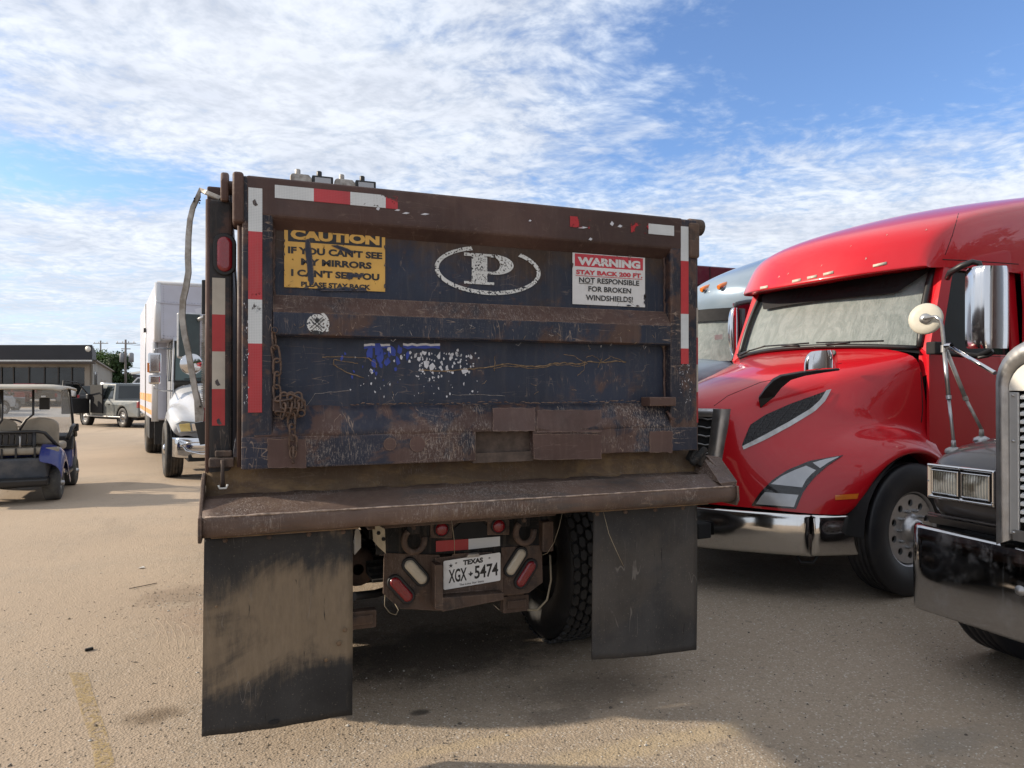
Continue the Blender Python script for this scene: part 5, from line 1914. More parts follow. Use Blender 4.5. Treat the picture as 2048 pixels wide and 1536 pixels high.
for s in (1, -1):
    CSo = wall(s)
    y = lambda z: YC - s * (1.07 - .05 * max(0, (z - 1.9)) / .8)
    g = MB()
    g.grid([[(5.25, y(1.86) + s * .012, 1.86), (6.32, y(1.86) + s * .012, 1.86)], [(5.52, y(2.60) + s * .012, 2.60), (6.32, y(2.60) + s * .012, 2.60)]], smooth=False)
    g.build('side_window', M['glass'], RT)
    # door seams
    g = MB()
    g.tube([(5.30, y(1.85) - s * .008, 1.85), (5.30, y(.9) - s * .008, 1.14), (5.42, y(.9) - s * .008, .98), (5.52, y(.7) - s * .008, .66)], .0035, 5)
    g.tube([(6.34, y(2.6) - s * .008, 2.60), (6.34, y(.9) - s * .008, .66)], .0035, 5)
    g.build('door_gap', M['matteblack'], CSo)
    g = MB()
    g.tube([(5.24, y(1.86) - s * .010, 1.865), (6.33, y(1.86) - s * .010, 1.865)], .016, 8)
    g.tube([(5.25, y(1.9) - s * .006, 1.88), (5.51, y(2.6) - s * .006, 2.59), (6.32, y(2.6) - s * .006, 2.60), (6.32, y(1.9) - s * .006, 1.88)], .013, 8)
    g.build('window_seal', M['matteblack'], CSo)
    g = MB()
    g.box(6.16, 6.30, y(1.6) - s * .02, y(1.6) - s * .05, 1.60, 1.64)
    g.build('door_handle', M['black'], CSo, bevel=.006)
# belt moulding
WS = MB().grid([[wsb(v) * (1 - t) + wst(v) * t + Vector((-.03 * sin(pi * t), 0, 0)) for v in [-1 + 2 * k / 24 for k in range(25)]] for t in [i / 10 for i in range(11)]])
wg, n_, b_s = mat_new('tinted_windshield')
b_s.inputs['Base Color'].default_value = (.03, .04, .04, 1)
b_s.inputs['Roughness'].default_value = .02
b_s.inputs['Alpha'].default_value = .18
WSO = WS.build('windshield', wg, RT)
# reflective sun shade behind the glass, rippled
shm, n_, b_s = mat_new('silver_sunshade_film')
n_.put(b_s.inputs['Base Color'], n_.mix(n_.step(n_.noise(7, 5, .62, n_.map(scale=(1, 1, .7)), 1.6), .34, .66), (.24, .275, .265), (.335, .37, .36)))
b_s.inputs['Metallic'].default_value = .0
b_s.inputs['Roughness'].default_value = .62
n_.put(b_s.inputs['Normal'], n_.bump(n_.math('ADD', n_.noise(13, 4, .55, n_.map(scale=(1, 1, 1.2)), 1.5), n_.math('MULTIPLY', n_.noise(9, 3, .5, n_.map(scale=(1, 2.4, .5)), 1.8), .8)), .22, .03))
M['shade'] = shm
def wsp(v, t, d=.05):
    return wsb(v) * (1 - t) + wst(v) * t + Vector((d - .03 * sin(pi * t), 0, -.005))
MB().grid([[wsp(v, t) for v in [-.98 + 1.96 * k / 30 for k in range(31)]] for t in [.02 + .96 * i / 12 for i in range(13)]]).build('sun_shade', shm, RT)
g = MB()
for sgn_ in (1, -1):
    g.add([wsp(sgn_ * 1.0, .76, .033), wsp(sgn_ * 1.0, 1.0, .033), wsp(sgn_ * .80, .765, .033)], [(0, 1, 2)])
# dark band with angled ends below the visor
band = MB()
ku = [-.93 + 1.86 * k / 20 for k in range(21)]
ku = [-.99 + 1.98 * k / 40 for k in range(41)]
band.grid([[wsp(v, 1.0, -.004) for v in ku], [wsp(v, .72 + .26 * max(0, (abs(v) - .78) / .21), -.004) for v in ku]])
band.build('tint_band', M['matteblack'], WSO)
# black surround
g = MB()
def fr(P, r=.026): g.tube(P, r, 8)
fr([wsb(v) + Vector((-.004, 0, -.004)) for v in [-1 + 2 * k / 20 for k in range(21)]], .020)
for s in (1, -1):
    fr([wsb(s) * (1 - t) + wst(s) * t + Vector((-.03 * sin(pi * t), -s * .005, 0)) for t in [k / 8 for k in range(9)]], .028)
g.build('windshield_seal', M['black'], RT)
# cowl and wipers
MB().grid([[Vector((5.02 + .12 * v * v, YC - v * 1.03, 1.965 - .09 * v * v)) for v in [-1 + 2 * k / 16 for k in range(17)]], [wsb(v) + Vector((-.0, 0, -.02)) for v in [-1 + 2 * k / 16 for k in range(17)]], [wsb(v) + Vector((.1, 0, -.04)) for v in [-1 + 2 * k / 16 for k in range(17)]]]).build('cowl', M['black'], RT)
for v0, v1, t1 in ((.30, .72, .05), (.02, -.42, .05), (-.95, -.5, .05)):
    g = MB()
    a = wsb(v0) + Vector((-.03, 0, .01))
    b2 = wsp((v0 + v1) / 2, .05, -.035)
    g.tube([a, b2], .009, 6)
    g.tube([wsp(v0 - .10 * (1 if v1 > v0 else -1), .055, -.03), wsp(v1 + .05 * (1 if v1 > v0 else -1), .075, -.032)], .008, 6)
    g.build('wiper', M['black'], RT)
# curved roof fairing and sleeper
stn = [  # x, [(v,z)...] from lower edge to centre
    (5.00, [(1.02, 2.58), (1.01, 2.66), (.98, 2.76), (.95, 2.845), (.66, 2.87), (.33, 2.90), (0, 2.91)]),
    (5.30, [(1.06, 2.59), (1.055, 2.71), (1.03, 2.86), (1.0, 2.945), (.66, 3.00), (.33, 3.03), (0, 3.04)]),
    (5.75, [(1.08, 2.61), (1.08, 2.80), (1.05, 3.00), (1.01, 3.09), (.66, 3.15), (.33, 3.18), (0, 3.19)]),
    (6.40, [(1.10, 2.60), (1.10, 2.86), (1.08, 3.12), (1.04, 3.25), (.66, 3.32), (.33, 3.35), (0, 3.36)]),
    (7.20, [(1.11, 2.60), (1.11, 2.90), (1.10, 3.22), (1.07, 3.41), (.66, 3.47), (.33, 3.50), (0, 3.51)]),
    (8.30, [(1.12, 2.60), (1.12, 2.95), (1.11, 3.32), (1.03, 3.58), (.66, 3.67), (.33, 3.70), (0, 3.71)]),
    (9.00, [(1.12, 2.60), (1.12, 2.95), (1.11, 3.34), (1.03, 3.60), (.66, 3.69), (.33, 3.72), (0, 3.73)]),
]
rows = []
for i, (x, pts) in enumerate(stn):
    xs = [(-.17 * (1 - (p[0] / 1.02) ** 2) + (.26 * (p[0] / 1.02) ** 4)) * max(0, 1 - i * .55) for p in pts]
    lead = [(p[1] - 2.58) * .55 * max(0, 1 - i * .8) for p in pts]
    near = [Vector((x + xs[k] + lead[k], YC - pts[k][0], pts[k][1])) for k in range(7)]
    far_ = [Vector((q.x, 2 * YC - q.y, q.z)) for q in near[:-1]]
    rows.append(near + far_[::-1])
# closing lip at the front
lip = [Vector((r.x + .02 + (0.0 if j in (0, 12) else 0), r.y, 2.585)) for j, r in enumerate(rows[0])]
f0 = []
for j, r in enumerate(rows[0]):
    v = (YC - r.y) / 1.02
    f0.append(Vector((5.00 - .14 * (1 - v * v) + .26 * v ** 4, r.y, 2.585 - .055 * (1 - v * v))))
under = [Vector((q.x + .32, q.y, q.z + .03)) for q in f0]
f1_ = [Vector((q.x - .004, q.y, q.z + .012)) for q in f0]
f2_ = [a_ * .6 + b_ * .4 for a_, b_ in zip(f1_, rows[0])]
ROOF = MB().grid([under, f0, f1_, f2_] + rows).build('roof_fairing', M['red'], RT, sub=2)
bpy.context.view_layer.update()
rb_ = eval_bvh(ROOF, PV)
e = RMi @ EYE
for k, (px, py, w, h) in enumerate(((1411, 0, 0, 0),)):
    pass
for (x0, y0, x1, y1) in ((1521, 577, 1536, 574), (1585, 564, 1602, 560), (1615, 557, 1634, 553), (1647, 550, 1667, 545), (1746, 533, 1773, 527)):
    q = cast_patch([(x0, y0 - 5 + 2), (x1, y1 - 5 + 2), (x1, y1 + 2), (x0, y0 + 2)], rb_, RMi, 2, 1, .006)
    if len(q) > 1:
        MB().grid(q).build('marker_lamp', M['lampwhite'], ROOF, solid=.006)
seam([(1917, 427), (1905, 470), (1887, 518)], bv=rb_, par=ROOF)
seam([(1885, 519), (1930, 521), (1990, 525), (2046, 529)], bv=rb_, par=ROOF, r=.004)
rs = random.Random(12)
M['paint_chip'] = simple('pale_paint_chip', (.45, .22, .20), .6)
for (x, y) in ((1556, 556), (1575, 550), (1641, 534), (1700, 495), (1772, 473), (1850, 462), (1730, 520)):
    q = cast_poly([(x, y), (x + rs.uniform(2, 4), y - rs.uniform(3, 6)), (x + rs.uniform(3, 5), y - rs.uniform(2, 4))], rb_, RMi, .003)
    if len(q) == 3:
        MB().add(q, [(0, 1, 2)]).build('paint_chip', M['paint_chip'], ROOF)
# sleeper side
for s in (1, -1):
    g = MB()
    g.grid([[Vector((x, YC - s * y_, z)) for x in (6.42, 6.5, 7.6, 9.0)] for z, y_ in ((.62, 1.09), (1.2, 1.10), (1.9, 1.11), (2.3, 1.115), (2.62, 1.10))], smooth=False)
    g.build('sleeper_side', M['red'], RT, solid=.02)
MB().box(8.98, 9.02, YC - 1.1, YC + 1.1, .9, 3.6).build('sleeper_back', M['red'], RT)
MB().box(5.12, 5.2, YC - .95, YC + .95, .7, 1.70).build('firewall', M['matteblack'], RT)
g = MB()
g.box(5.6, 6.1, YC - .85, YC - .35, 1.5, 2.35)
g.build('driver_seat', simple('grey_seat_cloth', (.18, .18, .18), .8), RT, bevel=.06, seg=3)
MB().box(5.3, 9.0, YC - 1.0, YC + 1.0, 1.1, 1.2).build('cab_floor', M['matteblack'], RT)
MB().box(6.9, 7.0, YC - 1.0, YC + 1.0, 1.2, 2.6).build('sleeper_curtain', M['matteblack'], RT)


# chrome side mirror with dark arm
def hw(px, py, Y):     # photo point on a world plane, in the building frame of the red truck
    return RMi @ aY(px, py, Y)
def mirror_shell(P0, P1, depth, bulge, mat, par, name, r=.03):
    pass
ca = hw(1988, 615, 3.72)
g = MB()
def mpt(px, py, Y): return hw(px, py, Y)
sect_ = []
for py, ins in ((532, .030), (537, .008), (552, 0), (600, 0), (640, 0), (675, 0), (690, .008), (697, .028)):
    Yn = 3.72
    L, Mid, R_e = mpt(1949, py, Yn + .02), mpt(1966, py, Yn - .05), mpt(2026, py, Yn - .02)
    dx = (R_e - L).normalized()
    sect_.append([L + dx * ins * .5 + Vector((.05, .10, 0)), L + dx * ins * .5, L + dx * (ins * .5 + .03) + Vector((0, -.025, 0)), Mid + Vector((0, -.02, 0)), (Mid + R_e) / 2 + Vector((0, -.03, 0)), R_e - dx * ins * .5 + Vector((0, 0, 0)), R_e - dx * ins * .5 + Vector((0.01, .10, 0))])
g.grid(sect_)
MR = g.build('side_mirror', M['chrome'], RT, sub=1)
g = MB()
g.grid([[mpt(1974, 541, 3.66), mpt(2022, 543, 3.68)], [mpt(1976, 670, 3.66), mpt(2022, 692, 3.68)]], smooth=False)
mg, n_, b_s = mat_new('mirror_glass')
b_s.inputs['Base Color'].default_value = (.75, .76, .78, 1)
b_s.inputs['Metallic'].default_value = 1
b_s.inputs['Roughness'].default_value = .02
M['mirror'] = mg
g = MB()
g.tube([hw(1895, 556, 4.05), hw(1900, 545, 3.95), hw(1925, 531, 3.85), hw(1945, 524, 3.80), hw(1958, 526, 3.78), hw(1962, 538, 3.76)], [.022, .024, .024, .022, .022, .02], 8)
g.build('mirror_arm', M['black'], MR)
g = MB()
g.tube([hw(1868, 700, 4.10), hw(1905, 707, 4.0), hw(1955, 712, 3.9), hw(1985, 700, 3.80)], [.03, .026, .022, .02], 8)
g.build('mirror_arm', M['black'], MR)
g = MB()
g.tube([hw(1955, 716, 3.88), hw(1975, 712, 3.84), hw(1990, 704, 3.8)], .014, 6)
g.build('mirror_stay', M['black'], MR)
a_ = hw(1868, 695, 4.08)
MB().box(a_.x - .045, a_.x + .06, a_.y - .04, a_.y + .04, a_.z - .055, a_.z + .045).build('mirror_mount', M['matteblack'], MR, bevel=.01)
# hood mirror on its blade arm
b0 = hw(1524, 800, 4.62)
g = MB()
A = [hw(1517, 793, 4.58), hw(1530, 774, 4.50), hw(1545, 757, 4.45), hw(1560, 749, 4.42), hw(1600, 742, 4.38), hw(1640, 739, 4.35), hw(1674, 736, 4.32)]
B = [hw(1521, 812, 4.58), hw(1548, 790, 4.50), hw(1560, 772, 4.45), hw(1578, 757, 4.42), hw(1605, 750, 4.38), hw(1645, 744, 4.35), hw(1674, 740, 4.32)]
g.grid([A, B], smooth=False)
HM = g.build('hood_mirror_arm', M['black'], RT, solid=.035, bevel=.004)
g = MB()
rows = []
for py, i0, i1 in ((702, 10, 5), (706, 4, 2), (716, 0, 0), (728, -1, 0), (738, -1, 0)):
    rows.append([hw(1608 + i0, py + 6 - i0 * .2, 4.44), hw(1609 + i0, py + 4, 4.36), hw(1616 + i0 * .5, py + 1, 4.32), hw(1640, py - 1, 4.29), hw(1662 - i1, py - 2, 4.28), hw(1675 - i1, py - 2, 4.32), hw(1676 - i1, py, 4.42)])
g.grid(rows)
g.build('hood_mirror_shell', M['chrome'], HM, sub=1)

# ------------------------------------------------------------------ silver tractor behind the red one
ST = thing('silver_truck', 'silver blue sleeper cab tractor with twin amber roof lamps behind the red truck', 'truck', (6.6, 8.7, 0), 0)
YS2 = 8.75
stn2 = [
    (6.30, [(1.10, 2.66), (1.08, 2.78), (1.02, 2.90), (.85, 2.98), (.45, 3.02), (0, 3.03)]),
    (6.68, [(1.12, 2.68), (1.11, 2.85), (1.06, 3.03), (.88, 3.16), (.45, 3.22), (0, 3.24)]),
    (7.15, [(1.12, 2.68), (1.12, 2.92), (1.08, 3.18), (.90, 3.36), (.45, 3.44), (0, 3.46)]),
    (7.7, [(1.13, 2.68), (1.13, 2.98), (1.10, 3.32), (.93, 3.55), (.45, 3.64), (0, 3.66)]),
    (8.3, [(1.13, 2.68), (1.13, 3.02), (1.11, 3.45), (.96, 3.74), (.45, 3.83), (0, 3.85)]),
    (9.8, [(1.13, 2.68), (1.13, 3.05), (1.12, 3.52), (.98, 3.86), (.45, 3.95), (0, 3.97)]),
]
rows = []
for i, (x, pts) in enumerate(stn2):
    near = [Vector((x + (-.18 * (1 - (p[0] / 1.1) ** 2) + .35 * (p[0] / 1.1) ** 4) * max(0, 1 - i * .4) + (p[1] - 2.66) * .5 * (i == 0), YS2 - p[0], p[1])) for p in pts]
    rows.append(near + [Vector((q.x, 2 * YS2 - q.y, q.z)) for q in near[:-1]][::-1])
un = [Vector((q.x + .1, q.y, 2.64)) for q in rows[0]]
SR = MB().grid([un] + rows).build('roof_fairing', M['silver'], ST, sub=2)
for px, py in ((1410, 580), (1443, 575)):
    c = aY(px, py, 8.3) if px > 1430 else aY(px, py, 8.65)
    bpy.context.view_layer.update()
sb = eval_bvh(SR, Vector((6.6, 8.7, 0)))
for px, py in ((1411, 580), (1445, 575)):
    d = ray(px, py).normalized()
    loc, nor, _, _ = sb.ray_cast(EYE, d, 40)
    if loc is None: continue
    if nor.dot(d) > 0: nor = -nor
    g = MB()
    fw = Vector((-1, 0, -.35)).normalized()
    P = []
    rr = []
    for k in range(7):
        t = k / 6
        r_ = .055 * sin(pi * (.12 + .88 * t)) ** .6 * (1 - .55 * t) + .004
        rr.append(r_)
        P.append(loc + nor * .02 - fw * (t * .34 - .05))
    g.tube(P, rr, 10)
    g.build('lamp_housing', M['chrome'], SR)
    MB().tube([p + nor * .012 for p in P[:4]], [r_ * .95 for r_ in rr[:4]], 10).build('roof_lamp', M['amber'], SR)
ws = [[Vector((6.02 - .20 * (1 - v * v) + .28 * v ** 4 - .35 * (1 - t), YS2 - v * (1.02 + .03 * (1 - t)), 1.95 + (2.62 - 1.95) * t)) for v in [-1 + 2 * k / 14 for k in range(15)]] for t in (0, .33, .66, 1)]
MB().grid(ws).build('windshield', wg, ST)
MB().grid([[p + Vector((.05, 0, 0)) for p in r] for r in ws]).build('sun_shade', shm, ST)
MB().grid([[p + Vector((-.008, 0, 0)) for p in (Vector(a) * (1 - .82) + Vector(b) * .82 for a, b in zip(ws[0], ws[3]))], [p + Vector((-.008, 0, .05)) for p in ws[3]]]).build('tint_band', M['matteblack'], ST)
d_ = [aY(1429, 672, 7.85), aY(1443, 672, 7.85), aY(1443, 678, 7.85), aY(1429, 678, 7.85)]
q = ws
lab = Vector((5.72, 7.86, 2.12))
c_ = ray(1436, 675)
p0 = EYE + c_ * 8.9
MB().plate([p0 + Vector((-.05, .0, -.03)) , p0 + Vector((.05, -.02, -.02)), p0 + Vector((.05, -.02, .04)), p0 + Vector((-.05, 0, .03))], (.01, .01, 0)).build('paper_sticker', M['white_plastic'], ST)
cols2 = []
for i, (x, z, w) in enumerate(((4.45, .7, .95), (4.42, 1.1, 1.0), (4.5, 1.5, .98), (4.62, 1.72, .90), (4.95, 1.86, .92), (5.4, 1.98, .98), (5.85, 2.06, 1.04))):
    row = []
    for v, dz_ in ((-1.05, -.95), (-1.03, -.45), (-1.0, -.16), (-.85, -.05), (-.5, 0), (0, .03), (.5, 0), (.85, -.05), (1.0, -.16), (1.03, -.45), (1.05, -.95)):
        row.append(Vector((x + .18 * v * v, YS2 - v * w * 1.05, max(.5, z + dz_))))
    cols2.append(row)
MB().grid(cols2).build('hood', M['silver'], ST, sub=2)
for s in (1, -1):
    g = MB()
    g.grid([[Vector((x, YS2 - s * 1.10, z)) for x in (6.0, 7.2, 9.8)] for z in (.7, 1.4, 2.0, 2.7)], smooth=False)
    g.build('cab_side', M['maroon'], ST, solid=.02)
wheel(ST, (5.3, YS2 - 1.08, .51), R=.51, axis=(0, -1, 0), name='front_wheel')
wheel(ST, (5.3, YS2 + 1.08, .51), R=.51, axis=(0, 1, 0), name='front_wheel')
g = MB()
g.grid([[aY(1457 + i0, py, 7.30), aY(1462 + i0 * .5, py - 2, 7.22), aY(1472, py - 2, 7.2), aY(1477 - i0 * .2, py - 1, 7.24), aY(1478 - i0 * .2, py, 7.4)] for py, i0 in ((617, 6), (622, 2), (645, -2), (680, -1), (712, 4), (719, 10))])
SM = g.build('side_mirror', M['chrome'], ST, sub=1)
MB().grid([[aY(1478, 617, 7.26), aY(1486, 618, 7.3)], [aY(1478, 722, 7.26), aY(1484, 722, 7.3)]]).build('mirror_back', M['black'], SM, solid=.03)
MB().tube([aY(1468, 618, 7.3), aY(1474, 608, 7.35), aY(1492, 604, 7.5), aY(1512, 602, 7.6)], .03, 8).build('mirror_arm', M['black'], SM)

# maroon trailer farther back
MT = thing('maroon_trailer', 'dark maroon box top standing behind the silver truck', 'trailer', (9, 14.5, 0))
xm0, xm1 = X_(1330, 13.5), X_(1490, 13.5)
zt = Z_(1420, 532, 13.5)
zmid = Z_(1420, 570, 13.5)
MB().box(xm0, xm1 + 6, 13.5, 16.1, zmid, zt).build('upper_shell', M['maroon'], MT, bevel=.03)
MB().box(xm0 + .05, xm1 + 6, 13.55, 16.05, 1.0, zmid - .01).build('lower_shell', M['maroon'], MT, bevel=.03)
for px in (1420,):
    MB().box(X_(px, 13.5) - .01, X_(px, 13.5) + .01, 13.49, 13.5, zmid, zt - .02).build('panel_seam', M['matteblack'], MT)
for xx in (xm0 + 1.0, xm0 + 5):
    for yy in (13.8, 15.8):
        wheel(MT, (xx, yy, .51), R=.51, axis=(0, -1, 0), hub=False)

# ------------------------------------------------------------------ grey conventional tractor, right foreground
GT = thing('grey_truck', 'dark grey long nose tractor with deep polished bumper and louvred grille at the right edge', 'truck', (4.35, 1.87, 0))
GC = 1.87
BF = 3.64
# bumper
g = MB()
vb = [(-1.20, .10), (-1.185, .035), (-1.15, .008)] + [(-1.1 + 2.2 * k / 16, 0) for k in range(17)] + [(1.15, .008), (1.185, .035), (1.20, .10)]
pf = [(.325, .0), (.34, -.004), (.56, -.010), (.79, -.002), (.805, .008), (.808, .05)]
g.grid([[(BF + d + dx, GC + v, z - (.02 * (1 - abs(v) / 1.2) if z > .7 else -.0)) for v, dx in vb] for z, d in pf])
GB = g.build('front_bumper', M['chrome_d'], GT, solid=.006)
for vy in (.55, -.55):
    c = Vector((BF - .012, GC + vy, .585))
    g = MB()
    g.lathe([(.0, -.014), (.012, -.012), (.018, -.004), (.026, -.001), (.026, .004)], c, (1, 0, 0), 12)
    g.build('bumper_bolt', M['alu'], GB)
# frame horns etc behind
g = MB()
g.box(3.75, 9.5, GC - .45, GC + .45, .55, .85)
g.box(3.78, 4.3, GC - .95, GC + .95, .50, .80)
g.build('chassis_rail', M['matteblack'], GT)
# grille shell
def shell_pts(w, z0, z1, r, n=8):
    P = [(w, z0)]
    for k in range(n + 1):
        t = pi / 2 * k / n
        P.append((w - r + r * cos(t), z1 - r + r * sin(t)))
    P += [(-a, b) for a, b in P[::-1]]
    return P
yfar = X_(0, 1)
gw_ = aX(1985, 760, 3.60).y - GC
zgt = aX(2040, 688, 3.60).z + .03
outer = shell_pts(gw_, .80, zgt, .22)
inner = shell_pts(gw_ - .056, .82, zgt - .10, .15)
inn2 = shell_pts(gw_ - .061, .83, zgt - .115, .14)
g = MB()
g.grid([[(3.95, GC + v, z) for v, z in outer], [(3.635, GC + v, z) for v, z in outer], [(3.612, GC + v * .988, z - .006) for v, z in outer], [(3.612, GC + v, z) for v, z in inner], [(3.66, GC + v, z) for v, z in inn2]])
SH = g.build('grille_shell', M['alu'], GT)
# flat bright panels either side and the bar crown
pw_ = .046
for s in (1, -1):
    v0 = gw_ - .062
    MB().box(3.632, 3.645, GC + s * v0, GC + s * (v0 - pw_), .86, zgt - .27).build('grille_side_panel', simple('satin_metal', (.55, .55, .54), .35, metal=.5, var=.06), SH, bevel=.003)
g = MB()
P = [(v, z) for v, z in inn2 if z > zgt - .26]
g.plate([(3.63, GC + v, z) for v, z in ([(inn2[0][0], zgt - .262)] + P + [(-inn2[0][0], zgt - .262)])], (.012, 0, 0))
g.build('grille_crown', M['white_plastic'], SH, bevel=.002)
MB().plate([(3.628, GC + gw_ - .08, .83), (3.628, GC - gw_ + .08, .83), (3.628, GC - gw_ + .08, .885), (3.628, GC + gw_ - .08, .885)], (.01, 0, 0)).build('grille_foot', M['alu'], SH)
for zz_, vv in ((zgt - .285, gw_ - .085), (.87, gw_ - .085), (1.33, gw_ - .085)):
    MB().lathe([(.008, 0), (.006, -.006), (0, -.007)], (3.628, GC + vv, zz_), (1, 0, 0), 8).build('bolt', M['alu'], SH)
zs0, zs1 = .93, zgt - .30
nsl = 16
hl = gw_ - .062 - pw_ - .004
sm = simple('grille_slat_steel', (.74, .74, .72), .35, metal=.1, var=.08)
first = None
for k in range(nsl):
    z = zs0 + (zs1 - zs0) * k / (nsl - 1)
    g = MB()
    if first is None:
        g.prism([(3.636, z - .004), (3.636, z + .012), (3.655, z + .020), (3.70, z + .026), (3.70, z + .018), (3.66, z + .010), (3.645, z - .004)], 'y', GC - hl, GC + hl)
        first = g.build('grille_slat', sm, SH, bevel=.002)
        z_first = z
    else:
        o = first.copy()
        COL.objects.link(o)
        o.location = (0, 0, z - z_first)
for v in (hl - .06, hl - .26, 0, -hl + .26, -hl + .06):
    MB().tube([(3.715, GC + v, .88), (3.715, GC + v, zgt - .27)], .007, 6).build('grille_rod', M['alu'], SH)
MB().box(3.80, 3.86, GC - gw_ + .1, GC + gw_ - .1, .85, zgt - .15).build('radiator', simple('maroon_radiator', (.06, .02, .02), .7), SH)
# hood behind the shell
rows = []
for x, w, zt_ in ((3.86, gw_ - .01, zgt - .012), (4.6, gw_ + .06, zgt + .05), (5.6, gw_ + .14, zgt + .12)):
    rows.append([(x, GC + v * w / gw_, z + (zt_ - zgt)) for v, z in outer])
MB().grid(rows).build('hood', M['gray'], GT)
# fender with head lamps: longitudinal curves again, outer to inner
def fender(s):
    cl = []
    wmax = 1.20
    def F(x, v, z): return Vector((x, GC + s * v, z))
    cl = [
        [F(4.02, 1.20, .80), F(3.90, 1.21, .84), F(3.84, 1.20, .95), F(3.84, 1.20, 1.08), F(3.86, 1.20, 1.16), F(4.05, 1.21, 1.17), F(4.35, 1.21, 1.15), F(4.75, 1.21, 1.07), F(5.05, 1.20, .86)],
        [F(3.92, 1.16, .83), F(3.83, 1.16, .87), F(3.79, 1.155, .98), F(3.79, 1.155, 1.08), F(3.83, 1.18, 1.20), F(4.05, 1.19, 1.255), F(4.35, 1.19, 1.25), F(4.75, 1.19, 1.17), F(5.08, 1.19, .97)],
        [F(3.86, 1.10, .84), F(3.79, 1.10, .87), F(3.755, 1.08, .98), F(3.76, 1.08, 1.09), F(3.81, 1.08, 1.225), F(4.05, 1.08, 1.29), F(4.35, 1.08, 1.31), F(4.75, 1.06, 1.21), F(5.10, 1.08, 1.0)],
        [F(3.84, .95, .84), F(3.77, .95, .87), F(3.74, .95, .98), F(3.745, .95, 1.10), F(3.80, .95, 1.235), F(4.05, .94, 1.32), F(4.35, .93, 1.36), F(4.75, .93, 1.28), F(5.10, .95, 1.1)],
        [F(3.84, .78, .84), F(3.77, .78, .87), F(3.74, .78, .98), F(3.745, .78, 1.10), F(3.80, .78, 1.24), F(4.05, .78, 1.335), F(4.35, .78, 1.39), F(4.75, .80, 1.36), F(5.10, .82, 1.3)],
        [F(3.84, .68, .84), F(3.77, .68, .87), F(3.74, .68, .98), F(3.745, .68, 1.10), F(3.80, .68, 1.245), F(4.05, .68, 1.345), F(4.35, .68, 1.42), F(4.75, .72, 1.45), F(5.10, .74, 1.5)],
    ]
    return MB().grid(cl).build('fender', M['gray'], GT, sub=2)
FD = fender(1)
FD2 = fender(-1)
gb_ = None
# twin rectangular lamps
def lamps(s):
    y0, y1 = GC + s * 1.135, GC + s * .745
    X0 = 3.735
    z0, z1 = .965, 1.155
    g = MB()
    o_ = [(y0, z0), (y0, z1), (y1, z1), (y1, z0)]
    def loop(ins, d): return [(X0 + d, (y0 - s * ins) if i in (0, 1) else (y1 + s * ins), (z0 + ins) if i in (0, 3) else (z1 - ins)) for i in range(4)]
    L = [loop(-.004, .10), loop(-.004, -.012), loop(.006, -.020), loop(.014, -.012), loop(.020, -.006)]
    g.grid([l + [l[0]] for l in L], smooth=False)
    bz = g.build('headlight_bezel', M['chrome'], GT, bevel=.004)
    MB().plate(loop(.012, -.004), (.02, 0, 0)).build('bezel_back', M['black'], bz)
    mid = (y0 + y1) / 2
    for a, b in ((y0 - s * .026, mid + s * .010), (mid - s * .010, y1 + s * .026)):
        g = MB()
        lz0, lz1 = z0 + .028, z1 - .028
        def lo(ins, d): return [(X0 + d, a - s * ins, lz0 + ins), (X0 + d, a - s * ins, lz1 - ins), (X0 + d, b + s * ins, lz1 - ins), (X0 + d, b + s * ins, lz0 + ins)]
        L = [lo(-.003, 0), lo(-.003, -.014), lo(.003, -.018), lo(.007, -.012)]
        g.grid([l + [l[0]] for l in L], smooth=False)
        hl_ = g.build('headlight', M['chrome'], bz, bevel=.002)
        g = MB()
        g.grid([[(X0 - .010 - .006 * sin(pi * u) * sin(pi * w_), a + (b - a) * (.04 + .92 * u), lz0 + (lz1 - lz0) * (.05 + .9 * w_)) for u in [k / 8 for k in range(9)]] for w_ in [k / 6 for k in range(7)]])
        g.build('headlight_lens', M['seal_lens'], hl_)
    for v, z in ((mid, z1 - .008), (mid, z0 + .008), (y0 - s * .008, (z0 + z1) / 2), (y1 + s * .008, z0 + .02)):
        MB().lathe([(.006, 0), (.004, -.005), (0, -.006)], (X0 - .016, v, z), (1, 0, 0), 8).build('bezel_screw', M['alu'], bz)
lm, n_, b_s = mat_new('sealed_beam_glass')
xx_ = n_.xyz()
w1 = n_.math('SINE', n_.math('MULTIPLY', xx_[1], 420))
rf = n_.noise(9, 3, .6)
n_.put(b_s.inputs['Base Color'], n_.mix(n_.step(rf, .38, .62), (.16, .15, .12), (.62, .62, .56)))
b_s.inputs['Metallic'].default_value = .35
b_s.inputs['Roughness'].default_value = .12
n_.put(b_s.inputs['Normal'], n_.bump(n_.math('ADD', n_.math('MULTIPLY', w1, .3), n_.noise(10, 2, .5)), .5, .01))
M['seal_lens'] = lm
lamps(1)
lamps(-1)
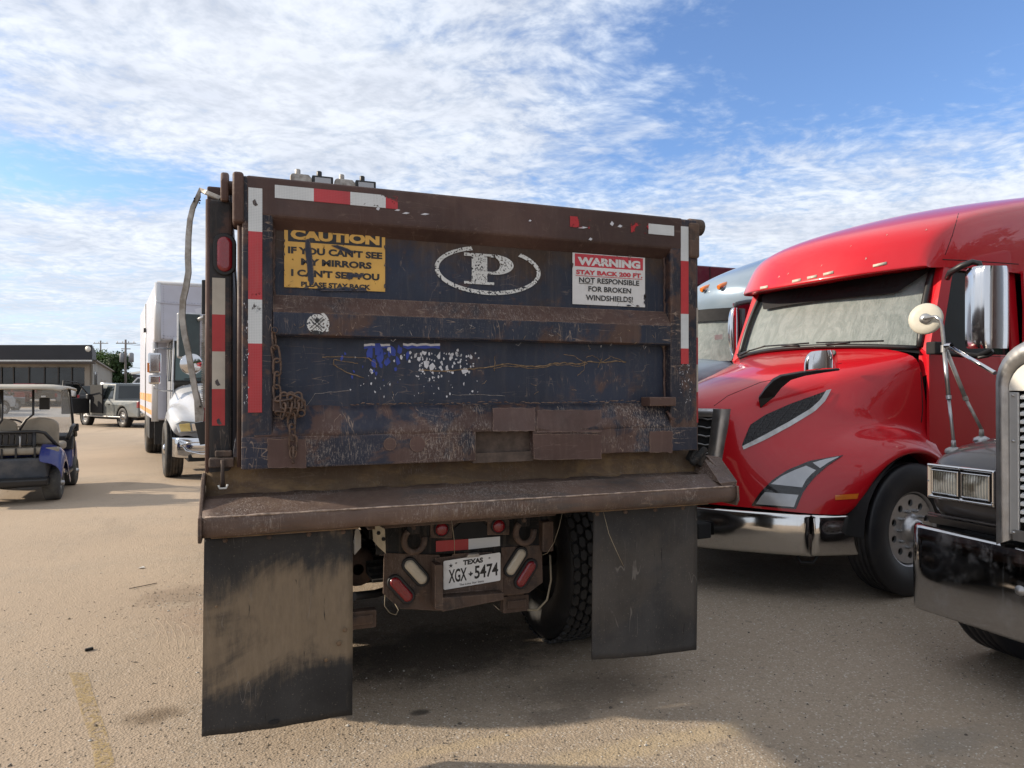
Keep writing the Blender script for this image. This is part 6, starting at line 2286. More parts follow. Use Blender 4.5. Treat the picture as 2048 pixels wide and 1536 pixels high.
# lower valance steps under the lamps
g = MB()
g.plate([(3.80, GC + 1.19, .80), (3.80, GC + .66, .80), (3.76, GC + .66, .85), (3.76, GC + 1.18, .85)], (.05, 0, 0))
g.plate([(3.78, GC + .69, .88), (3.78, GC + .69, .84), (3.72, GC + .69, .84), (3.72, GC + .69, .88)], (0, .01, 0))
g.build('valance', M['gray'], GT, bevel=.006)
MB().box(3.735, 3.76, GC + .70, GC + 1.15, .862, .872).build('valance_ridge', M['gray'], GT, bevel=.004)
wheel(GT, (4.38, GC + 1.02, .52), R=.52, w=.28, axis=(0, 1, 0), ribs=5, tm=M['tyre_clean'], name='front_wheel')
wheel(GT, (4.38, GC - 1.02, .52), R=.52, w=.28, axis=(0, -1, 0), ribs=5, name='front_wheel')
for s in (1, -1):
    g = MB()
    g.grid([[(4.38 + .62 * cos(t), GC + s * y_, .52 + .62 * sin(t)) for t in [pi * (k / 14) for k in range(15)]] for y_ in (.75, 1.14)])
    g.build('wheel_well', M['matteblack'], GT)
MB().box(4.0, 5.6, GC - .74, GC + .74, .6, 1.25).build('engine_bay', M['matteblack'], GT)
# simple cab of the grey truck (outside the picture on the right)
g = MB()
g.prism([(5.6, .9), (5.6, 2.0), (5.85, 2.75), (7.0, 2.95), (9.0, 3.4), (9.0, .9)], 'y', GC - 1.08, GC + 1.08)
g.build('cab', M['gray'], GT, bevel=.08, seg=3)
# fender mirror on its tripod
def G_(px, py, X=4.0): return aX(px, py, X)
j = G_(1888, 694, 4.0)
FM = MB().lathe([(.0, -.006), (.06, -.006), (.090, -.002), (.099, .008), (.100, .014), (.098, .02), (0, .02)], G_(1850, 637, 4.0), (1, .42, -.12), 28).build('fender_mirror', simple('cream_mirror_back', (.50, .475, .40), .5, var=.08, dirt=(.3, .27, .2), dirt_amt=.4), GT, smooth=True)
c = G_(1849, 637, 3.975)
g = MB()
g.tube([c, c + Vector((.01, -.06, .006)), G_(1872, 634, 3.97), G_(1880, 640, 3.98), G_(1884, 652, 3.99), j + Vector((0, 0, .0)), j + Vector((.005, 0, -.03))], .011, 8)
g.lathe([(.034, 0), (.03, -.006), (.010, -.012)], c + Vector((.012, .006, 0)), (1, .42, -.1), 14)
g.build('mirror_neck', M['alu'], FM)
bpy.context.view_layer.update()
fb_ = eval_bvh(FD, GT.location)
def on_f(px, py, X):
    h_ = fb_.ray_cast(EYE, ray(px, py).normalized(), 12)[0]
    return h_ if h_ is not None else G_(px, py, X)
base1, base2 = on_f(1907, 899, 4.02), on_f(1963, 877, 4.12)
for a, b, mid in ((j, base1, .5), (j + Vector((.02, 0, -.02)), base2, .55)):
    g = MB()
    m_ = a * (1 - mid) + b * mid
    end = b + Vector((0, 0, .055))
    g.tube([a, m_], .0125, 10)
    g.tube([m_, end], .0095, 10)
    g.lathe([(.015, -.012), (.015, .012)], m_, (b - a), 10)
    g.tube([end, b + Vector((0, 0, .01))], [.012, .015], 8)
    g.build('mirror_strut', M['alu_old'] if b is base2 else M['alu'], FM)
    MB().lathe([(.006, .016), (.022, .014), (.042, .002), (.046, -.012), (.046, -.02)], b, (0, 0, 1), 20).build('strut_foot', M['alu'], FM)
g = MB()
k_ = G_(1897, 692, 4.0)
g.tube([k_, G_(1990, 746, 3.86)], .0115, 10)
g.lathe([(.018, -.02), (.018, .02)], k_, (0, 1, 0), 10)
g.build('mirror_strut', M['chrome'], FM)
g = MB()
g.lathe([(.018, -.022), (.018, .022)], j + Vector((0, 0, -.01)), (0, 0, 1), 12)
g.build('strut_clamp', M['alu'], FM)
# ================================================================== left side
WORLD[0] = False       # from here on parts are modelled in the frame of their thing


def inv_local(o):
    return (Matrix.Translation(o.location) @ Matrix.Rotation(o.rotation_euler.z, 4, 'Z')).inverted()


# ------------------------------------------------------------------ white box truck
p_ = aG(342, 957)
bt_rot = radians(9.0)
off = Vector((-1.06, 1.15, 0))
BT = thing('box_truck', 'white box truck with orange side stripes facing the camera left of the dump truck', 'box truck',
           Vector((p_.x, p_.y + .3, 0)) - Rz(bt_rot) @ off, bt_rot)
L0 = inv_local(BT)
# local frame: x right in the picture, y away, front bumper at y = 0
for sx in (-1, 1):
    wheel(BT, (sx * 1.06, 1.15, .50), R=.50, w=.29, axis=(sx, 0, 0), tm=M['tyre'], name='front_wheel', rm=M['chrome'])
for sx in (-1, 1):
    wheel(BT, (sx * .98, 6.6, .50), R=.50, w=.55, axis=(sx, 0, 0), tm=M['tyre'], name='rear_wheel')
MB().box(-.45, .45, .5, 8.5, .55, .85).build('chassis_rail', M['matteblack'], BT)
# bumper: curved chrome with corner opening
g = MB()
vb = [-1.12 + 2.24 * k / 28 for k in range(29)]
def by(v): return .0 + .42 * abs(v / 1.12) ** 5
g.grid([[(v, by(v) + d, z) for v in vb] for z, d in ((.40, .05), (.42, .0), (.60, -.03), (.72, -.02), (.745, .0), (.75, .05))])
BB = g.build('front_bumper', M['chrome'], BT, solid=.01)
for sx in (-1, 1):
    g = MB()
    out = [(sx * x, by(x) - .035 + .012, z) for x, z in ((.62, .50), (.95, .56), (.98, .64), (.80, .66), (.55, .66), (.50, .56))]
    g.plate(out, (0, .03, 0))
    g.build('fog_opening', M['matteblack'], BB)
    g = MB()
    g.tube([(sx * x, by(x) - .05, z) for x, z in ((.45, .50), (.70, .475), (.93, .53), (1.0, .63), (.86, .68), (.60, .69), (.45, .69))], .014, 6)
    g.build('opening_trim', M['chrome'], BB)
MB().box(-.9, .9, .1, 1.0, .35, .45).build('front_axle', M['matteblack'], BT)
# hood
def sym(rows_):
    return [r + [Vector((-p.x, p.y, p.z)) for p in r[:-1]][::-1] for r in rows_]
hd = []
for (y, zc, we, ze, wf, zf_, zlow) in ((.30, .78, .62, .78, 1.00, .76, .76), (.22, .98, .66, .96, 1.06, .92, .80), (.24, 1.10, .68, 1.06, 1.10, 1.02, .86), (.42, 1.28, .70, 1.22, 1.13, 1.14, .96),
                                    (.85, 1.48, .74, 1.40, 1.15, 1.24, 1.05), (1.25, 1.58, .80, 1.50, 1.15, 1.24, 1.06), (1.65, 1.66, .86, 1.58, 1.13, 1.16, .90), (1.95, 1.72, .92, 1.64, 1.10, 1.12, .75)):
    hd.append([Vector((0, y, zc)), Vector((.40, y + .02, zc - .015)), Vector((we, y + .06, ze)), Vector((we + .10, y + .10, ze - .14 * min(1, y * 1.6))),
               Vector(((we + wf) / 2 + .08, y + .16, zf_ + .03)), Vector((wf - .02, y + .28, zf_ - .02)), Vector((wf + .01, y + .34, zlow))])
HB_ = MB().grid(sym([r[::-1] for r in hd])).build('hood', M['whitepaint'], BT, sub=2)
# grille
g = MB()
g.plate([(-.52, .17, .80), (.52, .17, .80), (.60, .24, 1.34), (-.60, .24, 1.34)], (0, .05, 0))
GRB = g.build('grille_frame', M['chrome'], BT, bevel=.02)
for k in range(9):
    z = .85 + k * .05
    MB().box(-.50, .50, .145, .17, z, z + .025).build('grille_bar', M['matteblack'], GRB)
# head lamps
for sx in (-1, 1):
    q = [(sx * .60, .21, .84), (sx * 1.02, .40, .82), (sx * 1.07, .50, .98), (sx * .98, .36, 1.03), (sx * .62, .20, 1.00)]
    hl_ = MB().plate(q, (0, .05, 0)).build('headlight', M['lens'], BT, bevel=.015)
    MB().plate([(sx * .84, .278, .85), (sx * .99, .37, .845), (sx * 1.02, .40, .97), (sx * .86, .28, .99)], (0, .02, 0)).build('amber_indicator', simple('pale_amber_lens', (.60, .45, .16), .25, coat=.5), hl_, bevel=.004)
    MB().plate([(sx * .64, .19, .86), (sx * .82, .262, .855), (sx * .84, .265, .985), (sx * .66, .195, .985)], (0, .02, 0)).build('lamp_bowl', M['chrome'], hl_, bevel=.004)
    g = MB()
    g.grid([[(sx * (1.02 + .0), 1.15 + .60 * cos(t), .50 + .60 * sin(t)) for t in [pi * k / 12 for k in range(13)]], [(sx * .70, 1.15 + .60 * cos(t), .50 + .60 * sin(t)) for t in [pi * k / 12 for k in range(13)]]])
    g.build('wheel_well', M['matteblack'], BT)
# cab
g = MB()
for sx in (-1, 1):
    g.plate([(sx * 1.02, 1.95, .75), (sx * 1.02, 3.2, .75), (sx * 1.02, 3.2, 1.72), (sx * 1.02, 1.95, 1.72)], (-sx * .04, 0, 0))
    g.plate([(sx * 1.02, 1.95, 1.72), (sx * 1.02, 2.08, 1.72), (sx * .97, 2.42, 2.50), (sx * .97, 2.32, 2.50)], (-sx * .04, 0, 0))
    g.plate([(sx * 1.02, 3.05, 1.72), (sx * 1.02, 3.2, 1.72), (sx * .97, 3.2, 2.50), (sx * .97, 3.08, 2.50)], (-sx * .04, 0, 0))
g.plate([(-.97, 2.32, 2.50), (.97, 2.32, 2.50), (.95, 2.5, 2.60), (-.95, 2.5, 2.60)], (0, .03, -.02))
g.plate([(-.95, 2.5, 2.60), (.95, 2.5, 2.60), (.95, 3.2, 2.62), (-.95, 3.2, 2.62)], (0, 0, -.03))
g.box(-1.02, 1.02, 3.17, 3.2, .75, 2.6)
CB = g.build('cab', M['whitepaint'], BT, bevel=.012)
for sx in (-1, 1):
    MB().plate([(sx * 1.0, 2.08, 1.74), (sx * 1.0, 3.05, 1.74), (sx * .955, 3.07, 2.48), (sx * .955, 2.40, 2.48)], (-sx * .01, 0, 0)).build('side_window', M['glass'], BT)
    MB().tube([(sx * 1.03, 2.02, .8), (sx * 1.03, 2.02, 1.72), (sx * .985, 2.36, 2.50), (sx * .985, 3.04, 2.50), (sx * 1.03, 3.04, 1.7), (sx * 1.03, 3.04, .8)], .006, 5).build('door_gap', M['matteblack'], BT)
MB().plate([(-.96, 1.97, 1.72), (.96, 1.97, 1.72), (.92, 2.33, 2.48), (-.92, 2.33, 2.48)], (0, .02, 0)).build('windshield', glass('greenish_windshield', (.05, .085, .08), .04), BT)
g = MB()
g.tube([(-.98, 1.955, 1.72), (.98, 1.955, 1.72), (.94, 2.31, 2.49), (-.94, 2.31, 2.49)], .022, 6, closed=True)
g.build('windshield_seal', M['black'], BT)
for x in (-.5, .3):
    MB().tube([(x - .3, 1.95, 1.76), (x + .3, 1.97, 1.80)], .01, 5).build('wiper', M['black'], BT)
# box body: lower part behind the cab, attic over it
bw2 = 1.27
g = MB()
g.box(-bw2, bw2, 3.35, 9.6, .92, 3.66)
g.box(-bw2, bw2, 2.45, 3.36, 2.52, 3.66)
BX = g.build('box_body', M['boxwhite'], BT, bevel=.05, seg=4)
g = MB()
for sx in (-1, 1):
    for y_, z0, z1 in ((2.45, 2.50, 3.64), (3.35, .90, 2.52)):
        g.tube([(sx * (bw2 - .05), y_ + .05, z0), (sx * (bw2 - .05), y_ + .05, z1)], .07, 14)
g.tube([(-bw2 + .03, 2.49, 3.63), (bw2 - .03, 2.49, 3.63)], .05, 10)
g.build('corner_moulding', M['whitepaint'], BX)
g = MB()
g.box(-bw2 + .02, bw2 - .02, 2.43, 2.445, 3.24, 3.26)
g.build('front_seam', M['boxwhite'], BX)
g = MB()
rv = []
for k in range(44):
    rv.append((-bw2 + .16 + k * .054, 3.27))
    rv.append((-bw2 + .16 + k * .054, 2.60))
for k in range(22):
    rv.append((-bw2 + .14, 2.6 + k * .046)); rv.append((.30, 2.6 + k * .046))
for x, z in rv:
    g.lathe([(.008, 0), (0, -.006)], (x, 2.447, z), (0, 1, 0), 5)
for k in range(34):
    g.lathe([(.010, 0), (0, -.008)], (-bw2 + .26, 3.345, .98 + k * .045), (0, 1, 0), 5)
for k in range(2):
    g.lathe([(.016, 0), (0, -.01)], (-bw2 + .14, 2.445, 2.56 + k * .05), (0, 1, 0), 6)
tag(g.build('rivets', simple('grey_rivet', (.25, .25, .28), .5), BX), kind='stuff')
g = MB()
g.plate([(-.50, 2.446, 2.95), (-.38, 2.446, 2.85), (-.05, 2.446, 3.18), (-.18, 2.446, 3.20), (-.34, 2.446, 3.02), (-.42, 2.446, 3.20), (-.58, 2.446, 3.16)], (0, -.002, 0))
g.plate([(-.02, 2.446, 2.86), (.10, 2.446, 2.86), (.28, 2.446, 3.20), (.16, 2.446, 3.20)], (0, -.002, 0))
add_text(g, 'VA', (-.72, 2.4435, 2.62), (.55, 0, 0), (0, 0, .17), bold=.03)
g.build('ghost_lettering', M['boxghost'], BX, recalc=False)
MB().box(-bw2 - .002, -bw2 + .06, 3.36, 9.55, 3.02, 3.03).build('side_seam', M['boxghost'], BX)
for z0, z1 in ((1.28, 1.46), (1.02, 1.12)):
    MB().box(-bw2 - .004, -bw2 + .02, 3.42, 9.5, z0, z1).build('orange_stripe', M['orange'], BX)
MB().box(-bw2 + .30, -bw2 + .44, 3.338, 3.352, 1.30, 1.42).build('orange_stripe', M['orange'], BX)
MB().tube([(-bw2 - .01, 6.2, .95), (-bw2 - .01, 6.2, 3.6)], .012, 6).build('side_rail', M['alu'], BX)
MB().box(-bw2 - .06, -bw2 - .01, 5.9, 6.05, 2.9, 3.0).build('side_lamp', M['black'], BX)
MB().box(-bw2 + .04, -bw2 + .34, 3.45, 3.50, .42, .93).build('mud_guard', M['rubber'], BX)
MB().box(-bw2 + .02, -bw2 + .10, 5.0, 5.9, .45, .93).build('mud_guard', M['rubber'], BX)
g = MB()
for k in range(3):
    g.box(-1.12, -.86, 2.2, 2.6, .40 - k * .0 + k * .06 - .12, .415 + k * .06 - .12)
g.build('cab_step', M['alu'], BT)
# mirrors: left of the picture the chrome pair, near the middle the dark backs
def mirror_b(cx, y, big, lit):
    g = MB()
    g.box(cx - .11, cx + .11, y, y + .09, 1.86, 2.24)
    m1 = g.build('mirror_head', M['chrome'] if lit else M['alu'], BT, bevel=.035, seg=3)
    if not lit:
        MB().box(cx - .095, cx + .095, y - .004, y + .01, 1.88, 2.22).build('mirror_face', simple('dark_mirror_back', (.03, .035, .04), .3), m1, bevel=.01)
    g = MB()
    g.box(cx - .10, cx + .10, y, y + .08, 1.66, 1.83)
    g.build('mirror_head', M['chrome'] if lit else M['alu'], BT, bevel=.03, seg=3)
    s = 1 if cx > 0 else -1
    g = MB()
    g.tube([(cx, y + .05, 2.24), (cx, y + .05, 2.31), (cx - s * .10, y + .10, 2.33), (cx - s * .30, y + .35, 2.33)], .014, 6)
    g.tube([(cx, y + .05, 1.66), (cx, y + .05, 1.58), (cx - s * .12, y + .08, 1.54), (cx - s * .36, y + .30, 1.53)], .014, 6)
    g.build('mirror_bracket', M['alu'], BT)
    if lit:
        MB().box(cx - .125, cx - .09, y - .003, y + .02, 1.88, 2.05).build('side_repeater', M['amber'], m1)
mirror_b(-1.32, 1.70, 1, True)
mirror_b(1.32, 1.70, 1, True)
# fender mirror with round spot mirror seen behind the tarp arm
q0 = L0 @ aD(379, 672, 12.6)
g = MB()
g.box(q0.x - .20, q0.x + .20, q0.y, q0.y + .08, q0.z - .40, q0.z + .42)
fm_ = g.build('large_mirror', M['alu'], BT, bevel=.05, seg=3)
MB().box(q0.x - .17, q0.x + .17, q0.y - .006, q0.y + .01, q0.z - .37, q0.z + .39).build('mirror_face', simple('dark_green_mirror', (.03, .045, .045), .2), fm_, bevel=.03)
q1 = L0 @ aD(383, 728, 12.5)
g = MB()
g.lathe([(0, -.02), (.16, -.01), (.185, .0), (.19, .02), (0, .05)], q1, (0, 1, 0), 24)
g.build('spot_mirror', M['chrome'], BT)
q2, q3 = L0 @ aD(395, 640, 12.6), L0 @ aD(420, 630, 12.7)
MB().tube([q2, q3], .035, 8).build('mirror_arm', M['alu'], BT)

# ------------------------------------------------------------------ golf cart
pr = aG(118, 1003)
gc_rot = radians(4.5)
GC_ = thing('golf_cart', 'blue golf cart with cream roof and beige seat seen from behind at the left edge', 'golf cart', Vector((pr.x - .05, pr.y + .25, 0)) - Rz(gc_rot) @ Vector((.50, 0, 0)), gc_rot)
cream = simple('cream_roof_plastic', (.42, .38, .31), .5, dirt=(.4, .35, .28), dirt_amt=.4)
beige = simple('beige_seat_vinyl', (.25, .215, .165), .55, var=.12, vscale=8)
blue = paint_car('blue_cart_paint', (.008, .022, .16), .35, 0, .14)
cart_t = simple('grey_dusty_tyre', (.045, .045, .045), .8, dirt=(.13, .12, .10), dirt_amt=.7)
for yy in (0, 1.66):
    for sx in (-1, 1):
        wheel(GC_, (sx * .43, yy, .235), R=.235, w=.215, rim=.13, axis=(sx, 0, 0), tm=cart_t, rm=M['alu'], holes=5, hub=False, seg=28, ribs=0)
# rear cowl with curved fenders
for sx in (-1, 1):
    rows = []
    for k in range(11):
        t = k / 10
        y = -.42 + .95 * t
        z = .42 + .36 * sin(pi * min(1, t * 1.05 + .08)) ** .8
        rows.append([(sx * .30, y, z + .03), (sx * .42, y, z + .02), (sx * .52, y, z - .02), (sx * .58, y, z - .11), (sx * .585, y, z - .24 if .25 < t < .75 else z - .26)])
    MB().grid(rows).build('rear_fender', blue, GC_, solid=.01, sub=1)
dk = simple('dusty_dark_plastic', (.05, .055, .065), .7, dirt=(.14, .13, .12), dirt_amt=.5)
g = MB()
g.box(-.40, .40, -.30, .05, .34, .62)
g.build('bag_well', dk, GC_, bevel=.03, seg=3)
MB().prism([(-.48, .27), (-.46, .25), (.35, .25), (.35, .33), (-.45, .36), (-.49, .34)], 'x', -.48, .42).build('rear_bumper', M['black'], GC_, bevel=.02, seg=3)
MB().box(-.35, .35, -.1, 1.9, .20, .27).build('chassis', M['matteblack'], GC_, bevel=.02)
MB().box(-.52, .52, .62, 1.35, .27, .31).build('floor_pan', M['black'], GC_)
MB().box(-.50, .50, .10, .62, .28, .66).build('seat_base', blue, GC_, bevel=.04, seg=3)
SB = MB().box(-.52, .52, .10, .62, .68, .80).build('seat_cushion', beige, GC_, bevel=.045, seg=4)
g = MB()
g.box(-.52, .52, -.22, .06, .66, .76)
g.build('rear_cushion', beige, GC_, bevel=.04, seg=4)
g = MB()
rows = []
for sx_ in (1,):
    pass
bk = []
for k in range(17):
    t = pi * k / 16
    bk.append((.245 + .235 * cos(t) * (1), 1.02 + .17 * sin(t) ** .7))
g = MB()
g.prism([(.02, .78), (.48, .78)] + [(.25 + .235 * cos(pi * k / 12), 1.02 + .15 * sin(pi * k / 12) ** .75) for k in range(13)], 'y', .06, .15)
g.build('seat_back', beige, GC_, bevel=.03, seg=3)
g = MB()
g.prism([(-.48, .78), (-.02, .78)] + [(-.25 + .235 * cos(pi * k / 12), 1.02 + .15 * sin(pi * k / 12) ** .75) for k in range(13)], 'y', .06, .15)
g.build('seat_back', beige, GC_, bevel=.03, seg=3)
# rear grab frame
g = MB()
g.tube([(-.45, -.14, .98), (.26, -.14, .98), (.34, -.12, .96), (.50, -.02, .74)], .024, 8)
g.tube([(-.45, -.16, .80), (.24, -.16, .80)], .012, 6)
for x in (-.45, .22):
    g.tube([(x, -.14, .98), (x, -.16, .60)], .024, 8)
g.build('bag_rack', M['black'], GC_)
rs = random.Random(4)
for k in range(9):
    x = -.42 + k * .07
    MB().prism([(x, .80), (x + .05, .80), (x + .06, .95), (x, .96)], 'y', -.13, -.07).build('rack_pocket', M['black'], GC_, bevel=.008)
MB().tube([(.06, -.17, .93), (.06, -.18, .74)], .012, 6).build('rack_clip', M['alu'], GC_)
for x in (-.14, .02, .24):
    MB().box(x - .012, x + .012, -.235, -.22, .42, .76).build('strap', M['black'], GC_)
# roof, posts
g = MB()
rr = []
for k in range(13):
    x = -.56 + 1.12 * k / 12
    e_ = (abs(x) / .56) ** 6
    rr.append([(x, -.38 + .05 * e_, 1.585 - .04 * e_), (x, -.34, 1.615 - .04 * e_), (x, .4, 1.645 - .05 * e_), (x, 1.35, 1.63 - .05 * e_), (x, 1.42, 1.59 - .04 * e_)])
g.grid(rr)
g.build('roof', cream, GC_, solid=.02)
g = MB()
g.tube([(.46, 1.37, 1.58), (.485, 1.54, 1.1), (.50, 1.66, .60), (.49, 1.70, .42)], .020, 7)
g.build('front_post', M['black'], GC_)
g = MB()
g.tube([(-.46, 1.37, 1.58), (-.485, 1.54, 1.1), (-.50, 1.66, .60), (-.49, 1.70, .42)], .020, 7)
g.build('front_post', M['black'], GC_)
for sx in (-1, 1):
    g = MB()
    g.tube([(sx * .16 if sx < 0 else .20, -.10, 1.58), (sx * .16 if sx < 0 else .20, -.10, 1.22), (sx * .16 if sx < 0 else .12, -.11, 1.15), (sx * .26 if sx < 0 else .03, -.12, .98)], .016, 7)
    g.build('rear_post', M['black'], GC_)
MB().box(.12, .26, .9, .93, 1.26, 1.44).build('rear_view_mirror', M['black'], GC_, bevel=.02, seg=3)
ws_m = glass('hazy_acrylic', (.55, .57, .58), .12, .30)
MB().plate([(-.45, 1.40, 1.56), (.45, 1.40, 1.56), (.49, 1.66, .74), (-.49, 1.66, .74)], (0, .006, 0)).build('windscreen', ws_m, GC_)
# front cowl and dash
g = MB()
g.prism([(1.30, .30), (1.42, .74), (1.62, .84), (1.95, .72), (2.10, .45), (2.08, .30)], 'x', -.50, .50)
g.build('front_cowl', blue, GC_, bevel=.06, seg=4)
MB().prism([(1.28, .62), (1.40, .82), (1.60, .87), (1.60, .80), (1.42, .60)], 'x', -.52, .52).build('dashboard', M['black'], GC_, bevel=.02)
P = [(-.30 + .18 * cos(t), 1.18 + .10 * sin(t), .99 + .11 * sin(t)) for t in [2 * pi * k / 20 for k in range(20)]]
g = MB().tube(P, .015, 7, closed=True)
SWh = g.build('steering_wheel', M['black'], GC_)
MB().tube([(-.30, 1.18, .99), (-.30, 1.42, .78)], .02, 7).build('steering_column', M['black'], SWh)
for a in (0, 2.1, 4.2):
    MB().tube([(-.30, 1.18, .99), (-.30 + .17 * cos(a), 1.18 + .09 * sin(a), .99 + .10 * sin(a))], .010, 5).build('spoke', M['black'], SWh)
gl = simple('brown_leather', (.06, .04, .04), .6)
for k in range(4):
    x = -.42 + k * .09
    MB().lathe([(0, -.05), (.045, -.03), (.05, .02), (.03, .06), (0, .07)], (x, .95, .88 + .01 * (k % 2)), (0, .3, 1), 9).build('pouch', gl, GC_)
MB().tube([(.49, .9, .80), (.53, 1.0, .96), (.54, 1.25, 1.0), (.53, 1.5, .82)], .03, 8).build('side_hoop', M['black'], GC_)
MB().box(.53, .60, 1.28, 1.32, .90, 1.02).build('side_mirror', M['black'], GC_, bevel=.015)


# ------------------------------------------------------------------ pickups and cars
def vehicle(name, label, cat, loc, rot, col, L=5.6, W=1.95, pick=True, wr=.39, group=None, topm=None, H=1.9, door_open=False, tail=True, plate_txt=None, suv=False):
    """local frame: x = forward, y = left; origin on the ground at the middle"""
    V = thing(name, label, cat, loc, rot, group)
    hw = W / 2
    xr, xf = -L / 2, L / 2
    belt = .60 * H
    wx = (xr + .24 * L, xf - .17 * L)
    # side outline with wheel arches
    def arch(xc):
        return [(xc + (wr + .07) * cos(t), .40 + (wr + .06) * sin(t)) for t in [pi * k / 8 for k in range(8, -1, -1)]]
    low = [(xr, .50), (xr + .02, .42)] + [(x, max(z, .42)) for x, z in arch(wx[0])] + [(x, max(z, .42)) for x, z in arch(wx[1])] + [(xf - .08, .42), (xf, .55)]
    if pick:
        top = [(xf - .01, .98), (xf - .12, belt - .06), (xf - 1.35, belt + .02), (xf - 1.45, belt + .03), (xr + 1.95, belt + .03), (xr + 1.90, belt + .02), (xr, belt + .02)]
    else:
        top = [(xf - .01, .85), (xf - .15, belt - .14), (xf - 1.25, belt), (xr + .10, belt + .02), (xr, belt - .1)]
    out = low + top
    g = MB()
    n = len(out)
    # three slices for tumblehome
    rings = []
    for yv, sh in ((-hw + .06, 0), (-hw, .0), (hw, .0), (hw - .06, 0)):
        rings.append([Vector((x, yv * (1 if z < belt - .05 else .965), z)) for x, z in out])
    b0 = g.add([p for r in rings[1:3] for p in r], [tuple(range(n)), tuple(range(2 * n - 1, n - 1, -1))])
    for i in range(n):
        j = (i + 1) % n
        g.f.append([i, j, n + j, n + i]); g.m.append(0); g.s.append(False)
    body = g.build('body', col, V, bevel=.05, seg=3)
    # greenhouse
    if pick:
        gx = [xr + 1.92, xr + 2.10, xf - 2.05, xf - 1.42]
    elif suv:
        gx = [xr + .08, xr + .40, xf - 1.95, xf - 1.20]
    else:
        gx = [xr + .45, xr + 1.2, xf - 2.0, xf - 1.2]
    zr_ = H
    g = MB()
    a = [(gx[0], belt), (gx[1], zr_ - .03), (gx[2], zr_), (gx[3], belt)]
    yb, yt = hw * .95, hw * .80
    vs = [(gx[0], -yb, belt), (gx[3], -yb, belt), (gx[3], yb, belt), (gx[0], yb, belt), (gx[1], -yt, zr_ - .03), (gx[2], -yt, zr_), (gx[2], yt, zr_), (gx[1], yt, zr_ - .03)]
    g.add(vs, [(4, 5, 6, 7), (0, 1, 5, 4), (1, 2, 6, 5), (2, 3, 7, 6), (3, 0, 4, 7)])
    cabn = g.build('cabin', topm or col, V, bevel=.05, seg=3)
    V3 = [Vector(v) for v in vs]
    def pane(i0, i1, i2, i3, u0, u1, v0, v1, nm, mt=M['glass']):
        def q(u, v): return (V3[i0] * (1 - u) + V3[i1] * u) * (1 - v) + (V3[i3] * (1 - u) + V3[i2] * u) * v
        c = [q(u0, v0), q(u1, v0), q(u1, v1), q(u0, v1)]
        nn = (c[1] - c[0]).cross(c[3] - c[0]).normalized()
        ctr = sum(V3, Vector()) / 8
        if nn.dot(c[0] - ctr) < 0: nn = -nn
        MB().plate([p + nn * .006 for p in c], nn * .006).build(nm, mt, cabn)
    for s_, idx in ((0, (0, 1, 5, 4)), (1, (3, 2, 6, 7))):
        if not (door_open and s_ == 1):
            pane(*idx, .56, .90, .10, .88, 'side_window')
        pane(*idx, .10, .52, .10, .88, 'side_window')
    pane(1, 2, 6, 5, .05, .95, .08, .92, 'windshield')
    pane(0, 3, 7, 4, .08, .92, .12, .86, 'rear_window')
    for x in wx:
        for s in (1, -1):
            wheel(V, (x, s * (hw - .13), wr), R=wr, w=.24, rim=wr * .58, axis=(0, s, 0), tm=M['tyre'], rm=M['alu'], holes=6, hub=False, seg=24, ribs=0)
            MB().lathe([(wr + .06, 0), (wr + .06, .2), (0, .2)], (x, s * (hw - .02), wr + .01), (0, -s, 0), 20).build('wheel_well', M['matteblack'], V)
    # rear bumper, tail lamps, plate, bed
    if tail:
        MB().box(xr - .12, xr + .04, -hw + .06, hw - .06, .46, .64).build('rear_bumper', M['chrome_b'] if pick else M['black'], V, bevel=.04)
        for s in (1, -1):
            MB().box(xr - .012, xr + .14, s * (hw + .004), s * (hw - .17), .80, belt - .02).build('tail_light', M['lampred'], V, bevel=.02)
        MB().box(xr - .02, xr - .005, -.17, .17, .80, .92).build('number_plate', M['plate_w'], V)
    MB().box(xf - .04, xf + .10, -hw + .06, hw - .06, .44, .64).build('front_bumper', M['chrome_b'] if pick else M['black'], V, bevel=.04)
    for s in (1, -1):
        MB().box(xf - .14, xf + .012, s * (hw - .02), s * (hw - .40), .72, .90).build('headlight', M['lens'], V, bevel=.02)
        MB().box(gx[3] - .25, gx[3] - .08, s * (hw), s * (hw + .22), belt + .04, belt + .26).build('side_mirror', M['black'], V, bevel=.03)
        for xx in ((gx[0] + gx[3]) / 2 - .1,):
            MB().tube([(xx, s * (hw + .003), .5), (xx, s * (hw + .003), belt)], .006, 4).build('door_gap', M['matteblack'], V)
        MB().box(gx[0] + .30, gx[0] + .48, s * (hw + .015), s * (hw - .01), belt - .17, belt - .13).build('door_handle', M['black'], V)
    MB().box(xr + .4, xf - .3, -hw + .15, hw - .15, .30, .50).build('underbody', M['matteblack'], V)
    if pick:
        MB().box(xr + .08, xr + 1.85, -hw + .10, hw - .10, belt - .04, belt + .028).build('bed_cover', M['matteblack'], V)
    return V


gy = paint_car('grey_green_paint', (.105, .118, .118), .38, .2, .20)
red2 = paint_car('dark_red_paint', (.20, .010, .018), .35, 0, .1)
blk = paint_car('black_car_paint', (.010, .011, .013), .3, 0, .08)
slv = paint_car('pale_silver_paint', (.38, .40, .42), .35, .3, .1)

# grey pickup: tail right, nose left and away; driver door open
pa = aG(250, 853)
pk_loc = aG(238, 850)
PK = vehicle('pickup_truck', 'grey crew cab pickup with its front door swung open before the low building', 'pickup', (0, 0, 0), 0, gy, L=5.3, W=1.9, wr=.39, H=1.78, door_open=True)
rear = aG(250, 855)
